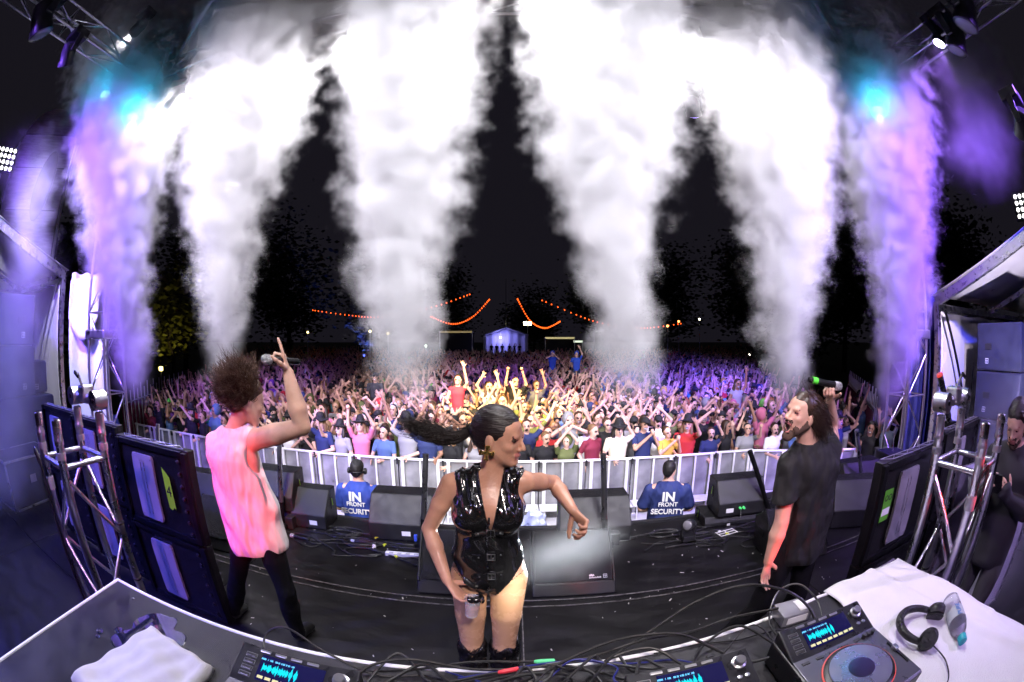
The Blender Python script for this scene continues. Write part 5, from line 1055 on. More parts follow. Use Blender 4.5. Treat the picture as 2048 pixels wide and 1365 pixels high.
def player(label, x, y, rz, sc=1.):
    t = thing('media_player', label, 'media player', (x, y, 1.0), rz, 'media players on the table'); t.scale = (sc,) * 3
    B().box((0, 0, .05), (.34, .42, .088)).build('body', cd_body, t, bevel=.008); B().box((0, -.06, .0965), (.326, .285, .005)).build('top_plate', cd_top, t, bevel=.003)
    hd = B().add([(-.165, .075, .098), (.165, .075, .098), (.165, .205, .135), (-.165, .205, .135), (-.165, .075, .06), (.165, .075, .06), (.165, .205, .06), (-.165, .205, .06)], [(0, 1, 2, 3), (7, 6, 5, 4), (0, 4, 5, 1), (1, 5, 6, 2), (2, 6, 7, 3), (3, 7, 4, 0)]).build('display_housing', cd_body, t, bevel=.005)
    a = math.atan2(.037, .13)
    s = B().box((0, 0, 0), (.175, .085, .003)).build('screen', scr, hd); s.location = (-.005, .140, .1185); s.rotation_euler = (a, 0, 0)
    def pt(u, v): return (u, .14 + v * math.cos(a), .1172 + v * math.sin(a))
    for i in range(4): q = B().box((0, 0, 0), (.030, .011, .005)).build('button', btn_m, hd, bevel=.002); q.location = pt(-.125, -.035 + .022 * i); q.rotation_euler = (a, 0, 0); q2 = B().box((0, 0, -.0015), (.034, .015, .003)).build('button_rim', btn_s, hd); q2.location = q.location; q2.rotation_euler = (a, 0, 0)
    for i in range(4): q = B().box((0, 0, 0), (.032, .009, .005)).build('button', btn_s, hd, bevel=.002); q.location = pt(-.09 + .045 * i, .054); q.rotation_euler = (a, 0, 0)
    k = B().lathe([(.021, 0), (.021, .006), (.0155, .008), (.0145, .02), (.0125, .022), (.0003, .022)], n=24).build('rotary_knob', btn_s, hd, True); k.location = pt(.125, .022); k.rotation_euler = (a, 0, 0)
    for i in range(2): q = B().lathe([(.007, 0), (.007, .004), (.0003, .005)], n=12).build('button', btn_s, hd, True); q.location = pt(.113 + .022 * i, -.025)
    j = B().lathe([(.118, .098), (.118, .106), (.108, .112), (.104, .112)], (-.005, -.065, 0), n=48).build('jog_rim', cd_body, t, True)
    B().lathe([(.104, .110), (.104, .1135), (.045, .1145), (.0445, .1145)], (-.005, -.065, 0), n=48).build('jog_wheel', jog_m, j, True)
    B().lathe([(.044, .110), (.044, .1148), (.0003, .1148)], (-.005, -.065, 0), n=36).build('jog_display', M('jog_dark', (.01, .01, .012), .1, 0, 0), j, True)
    B().lathe([(.1195, .101), (.1225, .101), (.1225, .103), (.1195, .103)], (-.005, -.065, 0), n=48).build('jog_ring_light', redled, j, True)
    for i, (yy, m_) in enumerate(((-.16, amber), (-.115, amber))): B().lathe([(.016, .098), (.016, .104), (.0135, .106), (.0003, .1065)], (-.145, yy, 0), n=20).build('play_button', m_, t, True)
    B().box((.15, -.08, .1), (.008, .12, .006)).build('tempo_slot', cd_body, t); B().box((.15, -.06, .106), (.016, .026, .012)).build('tempo_slider', btn_s, t, bevel=.002)
    for i in range(3): B().lathe([(.009, .098), (.008, .112), (.0003, .113)], (.118 + .018 * i - .02, .055, 0), n=14).build('knob', btn_m, t, True)
    for i in range(5): B().box((-.13 + .05 * i, .058, .1), (.026, .012, .005)).build('button', btn_m, t, bevel=.0015)
    return t
player('black media player with glowing screen, leftmost on the table beside the towel', -.565, .54, .04, 1.12)
player('black media player with glowing screen in the middle of the table', .47, .565, .0, 1.1)
player('large black media player with lit waveform screen beside the white cloth', .95, .585, -.05, 1.08)
mxr = thing('mixer', 'black audio mixer on the table between the media players, mostly below the frame', 'mixer', (-.02, .50, 1.0)); B().box((0, 0, .045), (.42, .42, .085)).build('body', cd_body, mxr, bevel=.006)
for i in range(6):
    for j_ in range(4): B().lathe([(.009, .088), (.008, .104), (.0003, .105)], (-.16 + .064 * i, -.08 + .07 * j_, 0), n=12).build('knob', btn_m, mxr, True)
# small grey interface box
ib = thing('interface_box', 'small grey metal box among the cables at the table edge', 'box', (1.0, 1.0, 1.0), -.1); B().box((0, 0, .03), (.13, .10, .05)).build('case', M('grey_case', (.30, .30, .33), .4, .4, .1, 9), ib, bevel=.004); B().box((.0, -.051, .03), (.09, .003, .028)).build('front_plate', whiteink, ib); B().box((.03, 0, .0562), (.03, .07, .002)).build('sticker', whiteink, ib)
# ------------------------------------------------------------------ white cloth, headphones, bottle
cl_m = M('white_tablecloth', (.78, .76, .79), .85, 0, .05, 6, .5, 190)
def cloth(u, v):
    y = lerp(1.075 - .03 * u, -.30, v); xl = 1.235 - .10 * min(1, v * 2.2) + .02 * math.sin(v * 17); w = 1.755 + .03 * v; tot = (w - xl) + .42; s_ = u * tot; fold = .022 * math.sin(v * 11 + u * 7 + 2 * math.sin(u * 5)) + .006 * math.sin(u * 21 + v * 5); rid = .016 * math.exp(-((u - .32 - .25 * v) / .03) ** 2) + .012 * math.exp(-((u - .62 + .12 * v) / .025) ** 2)
    if s_ < w - xl: return (xl + s_, y + .01 * math.sin(u * 9), 1.007 + max(0, fold * .4) + rid)
    d = s_ - (w - xl); return (w + .012 + min(.02, d) + .05 * d * (1 + .6 * math.sin(v * 26)), y, 1.007 + rid - d)
co = sheet(cloth, 70, 80, 'white_cloth', cl_m, None, .003); tag(co, 'creased white cloth draped over the right end of the table', 'cloth')
hp = thing('headphones', 'black padded headphones lying on the white cloth', 'headphones', (1.385, .56, 1.015), .5); pad = M('black_leatherette', (.012, .012, .013), .38, 0, .2, 30, .5, 120)
arc = [(.105 * math.cos(a), .115 * math.sin(a), .028 + .012 * math.sin(a)) for a in np.linspace(-.25, math.pi + .25, 22)]
V = []; F = []
B().tube(arc, [.012 + .006 * math.sin(math.pi * i / 21) for i in range(22)], 10).build('headband', pad, hp, True)
for s in (-1, 1):
    c = (s * .098, -.045, .04); e = B().lathe([(.030, -.026), (.042, -.018), (.043, .0), (.040, .012), (.030, .022), (.0003, .024)], c, (s * .75, .1, .65), 22).build('ear_cup', pad, hp, True)
    B().lathe([(.026, -.034), (.040, -.034), (.043, -.026), (.036, -.020)], c, (s * .75, .1, .65), 22).build('ear_pad', pad, e, True)
B().tube(spline([(-.1, -.08, .02), (-.16, -.16, .012), (-.26, -.2, .01), (-.36, -.16, .012), (-.42, -.24, .1)], 8), .0028, 6).build('lead', cable_m, hp, True)
bo_ = thing('water_bottle', 'clear plastic water bottle with teal cap lying on the white cloth', 'bottle', (1.625, .575, 1.058)); bo_.scale = (1.28,) * 3; ax_ = Vector((-.21, -.27, -.006)).normalized(); pet = M('clear_pet', (.92, .95, .97), .04, 0, 0, trans=1., ior=1.2, alpha=.75)
pr = [(.004, 0), (.026, .003), (.031, .012), (.0315, .03), (.0295, .036), (.0315, .045), (.0315, .07), (.0298, .076), (.0315, .083), (.0315, .135), (.0305, .15), (.024, .178), (.0145, .198), (.0135, .206), (.016, .208)]
B().lathe(pr, (0, 0, -.012), ax_, 28).build('bottle_body', pet, bo_, True); B().lathe([(.0152, .205), (.0155, .228), (.014, .231), (.0003, .2315)], (0, 0, -.012), ax_, 24).build('cap', M('teal_cap', (.02, .35, .42), .35, 0, .05, 30), bo_, True)
d_, u_, w_ = frame(ax_); lbm = M('bottle_label', (.75, .8, .85), .4, 0, .1, 20, alpha=.55); B().lathe([(.0322, .082), (.0322, .134)], (0, 0, -.012), ax_, 28).build('label_band', lbm, bo_, True)
tx = text('PURE', .026, M('blue_ink', (.06, .2, .45), .5, 0, 0), bo_, Vector((0, 0, -.012)) + ax_ * .108 + Vector((0, 0, .034)), (0, 0, math.atan2(ax_.y, ax_.x) + math.pi), 'lettering', .0004)
# ------------------------------------------------------------------ cables on the table
def cord(label, pts, r=.0045, mat=None, ends=(), name='cable', n=8):
    o = B().tube(spline(pts, 7), r, n).build(name, mat or cable_m, None, True); tag(o, label, 'cable', None)
    for (i, c) in ends:
        P_ = [Vector(q) for q in pts]; a, b_ = (P_[0], P_[1]) if i == 0 else (P_[-1], P_[-2]); d = (b_ - a).normalized()
        B().lathe([(.0075, -.03), (.0085, -.028), (.0085, .012), (.006, .03), (.004, .034)], a, d, 14).build('plug', c, o, True)
    return o
Z = 1.008; steel = M('plug_steel', (.6, .6, .62), .3, 1, 0); redp = M('plug_red', (.6, .03, .05), .4, 0, 0); whp = M('plug_white', (.75, .75, .75), .4, 0, 0); blue_c = M('blue_cable', (.01, .015, .16), .4, 0, 0); grn = M('tape_green', (.1, .6, .25), .5, 0, 0)
CABLES = [('thick black cable arching over the table edge toward the grey box', [(-.05, .86, Z), (.15, .98, Z + .03), (.32, 1.02, Z + .075), (.5, .99, Z + .09), (.62, .93, Z + .04), (.70, .83, Z + .02), (.8, .79, 1.05)], .0055, cable_m, ()),
          ('black cable looping beside the left media player', [(-.74, .80, 1.04), (-.78, .90, Z + .06), (-.70, .93, Z + .10), (-.56, .91, Z + .05), (-.40, .90, Z), (-.25, .93, Z), (-.1, .90, Z), (.1, .93, Z)], .0045, cable_m, ()),
          ('black cable running along the bright table edge', [(-.45, .78, 1.03), (-.42, .88, Z + .05), (-.3, .94, Z + .06), (-.12, .96, Z + .02), (.05, .98, Z + .01), (.25, 1.0, Z + .03), (.42, 1.03, Z + .05), (.6, 1.06, Z + .02), (.76, 1.06, Z + .04), (.92, 1.0, Z + .07)], .005, cable_m, ()),
          ('black cable with a white plug crossing the middle of the table edge', [(-.28, .86, Z), (-.05, .95, Z), (.06, .985, Z + .005), (.12, .99, Z + .01)], .0045, cable_m, ((1, steel),)),
          ('cable ending in a red plug beside the woman', [(-.42, .84, Z), (-.2, .90, Z + .004), (-.08, .945, Z + .01), (-.01, .965, Z + .012)], .0045, cable_m, ((1, redp),)),
          ('blue cable curving between the middle players', [(-.16, .93, Z), (.02, .98, Z + .012), (.18, 1.0, Z + .015), (.36, .97, Z), (.5, .95, Z), (.58, .88, Z + .01), (.62, .82, 1.04)], .0032, blue_c, ()),
          ('second blue cable sagging below the first', [(-.2, .96, Z), (-.04, .90, Z), (.1, .84, Z), (.26, .82, Z + .01), (.38, .80, 1.04)], .0032, blue_c, ()),
          ('black cable coming up to the middle media player', [(.22, .9, Z), (.3, .97, Z + .04), (.42, .97, Z + .06), (.5, .9, Z + .03), (.52, .82, 1.05)], .005, cable_m, ((1, whp),)),
          ('thick black cable arching high before the singer in black', [(.28, .99, Z), (.42, 1.06, Z + .04), (.6, 1.1, Z + .12), (.78, 1.09, Z + .16), (.94, 1.03, Z + .13), (1.04, .96, Z + .06), (1.06, .88, Z)], .0055, cable_m, ()),
          ('black cable looping around the grey box', [(.86, .84, 1.05), (.88, .98, Z + .03), (.96, 1.08, Z + .08), (1.05, 1.07, Z + .10), (1.10, .98, Z + .06), (1.06, .86, 1.04)], .0045, cable_m, ()),
          ('thin black cable trailing over the right table edge', [(.45, 1.0, Z), (.62, 1.0, Z), (.74, .97, Z), (.86, .95, Z + .01), (1.0, .92, Z)], .003, cable_m, ()),
          ('black cable with green tape beside the woman', [(-.5, .89, Z), (-.3, .93, Z + .02), (-.12, .985, Z + .03), (.02, 1.0, Z + .02), (.1, 1.005, Z + .015)], .0045, cable_m, ((1, grn),))]
_r = random.Random(77); _d = ['nearest the left player', 'crossing the red plug', 'under the blue leads', 'looping highest', 'thinnest of the bunch', 'curling toward the middle player', 'hanging over the trim', 'beside the green tape', 'at the right of the bunch', 'lying flat behind the mixer']
for i in range(10):
    x0 = -.45 + .09 * i; pts_ = [(x0 + _r.uniform(-.05, .05), .72 + _r.uniform(0, .06), 1.05)] + [(x0 + .09 * k + _r.gauss(0, .03), .90 + .06 * math.sin(k * 1.3 + i) + _r.gauss(0, .02), Z + .003 * i + max(0, _r.gauss(.012, .018))) for k in range(1, 6)] + [(x0 + .55 + _r.uniform(-.1, .1), .76, 1.04)]
    CABLES.append(('black cable in the bunch along the table edge, ' + _d[i], pts_, _r.choice((.003, .004, .005, .0055)), cable_m if i != 4 else blue_c, ()))
for lb, pts_, r, m_, en in CABLES: cord(lb, pts_, r, m_, en)

# ------------------------------------------------------------------ LED walls seen from behind
ledm = M('led_back_black', (.010, .010, .011), .45, .2, .3, 9, .2, 60); lime = M('lime_tape', (.35, .75, .02), .6, 0, .1, 20, emit=None)
def led_panel(label, x, y, rz, z0=0., w=.9, h=1.33, sticker=None):
    t = thing('led_panel', label, 'led panel', (x, y, z0), rz, 'LED panels flanking the desk')
    for k in range(2):
        zc = (h / 2) * (k + .5); m_ = B().box((0, 0, zc), (w - .01, .07, h / 2 - .006)).build('module', ledm, t, bevel=.006)
        for sx_ in (-1, 1): B().box((sx_ * (w / 2 - .035), -.045, zc), (.05, .03, h / 2 - .03)).build('frame_rail', blackmetal, m_, bevel=.004)
        for sz_ in (-1, 1): B().box((0, -.043, zc + sz_ * (h / 4 - .03)), (w - .13, .026, .04)).build('frame_rail', blackmetal, m_, bevel=.004)
        pl = B().prism([(a * .13 + (.0), zc + b_ * .24) for a, b_ in ((-1, -.9), (-.9, -1), (.9, -1), (1, -.9), (1, .9), (.9, 1), (-.9, 1), (-1, .9))], -.062, -.04).build('power_cover', greyplate, m_, bevel=.003); pl.location = (-.08, 0, .0)
        B().box((-.10, -.0635, zc), (.004, .002, .40)).build('cover_crease', alu, m_); B().box((-.06, -.0635, zc), (.004, .002, .40)).build('cover_crease', alu, m_)
        for a, b_ in ((-1, -1), (1, -1), (1, 1), (-1, 1)): B().lathe([(.006, 0), (.005, .003), (.0003, .0035)], (-.08 + a * .112, -.062, zc + b_ * .215), (0, -1, 0), 8).build('screw', alu, m_)
        for q in range(7): B().lathe([(.016, 0), (.016, .012), (.006, .016)], (w / 2 - .11, -.04, zc - .26 + .085 * q), (0, -1, 0), 10).build('socket', blackpaint, m_)
    # web pattern on the open top
    r2 = random.Random(int(abs(x) * 100)); pts_ = [(-w / 2 + .05 + (w - .1) * i / 9, (-.028 if i % 2 else .028)) for i in range(10)]
    lw = M('web_silver', (.55, .55, .6), .35, .8, 0)
    for i in range(9): rod((*pts_[i], h + .004), (*pts_[i + 1], h + .004), .0022, 'web_line', lw, t, 5)
    for i in range(8): rod((*pts_[i], h + .004), (*pts_[i + 2], h + .004), .0022, 'web_line', lw, t, 5)
    if sticker == 'tape':
        q = B().add([(.16, -.062, 1.19), (.235, -.062, 1.13), (.245, -.062, .90), (.225, -.062, .915), (.20, -.062, .89), (.17, -.062, .905)], [(0, 5, 4, 3, 2, 1)]).build('lime_tape', lime, t); q2 = text('4', .11, blackpaint, t, (.203, -.0635, .99), (math.pi / 2, 0, 0), 'lettering', .0004)
    if sticker == 'label':
        B().box((-.33, -.06, 1.06), (.10, .003, .20)).build('green_label', M('green_label', (.10, .38, .03), .5, 0, .1, 20), t); B().box((-.33, -.0625, 1.02), (.085, .002, .045)).build('label_white', whiteink, t); tx = text('OO', .055, blackpaint, t, (-.33, -.0625, 1.09), (math.pi / 2, 0, 0), 'lettering', .0004, .001)
    return t
led_panel('black LED panel back with lime tape behind the left booth truss', -2.42, 1.95, .0, sticker='tape')
led_panel('black LED panel back second from the booth on the left', -3.34, 1.98, .02, .05)
led_panel('black LED panel back at the outer end on the left', -4.26, 2.02, .03, .05)
led_panel('black LED panel back with green label behind the right booth truss', 2.47, 1.58, .05, sticker='label')
led_panel('black LED panel back at the outer end on the right', 3.39, 1.63, .06, .05)
# ------------------------------------------------------------------ booth trusses
def booth_truss(label, cx, cy, rz):
    t = thing('booth_truss', label, 'truss', (cx, cy, 0), rz, 'short truss pillars beside the desk'); w = .29; r = .0255
    for i in (-1, 1):
        for j in (-1, 1):
            x, y = i * w / 2, j * w / 2; ch_ = B().lathe([(r, 0), (r, 1.55), (.029, 1.555), (.029, 1.575), (r + .001, 1.58), (r + .001, 1.635), (.027, 1.64), (.027, 1.66), (.021, 1.665), (.020, 1.62), (.0003, 1.62)], (x, y, .01), n=18).build('chord', alu, t, True)
            B().lathe([(.028, 1.50), (.0285, 1.51), (.0285, 1.52), (.028, 1.53)], (x, y, 0), n=14).build('collar', galv, ch_, True)
    C = [(-1, -1), (1, -1), (1, 1), (-1, 1)]
    for k in range(4):
        a, b_ = C[k], C[(k + 1) % 4]; P0 = lambda c, z: (c[0] * w / 2, c[1] * w / 2, z)
        rod(P0(a, 1.46), P0(b_, 1.46), .015, 'rung', alu, t)
        for q in range(4):
            z0, z1 = 1.42 - .36 * q, 1.42 - .36 * (q + 1)
            rod(P0(a if (q + k) % 2 else b_, z0), P0(b_ if (q + k) % 2 else a, z1), .011, 'brace', alu, t)
    # hinge block joining the two rear tubes
    y = w / 2; hb_ = B().cyl((-w / 2 - .03, y, 1.73), (w / 2 + .03, y, 1.73), .030, n=18).build('hinge_tube', alu, t, True)
    for i in (-1, 1): B().cyl((i * w / 2, y - .042, 1.73), (i * w / 2, y + .042, 1.73), .047, n=22).build('hinge_block', alu, hb_, True); B().lathe([(.012, 0), (.012, .004), (.007, .004), (.0065, .001)], (i * w / 2, y - .043, 1.73), (0, -1, 0), 12).build('hinge_bolt', blackmetal, hb_, True)
    B().box((0, y, 1.755), (.07, .085, .075)).build('clamp', alu, hb_, bevel=.012); B().cyl((-.01, y - .02, 1.79), (.0, y - .05, 1.85), .008).build('clamp_bolt', galv, hb_, True); B().box((.0, y - .06, 1.845), (.055, .014, .018), (0, .4, 0)).build('wing_nut', blackmetal, hb_, bevel=.004)
    for z in (1.12, .80): B().lathe([(r + .002, z), (r + .005, z + .004), (r + .005, z + .010), (r + .002, z + .014)], (w / 2, w / 2, 0), n=14).build('cable_tie', blackpaint, t, True)
    B().tube(spline([(-.17, -.17, 1.40), (-.19, -.19, 1.48), (-.14, -.20, 1.50), (-.10, -.19, 1.38), (-.12, -.18, 1.1), (-.13, -.18, .6), (-.12, -.18, .1)], 8), .009, 8).build('taped_cable', cable_m, t, True)
    B().lathe([(.03, 1.30), (.0315, 1.30), (.0315, 1.36), (.03, 1.36)], (-w / 2, -w / 2, 0), n=14).build('tape_wrap', M('grey_tape', (.35, .35, .37), .4, .3, .1, 30), t, True)
    B().box((0, 0, .006), (.42, .42, .012)).build('base_plate', galv, t); return t
booth_truss('short silver truss pillar with hinge block beside the left LED panels', -2.04, 1.02, -.03)
booth_truss('short silver truss pillar with hinge block beside the right LED panels', 2.04, .905, .03)
# ------------------------------------------------------------------ floor monitors
gril = M('monitor_grille', (.022, .022, .024), .5, .5, .15, 8, .9, 330)
def wedge(label, x, y, rz=0, w=.66):
    t = thing('stage_monitor', label, 'stage monitor', (x, y, 0), rz, 'floor monitors along the stage'); prof = [(-.02, .008), (.50, .008), (.56, .30), (.36, .44), (.03, .10)]
    B().prism([(a, b_) for a, b_ in prof], -w / 2, w / 2, 'x').build('cabinet', blackpaint, t, bevel=.01)
    a = math.atan2(.34, .33); ln = math.hypot(.33, .34); g = B().box((0, 0, 0), (w - .05, ln - .03, .012)).build('grille', gril, t, bevel=.004); g.location = (0, .195 - .010, .27 + .010); g.rotation_euler = (a, 0, 0)
    for s in (-1, 1): q = B().box((0, 0, 0), (.02, ln, .02)).build('edge_rail', blackmetal, t, bevel=.005); q.location = (s * (w / 2 - .012), .188, .276); q.rotation_euler = (a, 0, 0)
    text('d&b', .026, whiteink, g, (.115, -.185, .0075), (0, 0, 0), 'lettering', .0004, .0006, 'LEFT'); text('audiotechnik', .019, whiteink, g, (.115, -.203, .0075), (0, 0, 0), 'lettering', .0004, .0003, 'LEFT'); logo(g, (.245, -.190, .0075), (0, 0, 0), .03)
    for s in (-1, 1): B().box((s * (w / 2 + .003), .36, .20), (.008, .14, .06)).build('handle_recess', blackmetal, t, bevel=.003)
    return t
wedge('black floor monitor behind the woman on her left, lit by the white beam', .49, 2.86); wedge('black floor monitor half hidden behind the woman', -.42, 2.88, .03); wedge('black floor monitor beside the singer in the white vest', -2.80, 2.9, .12); wedge('black floor monitor behind the singer in the black shirt', 2.62, 2.75, -.15)
# ------------------------------------------------------------------ front loudspeakers on the stage lip, seen from behind
org = M('orange_plug', (.85, .28, .05), .4, 0, 0); lg = M('green_plug', (.1, .8, .2), .4, 0, 0, emit=(.1, .8, .2), estr=.3)
def fill(label, x, y, z, w, d, h, rz=0, slope=.16, plug=None, plate=False):
    t = thing('front_loudspeaker', label, 'loudspeaker', (x, y, z), rz, 'loudspeakers on the stage lip'); prof = [(-d / 2, .006), (d / 2, .006), (d / 2, h), (-d / 2 + slope, h), (-d / 2, h * .42)]
    B().prism(prof, -w / 2, w / 2, 'x').build('cabinet', blackpaint, t, bevel=.012); B().box((0, d / 2 + .008, h / 2), (w - .05, .014, h - .05)).build('grille', gril, t)
    for s in (-1, 1):
        hr_ = B().box((s * (w / 2 + .002), .05, h * .62), (.006, .07, .14)).build('handle_recess', blackmetal, t, bevel=.002)
        B().box((s * (w / 2 + .006), .06, h * .62), (.003, .012, .09), (.15, 0, 0)).build('lime_mark', M('lime_tape', (.35, .75, .02), .6), hr_)
    if plug:
        for i in (0, 1): pg_ = B().lathe([(.014, -.01), (.014, .02), (.011, .035)], (-.04 + .045 * i, -d / 2 - .004, h * .26), (0, -1, 0), 12).build('plug', plug, t, True)
        B().tube(spline([(-.04, -d / 2 - .03, h * .26), (-.05, -d / 2 - .07, h * .16), (-.07, -d / 2 - .10, .015), (-.2, -d / 2 - .13, .012)], 6), .006, 6).build('lead', cable_m, t, True)
    if plate: B().box((.06 if not plug else -.16, -d / 2 - .002, h * .2), (.09, .004, .05)).build('label_plate', whiteink, t)
    return t
fill('black loudspeaker with orange plugs on the stage lip behind the vest singer', -2.66, 3.98, .16, .62, .42, .42, .10, plug=org); fill('flat black box under the loudspeaker with orange plugs', -2.70, 3.98, 0, .66, .40, .155, .10, .03)
fill('small black loudspeaker on the stage lip beside the capped guard', -2.17, 4.0, 0, .42, .40, .40, .06, .22, plate=True)
fill('black loudspeaker on the stage lip left of the woman', -1.12, 4.02, .0, .66, .46, .45, .05, .2, plate=True)
fill('black loudspeaker on the stage lip right of the woman, in the white beam', .83, 4.02, 0, .72, .46, .44, -.03, .2)
fill('black loudspeaker with green plugs on the stage lip before the bareheaded guard', 2.50, 3.98, .12, .60, .42, .38, -.12, plug=lg, plate=True); fill('flat black box under the loudspeaker with green plugs', 2.46, 4.0, 0, .78, .40, .115, -.12, .03)
fill('blue-lit black loudspeaker behind the right LED panels', 3.75, 3.2, 0, .6, .45, .5, -.5, .2); fill('black loudspeaker at the right end of the stage lip', 4.6, 3.9, 0, .7, .45, .42, -.25, .2)
fill('black loudspeaker at the left end of the stage lip', -3.75, 3.9, 0, .66, .42, .40, .2, .2)
# ------------------------------------------------------------------ smoke jets: slim upright tubes
def jet(label, x, y, dx, m_, ln=.92):
    t = thing('smoke_jet', label, 'smoke jet', (x, y, 0), 0, 'smoke jet tubes along the stage lip'); a = Vector((0, 0, .03)); d = Vector((dx, .06, 1)).normalized(); e = a + d * ln
    B().box((0, 0, .03), (.16, .14, .06)).build('base', blackmetal, t, bevel=.008); B().box((.10, .03, .07), (.10, .10, .14)).build('valve_box', blackpaint, t, bevel=.01)
    B().tube([a, a + d * ln * .3], .034, 16).build('sleeve', blackmetal, t, True); B().tube([a + d * ln * .28, e], .028, 16).build('tube', m_, t, True); B().lathe([(.030, 0), (.030, .02), (.022, .021), (.021, -.03)], e - d * .01, d, 16).build('muzzle', m_, t, True)
    B().box((-.07, -.02, .10), (.03, .03, .07)).build('connector', M('plug_blue', (.05, .1, .6), .4, 0, 0), t, bevel=.004); return t
tubegrey = M('anodised_tube', (.16, .16, .17), .32, .9, .1, 10)
for lb, x, dx, m_ in (('slim dark smoke jet tube left of the woman', -.86, .07, tubegrey), ('slim dark smoke jet tube right of the woman', .90, -.06, tubegrey), ('leaning black smoke jet tube beside the bareheaded guard', 2.88, -.50, blackmetal), ('chrome smoke jet tube behind the vest singer', -2.46, .08, alu),
                      ('leaning chrome smoke jet tube at the right end of the stage', 4.55, -.35, alu), ('chrome smoke jet tube at the left end of the stage', -4.55, .10, alu)): jet(lb, x, 3.72, dx, m_)
tb_ = thing('smoke_jet', 'dark smoke jet tube with red tip above the right LED panels', 'smoke jet', (3.35, 1.75, 1.38), 0, 'smoke jet tubes along the stage lip'); B().tube([(0, 0, 0), (-.17, .06, .36)], .03, 14).build('tube', tubegrey, tb_, True); B().lathe([(.031, 0), (.031, .02), (.024, .022)], (-.17, .06, .36), (-.43, .15, .9), 14).build('tip', redled, tb_, True); B().box((.02, 0, -.02), (.1, .1, .05)).build('base', blackmetal, tb_)
# ------------------------------------------------------------------ stage clutter: cables, power strip, microphone, bits
rg = random.Random(11); yel = M('yellow_tape', (.7, .75, .05), .5, 0, 0)
def tangle(label, x0, x1, y, seed):
    r_ = random.Random(seed); pts_ = []; n_ = 9
    for i in range(n_): pts_.append((lerp(x0, x1, i / (n_ - 1)) + r_.gauss(0, .06), y + r_.gauss(0, .07), .009 + .012 * (i % 2)))
    k = r_.randint(2, 5); c = pts_[k]; lp = [(c[0] + .16 * math.cos(a) * (1 + .2 * r_.random()), c[1] + .09 * math.sin(a), .012 + .006 * r_.random()) for a in np.linspace(0, 4 * math.pi, 13)]
    o = cord(label, pts_[:k] + lp + pts_[k + 1:], .0065 if seed % 3 else .0085, cable_m, ()); e = Vector(pts_[k + 1]) if k + 1 < n_ else Vector(pts_[-1])
    B().box(tuple(e + Vector((0, 0, .008))), (.035, .02, .02), (0, 0, r_.random() * 3)).build('tape_flag', yel if seed % 2 else whiteink, o)
locs = ['nearest the vest singer', 'beside the capped guard', 'looping across the left stage lip', 'coiled before the left loudspeakers', 'lowest of the left tangle', 'running toward the power strip', 'flat along the left stage front']
for i, l_ in enumerate(locs): tangle('black cable in the tangle on the stage floor, ' + l_, -2.6 + .1 * i, -.95 + .05 * i, 3.86 - .07 * i, 30 + i)
locs = ['before the bareheaded guard', 'coiled under the right loudspeakers', 'nearest the singer in black', 'running from the right jet tube', 'flat along the right stage front', 'lowest of the right tangle']
for i, l_ in enumerate(locs): tangle('black cable in the tangle on the stage floor, ' + l_, 1.05 + .1 * i, 2.7 + .12 * i, 3.82 - .07 * i, 50 + i)
ps = thing('power_strip', 'white power strip on the stage floor beside the left jet tube', 'power strip', (-1.0, 3.47, 0), .03); B().box((0, 0, .02), (.36, .05, .038)).build('body', M('white_plastic', (.72, .72, .72), .4, 0, .05, 10), ps, bevel=.006)
for i in range(4): B().box((-.12 + .08 * i, -.012, .0395), (.04, .022, .003)).build('socket', M('socket_grey', (.4, .4, .4), .5, 0, 0), ps)
fm = mic('dark microphone lying among the cables on the left stage floor', (-2.12, 3.5, .03), (-.9, .1, 0)); 
st_ = thing('wire_stand', 'small white wire stand lying on the stage before the green-plug loudspeaker', 'stand', (2.22, 3.62, .012), .15)
for a, b_ in (((-.11, -.05), (.11, -.05)), ((-.11, .05), (.11, .05)), ((-.11, 0), (.11, 0)), ((-.11, -.06), (-.11, .06)), ((.11, -.06), (.11, .06)), ((0, -.06), (0, .06))): rod((*a, .01), (*b_, .01), .005, 'wire', whiteink, st_, 6)
cf = B()
for i in range(150):
    x, y = rg.choice((-1.9, -1.4, .9, 1.8, 2.2)) + rg.gauss(0, .7), rg.uniform(1.6, 4.1); s = rg.uniform(.003, .010); cf.box((x, y, .003), (s * rg.uniform(1, 4), s, .002), (0, 0, rg.random() * 3))
tag(cf.build('litter', M('paper_litter', (.55, .52, .5), .7, 0, 0), None), 'scattered scraps of confetti on the black stage floor', 'litter', None, 'stuff')
# flight cases and small extras in the wings
def case(label, loc, dim, rz, col):
    t = thing('flight_case', label, 'flight case', loc, rz, 'flight cases in the wings'); x, y, z = dim; B().box((0, 0, z / 2), (x, y, z)).build('body', M('case_%s' % label[:4], col, .6, 0, .2, 8), t, bevel=.006)
    for a in (-1, 1):
        for b_ in (-1, 1): B().box((a * x / 2, b_ * y / 2, z / 2), (.03, .03, z + .006)).build('corner_rail', alu, t, bevel=.004)
    for b_ in (-1, 1):
        for zz in (0.012, z - .01): B().box((0, b_ * y / 2, zz), (x, .028, .028)).build('edge_rail', alu, t, bevel=.004)
    for b_ in (-1, 1):
        for zz in (0.012, z - .01): B().box((b_ * x / 2, 0, zz), (.028, y, .028)).build('edge_rail', alu, t, bevel=.004)
    B().box((x / 2 + .003, 0, z * .55), (.01, .12, .10)).build('latch', galv, t, bevel=.003); return t
case('low black flight case with silver rails before the left loudspeaker stack', (-6.15, 2.0, 0), (.7, 1.0, .62), .1, (.02, .02, .03)); case('pale board-sided flight case behind the right booth truss', (3.55, 1.15, 0), (.5, .7, 1.05), -.2, (.5, .48, .6))
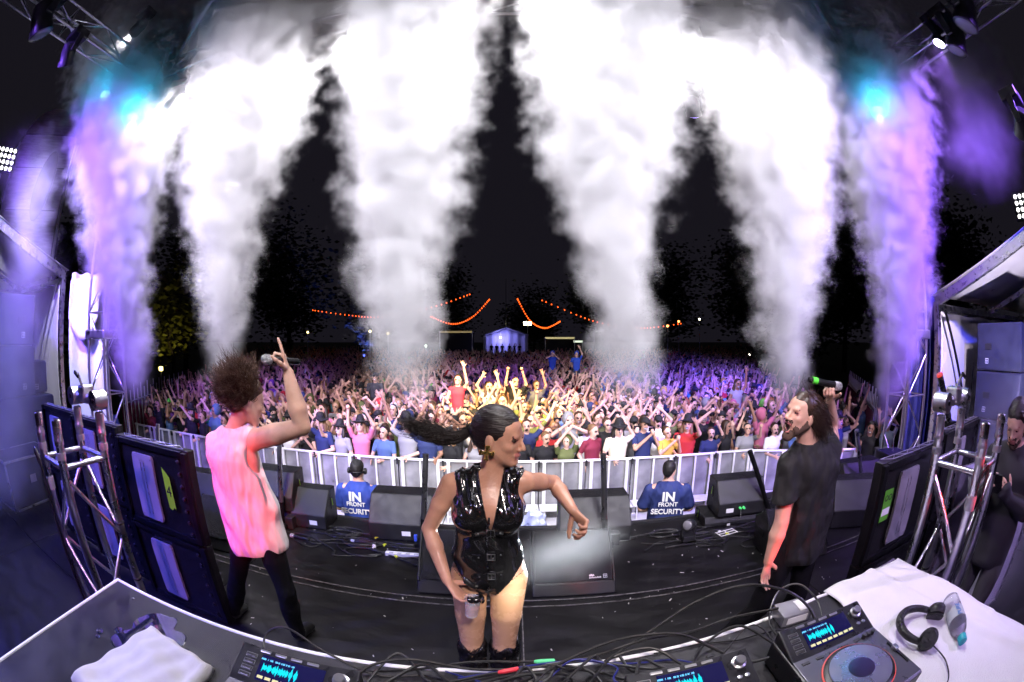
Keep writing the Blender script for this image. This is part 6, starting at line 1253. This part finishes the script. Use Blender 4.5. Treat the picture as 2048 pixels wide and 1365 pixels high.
sp_ = thing('mini_speaker', 'small blue-lit speaker with a tiny silver stand beside the right tower', 'speaker', (5.2, 3.75, 0), -.3); B().box((0, 0, .25), (.4, .36, .5)).build('cabinet', spk_m, sp_, bevel=.01); rod((0, 0, .5), (0, 0, .85), .01, 'stand_rod', alu, sp_); B().box((0, 0, .86), (.16, .03, .03), (0, .3, 0)).build('stand_head', alu, sp_)
sp2 = thing('mini_speaker', 'small blue-lit speaker beside the left tower', 'speaker', (-5.5, 3.75, 0), .3); B().box((0, 0, .22), (.5, .4, .44)).build('cabinet', spk_m, sp2, bevel=.01); B().box((0, .2, .22), (.44, .01, .38)).build('grille', gril, sp2)
# ponchos hung on the barrier, pit oddments
def heap(label, x, y, z, s, col, seed, name='poncho', cat='poncho', gloss=.25):
    b = Blob(); r_ = random.Random(seed)
    for i in range(9): b.ell((x + r_.gauss(0, s * .55), y + r_.gauss(0, s * .25), z + r_.gauss(0, s * .4)), (s * r_.uniform(.3, .6), s * r_.uniform(.15, .3), s * r_.uniform(.25, .6)), None, s * .2)
    o = skin_obj(name, b.mesh(s * .045, (), folds(s * .12, seed, 9 / s)), [M(name + '_%d' % seed, col, gloss, 0, .15, 9, .6, 20, coat=.5)]); tag(o, label, cat); return o
heap('crumpled turquoise plastic poncho hanging on the barrier by the bareheaded guard', 2.25, 9.05, -1.3, .26, (.10, .50, .50), 2)
heap('crumpled clear plastic poncho heaped at the stage lip behind the woman', .24, 4.42, -.02, .18, (.45, .5, .75), 3)
# ------------------------------------------------------------------ far marquee
fx, fy = -.85, 58.; fz = gz(0, 58)
ft_ = thing('far_marquee', 'small open-fronted white marquee lit blue at the back of the crowd', 'tent', (fx, fy, fz)); pur = M('far_tent_canvas', (.6, .6, .68), .7, 0, .1, 1, .4, 3); EH = 2.85 - fz; PH = 3.9 - fz
for s in (-1, 1):
    for y in (0, 4.5): B().box((s * 2.95, y, EH / 2), (.22 if y == 0 else .1, .12, EH)).build('post', pur, ft_, bevel=.02)
    sheet(lambda u, v, s=s: (s * lerp(0, 3.15, u), lerp(-.15, 4.6, v), lerp(PH, EH - .05, u) - .10 * math.sin(math.pi * u) * math.sin(math.pi * v)), 10, 8, 'roof_panel', pur, ft_, .02)
    B().cyl((0, -.16, PH), (s * 3.1, -.16, EH), .06).build('rafter', pur, ft_)
sheet(lambda u, v: (lerp(-2.9, 2.9, u), 4.5 + .08 * math.sin(u * 30), lerp(.2, EH + (PH - EH) * (1 - abs(2 * u - 1)), v)), 40, 6, 'back_wall', pur, ft_, .02)
B().box((0, 2.2, .35), (5.8, 4.4, .7)).build('riser', blackpaint, ft_)
l = bpy.data.lights.new('tent_lamp', 'POINT'); l.energy = 220; l.color = (.30, .28, 1); l.shadow_soft_size = .2; o = bpy.data.objects.new('tent_lamp', l); COL.objects.link(o); o.parent = ft_; o.location = (-.8, 3.2, EH - .5)
B().lathe([(.12, 0), (.14, .12), (.05, .16)], (-.8, 3.2, EH - .42), n=12).build('lamp', emis('tent_lamp_glow', (.4, .4, 1), 15), ft_, True)
for i, (x, po) in enumerate(((-2.0, 'arms hanging down'), (-1.3, 'arms hanging down'), (-.5, 'hands resting low'), (.5, 'arms hanging down'), (1.2, 'hand on head'), (1.9, 'hands resting low'))):
    ti = next(k for k, t_ in enumerate(TEMPL) if t_[0] == po); place_person(fx + x, fy + 1.2 + .3 * (i % 2), fz + .71, ti, 0, 'dark figure standing in the far marquee, %s from the left' % ordn[i], 'crew in the far marquee', (.02, .02, .03))
rod((fx - .05, fy + 5, fz), (fx - .05, fy + 5, fz + 12), .06, 'mast', galv, tag(thing('mast', 'thin tall mast standing behind the far marquee', 'mast'), None))
# ------------------------------------------------------------------ strings of orange bulbs
bulb_m = emis('orange_bulb', (1, .095, .008), 2.8); bulb_me = None
def lights(label, pts_, n_, r=.065):
    global bulb_me
    t = thing('string_lights', label, 'string lights', pts_[0], 0, 'orange bulb strings over the field'); O_ = Vector(pts_[0]); sp = spline(pts_, 12); B().tube([q - O_ for q in sp], .012, 5).build('wire', cable_m, t)
    for i in range(n_):
        k = i / (n_ - 1) * (len(sp) - 1); a = int(k); q = sp[a].lerp(sp[min(a + 1, len(sp) - 1)], k - a) - O_ - Vector((0, 0, .06))
        if bulb_me is None: b_ = B().lathe([(.001, -1), (.6, -.8), (1, -.1), (.75, .5), (.35, .9), (.3, 1.1)], n=8).build('bulb', bulb_m, t, True); bulb_me = b_
        else: b_ = share(bulb_me, 'bulb', t)
        b_.location = q; b_.scale = (r,) * 3
lights('string of orange bulbs sagging from far left into the smoke', [(-19.4, 38, 5.05), (-15.3, 38, 4.48), (-12.2, 38, 4.29), (-7.4, 38, 5.06), (-3.8, 38, 6.24)], 38)
lights('steep string of orange bulbs just left of the far marquee', [(-5.8, 30, 3.8), (-4.2, 30, 3.26), (-2.8, 30, 3.75), (-1.6, 30, 4.98)], 30, .055)
lights('steep string of orange bulbs just right of the far marquee', [(.39, 30, 5.02), (1.27, 30, 3.5), (2.33, 30, 2.97), (3.39, 30, 3.43)], 32, .055)
lights('long string of orange bulbs sagging into the right smoke', [(2.7, 38, 5.69), (5.7, 38, 4.45), (8, 38, 3.7), (11.3, 38, 3.26), (13.3, 38, 3.33), (16, 38, 3.7)], 30)
# ------------------------------------------------------------------ floodlight and low lit stalls far behind
fl = thing('field_floodlight', 'pair of bright yellowish flood lamps on a pole right of the far marquee', 'floodlight', (2.2, 60, gz(2, 60))); rod((0, 0, 0), (0, 0, 5.4), .06, 'pole', galv, fl); yl = emis('yellow_flood', (1, .85, .4), 25)
for s in (-.32, .32): B().box((s, -.05, 5.3), (.44, .12, .5)).build('lamp_face', yl, fl, bevel=.03)
def stall(label, x, y, w, h, col, st):
    t = thing('market_stall', label, 'stall', (x, y, gz(x, y))); B().box((0, .8, h * .9), (w, 1.8, .12)).build('roof', pur, t); B().box((0, 1.6, h * .45), (w, .08, h * .9)).build('back_wall', skm, t); B().box((0, .02, h * .9), (w * .96, .05, .22)).build('light_strip', emis('stall_%d' % int(x), col, st), t)
    for s in (-1, 1): B().box((s * w * .48, 0, h * .45), (.08, .08, h * .9)).build('post', galv, t)
    B().box((0, .1, .5), (w * .95, .5, 1.0)).build('counter', skm, t)
stall('low stall with a warm lit eave left of the far marquee', -8.2, 62, 5.0, 4.6, (1, .75, .3), .5); stall('low stall with a yellowish lit eave right of the far marquee', 7.0, 62, 4.5, 3.6, (1, .85, .4), 1.0); stall('small stall with white windows farther right', 9.5, 66, 3.2, 3.0, (.9, 1, .8), 2.5)
# ------------------------------------------------------------------ trees: trunk, limbs and leaf clumps
bark = M('bark', (.02, .015, .012), .9, 0, .4, 6, .8, 20); leafd = M('dark_leaves', (.014, .022, .009), .8, 0, .5, 3); leafy = M('yellow_green_leaves', (.12, .13, .02), .7, 0, .4, 3)
def tree(label, x, y, h, w, seed, leaf=leafd, nleaf=2600, lamp_=None, bare=False):
    r_ = random.Random(seed); z0 = gz(x, y); t = thing('tree', label, 'tree', (x, y, z0), 0, 'trees around the field'); b = B(); tips = []
    tr = spline([(0, 0, 0), (r_.gauss(0, .2), r_.gauss(0, .2), h * .25), (r_.gauss(0, .4), r_.gauss(0, .4), h * .5), (r_.gauss(0, .5), r_.gauss(0, .5), h * .8)], 5); b.tube(tr, [.26 * h / 10 * (1 - .75 * i / (len(tr) - 1)) for i in range(len(tr))], 8)
    for i in range(16):
        s = tr[min(len(tr) - 1, int(len(tr) * r_.uniform(.25, .98)))]; a = r_.random() * 6.28; e = s + Vector((math.cos(a) * w * r_.uniform(.5, 1), math.sin(a) * w * r_.uniform(.5, 1), h * r_.uniform(.12, .35))); m_ = s.lerp(e, .5) + Vector((r_.gauss(0, .2), r_.gauss(0, .2), .3)); q = spline([s, m_, e], 4); b.tube(q, [.10 * h / 10 * (1 - .8 * k / (len(q) - 1)) for k in range(len(q))], 5); tips += [e, m_]
    b.build('trunk', bark, t, True)
    V = []; F = []
    for i in range(nleaf):
        c = r_.choice(tips); p_ = c + Vector((r_.gauss(0, w * .34), r_.gauss(0, w * .34), r_.gauss(0, w * .30))); s = r_.uniform(.16, .42); n_ = Vector((r_.gauss(0, 1), r_.gauss(0, 1), r_.gauss(0, 1))).normalized(); d, u, q = frame(n_); k = len(V); V += [p_ + u * s, p_ + q * s * .5, p_ - u * s, p_ - q * s * .5]; F.append((k, k + 1, k + 2, k + 3))
    mesh_obj('crown', V, F, leaf, t)
    if lamp_:
        c, e, st = lamp_; l = bpy.data.lights.new('uplight', 'SPOT'); l.energy = e; l.color = c; l.spot_size = 1.5; l.shadow_soft_size = .1; o = bpy.data.objects.new('uplight', l); COL.objects.link(o); o.parent = t; o.location = (1.4, -2.2, 1.6); o.rotation_euler = aim(Vector((-.6, 1.5, 2.6)))
        B().box((1.4, -2.3, 1.4), (.3, .2, .3)).build('uplight_lamp', emis('uplight_%d' % seed, c, st), t, bevel=.03); rod((1.4, -2.3, 0), (1.4, -2.3, 1.4), .04, 'lamp_post', galv, t)
    return t
tree('tree lit yellow-green from below at the left edge of the field', -25.5, 23.5, 7.5, 2.2, 1, leafy, 1300, ((1, .8, .22), 130, 5))
tree('small tree lit blue far behind the left crowd', -16.5, 44, 7.2, 1.6, 2, leafd, 500, ((.08, .12, 1), 2000, 4))
for i, (x, y, h_, w_) in enumerate(((-34, 34, 13, 4.2), (-26, 44, 14, 4.5), (-19, 58, 13, 4.2), (-12, 72, 14, 4.5), (14, 70, 14, 4.5), (21, 56, 13, 4.4), (28, 44, 14, 4.6), (33, 32, 13, 4.4), (24, 30, 9, 3.2), (-36, 20, 12, 4), (36, 18, 12, 4), (4, 78, 12, 4))):
    tree('dark leafy tree in the night, %s from the left behind the crowd' % ['third', 'fourth', 'fifth', 'sixth', 'eighth', 'ninth', 'eleventh', 'twelfth', 'tenth', 'second', 'thirteenth', 'seventh'][i], x, y, h_, w_, 20 + i, leafd, 5200)
for i, (x, y, z, c) in enumerate(((-21, 40, 2.9, (1, .8, .3)), (-13.2, 38, 2.9, (1, .85, .4)), (-11.4, 38, 2.7, (1, .8, .3)), (19, 40, 4.2, (1, .9, .6)), (24, 38, .6, (1, .95, .8)), (14.6, 38, 3.4, (1, .4, .1)), (16.2, 39, 3.9, (1, .3, .08)), (-8.6, 42, 1.5, (.8, 1, .8)))):
    t = thing('lamp_post', 'small glowing garden lamp %s across the dark field' % ('%s from the left' % ordn[sorted([-21, -13.2, -11.4, 19, 24, 14.6, 16.2, -8.6]).index(x)]), 'lamp', (x, y, gz(x, y)), 0, 'garden lamps across the field'); zz = z - gz(x, y); rod((0, 0, 0), (0, 0, zz), .03, 'post', galv, t); B().lathe([(.001, -.12), (.1, -.07), (.12, 0), (.09, .08), (.001, .12)], (0, 0, zz), n=10).build('globe', emis('globe_%d' % i, c, 5), t, True)
# ------------------------------------------------------------------ steel fences at the sides
mar = M('maroon_banner', (.16, .02, .06), .8, 0, .2, 3)
def fence(label, a, b_, nb, h_=2.0):
    t = thing('steel_fence', label, 'fence', (*a, GZ)); d = Vector((b_[0] - a[0], b_[1] - a[1], 0)); 
    for i in range(nb + 1): q = d * (i / nb); rod((q.x, q.y, 0), (q.x, q.y, h_ + .15 * (i % 2)), .018, 'bar', galv, t, 6)
    for z in (.25, h_ - .3): rod((0, 0, z), (d.x, d.y, z), .022, 'rail', galv, t, 6)
    nq = Vector((-d.y, d.x, 0)).normalized() * .06; B().add([(nq.x, nq.y, .3), (d.x + nq.x, d.y + nq.y, .3), (d.x + nq.x, d.y + nq.y, h_ - .35), (nq.x, nq.y, h_ - .35)], [(0, 1, 2, 3)]).build('banner', mar, t)
fence('steel bar fence with maroon banner at the left end of the barrier', (-9.85, 7.0), (-12.6, 12.5), 22); fence('steel bar fence with maroon banner at the right end of the barrier', (7.9, 6.4), (12.2, 11.5), 26, 2.1)
# people beside the fences
ti = next(k for k, t_ in enumerate(TEMPL) if t_[0] == 'one arm raised' and 'long' in t_[1]) if any(t_[0] == 'one arm raised' and 'long' in t_[1] for t_ in TEMPL) else 3
place_person(-10.1, 6.6, GZ, next(k for k, t_ in enumerate(TEMPL) if t_[0] == 'arms hanging down'), .9, 'person in blue clear poncho standing alone left of the barrier', 'people beside the barrier ends', (.12, .16, .35))
place_person(6.95, 5.75, GZ, ti, -.9, 'woman in black tank top reaching out right of the singer in black', 'people beside the barrier ends', (.012, .012, .013))
place_person(7.0, 6.7, GZ, next(k for k, t_ in enumerate(TEMPL) if t_[0] == 'hand on head'), -.7, 'person in white printed T-shirt with a hand on the head, by the right fence', 'people beside the barrier ends', (.62, .6, .62))
place_person(7.7, 5.8, GZ, next(k for k, t_ in enumerate(TEMPL) if t_[1] == 'a hood'), -.9, 'hooded person in pale clear poncho beside the right tower', 'people beside the barrier ends', (.4, .45, .6))
place_person(7.9, 1.6, 0, next(k for k, t_ in enumerate(TEMPL) if t_[1] == 'a dark cap'), 1.2, 'crew person in cap beside the right loudspeaker stack', 'crew in the wings', (.02, .02, .03))
# ------------------------------------------------------------------ smoke plumes: real volumes
def smoke_mat(name, dens, aniso=.1, col=(.97, .97, .98)):
    m = bpy.data.materials.new(name); m.use_nodes = True; nt = m.node_tree; nt.nodes.clear()
    out = nt.nodes.new('ShaderNodeOutputMaterial'); v = nt.nodes.new('ShaderNodeVolumePrincipled')
    v.inputs['Color'].default_value = (*col, 1); v.inputs['Density'].default_value = dens; v.inputs['Anisotropy'].default_value = aniso
    nt.links.new(v.outputs[0], out.inputs['Volume']); return m
class G:
    """tiny expression builder for geometry-node fields"""
    def __init__(s, nt): s.nt = nt
    def lk(s, a, sock):
        if isinstance(a, (int, float)): sock.default_value = a
        elif isinstance(a, (tuple, list)): sock.default_value = a
        else: s.nt.links.new(a, sock)
    def m(s, op, a, b=0., c=0.):
        n = s.nt.nodes.new('ShaderNodeMath'); n.operation = op
        s.lk(a, n.inputs[0]); s.lk(b, n.inputs[1]); s.lk(c, n.inputs[2]); return n.outputs[0]
    def v(s, op, a, b=(0, 0, 0), sc=None):
        n = s.nt.nodes.new('ShaderNodeVectorMath'); n.operation = op; s.lk(a, n.inputs[0]); s.lk(b, n.inputs[1])
        if sc is not None: s.lk(sc, n.inputs['Scale'])
        return n.outputs['Value'] if op in ('LENGTH', 'DISTANCE', 'DOT_PRODUCT') else n.outputs[0]
    def noise(s, vec, scale, detail=3, rough=.55, color=False, w=None):
        n = s.nt.nodes.new('ShaderNodeTexNoise'); s.lk(vec, n.inputs['Vector'])
        n.inputs['Scale'].default_value = scale; n.inputs['Detail'].default_value = detail; n.inputs['Roughness'].default_value = rough
        return n.outputs['Color' if color else 0]
    def rng(s, x, a, b, c, d, smooth=False):
        n = s.nt.nodes.new('ShaderNodeMapRange'); n.interpolation_type = 'SMOOTHSTEP' if smooth else 'LINEAR'
        s.lk(x, n.inputs[0])
        for i, q in enumerate((a, b, c, d)): n.inputs[i + 1].default_value = q
        return n.outputs[0]
VOX = .038
def plume(label, base, top, r0, r1, mat, seed, zfade=.55, warp=.42, turb=1.7, pw=1.08, name='smoke_plume', kind='stuff', soft=.9, fadeout=None, vox=None):
    """a rising cloud of fog between base and top, wider at the top, with a billowing edge"""
    vox = vox or VOX
    base = Vector(base); top = Vector(top); ax = top - base; H = ax.length; ad = ax / H
    nt = bpy.data.node_groups.new('fog_field', 'GeometryNodeTree'); nt.interface.new_socket('Geometry', in_out='OUTPUT', socket_type='NodeSocketGeometry')
    g = G(nt); out = nt.nodes.new('NodeGroupOutput'); vc = nt.nodes.new('GeometryNodeVolumeCube'); pos = nt.nodes.new('GeometryNodeInputPosition').outputs[0]
    off = Vector((seed * 7.13, seed * 3.7, seed * 1.9))
    q = g.v('ADD', pos, tuple(off))
    # gentle bends, then small curling eddies: displace the sample point
    w1 = g.v('SCALE', g.v('SUBTRACT', g.noise(q, .6, 1, .5, True), (.5, .5, .5)), sc=warp * 1.6)
    w2 = g.v('SCALE', g.v('SUBTRACT', g.noise(q, 3.4, 3, .6, True), (.5, .5, .5)), sc=warp * .85)
    rel = g.v('SUBTRACT', g.v('ADD', g.v('ADD', pos, w1), w2), tuple(base))
    t = g.m('DIVIDE', g.v('DOT_PRODUCT', rel, tuple(ad)), H)
    rad = g.v('LENGTH', g.v('SUBTRACT', rel, g.v('SCALE', tuple(ad), sc=g.m('MULTIPLY', t, H))))
    tc = g.m('MAXIMUM', g.m('MINIMUM', t, 1.0), 0.0)
    R = g.m('ADD', r0, g.m('MULTIPLY', r1 - r0, g.m('POWER', tc, pw)))
    d = g.m('DIVIDE', rad, R)
    fb = g.m('SUBTRACT', g.noise(g.v('ADD', q, g.v('SCALE', w2, sc=.8)), 4.2, 6, .66), .5)
    e = g.m('ADD', g.m('SUBTRACT', 1.0, d), g.m('MULTIPLY', fb, turb))
    dens = g.rng(e, 0.0, soft, 0, 1)
    dens = g.m('POWER', dens, 1.4)
    low = g.noise(q, 1.1, 2, .5)
    z = g.m('ADD', t, g.m('MULTIPLY', g.m('SUBTRACT', low, .5), .16))
    dens = g.m('MULTIPLY', dens, g.rng(z, -.03, zfade * .3, 0, 1, True))
    if fadeout: dens = g.m('MULTIPLY', dens, g.rng(z, fadeout[0], fadeout[1], 1, 0, True))
    else: dens = g.m('MULTIPLY', dens, g.rng(t, .97, 1.06, 1, 0))
    dens = g.m('MULTIPLY', dens, g.rng(d, 1.5, 1.9, 1, 0))
    mg = r1 * 1.45; mb = r0 * 1.9 + .25
    lo = [min(base[i] - mb, top[i] - mg) for i in range(3)]; hi = [max(base[i] + mb, top[i] + mg) for i in range(3)]
    lo[2] = base[2] - .15; hi[2] = top[2] + .1
    vc.inputs['Min'].default_value = lo; vc.inputs['Max'].default_value = hi
    for i, ax_ in enumerate('XYZ'): vc.inputs['Resolution ' + ax_].default_value = max(8, int((hi[i] - lo[i]) / vox))
    nt.links.new(dens, vc.inputs['Density'])
    sm = nt.nodes.new('GeometryNodeSetMaterial'); sm.inputs['Material'].default_value = mat
    nt.links.new(vc.outputs[0], sm.inputs[0]); nt.links.new(sm.outputs[0], out.inputs[0])
    me = bpy.data.meshes.new(name); me.materials.append(mat); o = bpy.data.objects.new(name, me); COL.objects.link(o)
    md = o.modifiers.new('fog', 'NODES'); md.node_group = nt
    tag(o, label, 'smoke', 'smoke plumes along the stage front', kind)
    return o
fogw = smoke_mat('white_fog', 8.0)
PL = [('violet smoke plume at the left corner of the stage', (-4.95, 3.8, 1.35), (-7.2, 3.9, 8.0), .26, 1.85, 5),
      ('white smoke plume rising behind the singer in the pink-lit vest', (-3.20, 3.8, 1.50), (-3.55, 4.0, 7.8), .25, 1.52, 3),
      ('white smoke plume left of the far marquee', (-.95, 3.8, 1.42), (-1.25, 4.0, 7.8), .25, 1.50, 1),
      ('white smoke plume right of the far marquee', (.98, 3.8, 1.40), (1.15, 4.0, 7.8), .25, 1.48, 2),
      ('white smoke plume behind the singer in the black shirt', (2.72, 3.8, 1.28), (3.65, 4.0, 7.8), .24, 1.55, 7),
      ('violet smoke plume at the right corner of the stage', (4.95, 3.8, 1.05), (6.4, 3.9, 7.9), .24, 1.75, 6)]
for lb, a, b, r0, r1, sd in PL: plume(lb, a, b, r0, r1, fogw, sd)
thin = smoke_mat('thin_fog', 1.3)
plume('grey smoke bank over the left marquee roof', (-6.2, 2.5, 2.7), (-7.3, 2.0, 5.0), .45, .85, thin, 11, name='smoke_bank', vox=.07, fadeout=(.5, 1.0), soft=1.6)
mist = smoke_mat('low_mist', 2.6)
plume('pale mist in the white beam beside the woman', (.0, 1.98, .86), (1.0, 2.75, .80), .13, .46, mist, 13, name='smoke_wisp', vox=.035, fadeout=(.15, .95), turb=1.2, warp=.28, soft=1.8, pw=.7)
plume('blue mist drifting before the left loudspeaker stack', (-5.4, 1.4, .15), (-6.3, 2.4, 3.4), .8, .7, smoke_mat('wing_mist', .9), 15, name='smoke_wisp', vox=.12, fadeout=(.5, 1.0))
plume('pale mist drifting at the right edge behind the crew man', (3.6, .9, .0), (4.4, 1.6, 1.8), .7, .6, smoke_mat('wing_mist_right', .7), 16, name='smoke_wisp', vox=.12, fadeout=(.4, 1.0))
plume('faint grey smoke drifting over the right marquee', (6.6, 2.4, 4.2), (8.2, 1.6, 8.0), .8, 1.5, smoke_mat('faint_fog', .5), 17, name='smoke_bank', vox=.12, fadeout=(.6, 1.0))
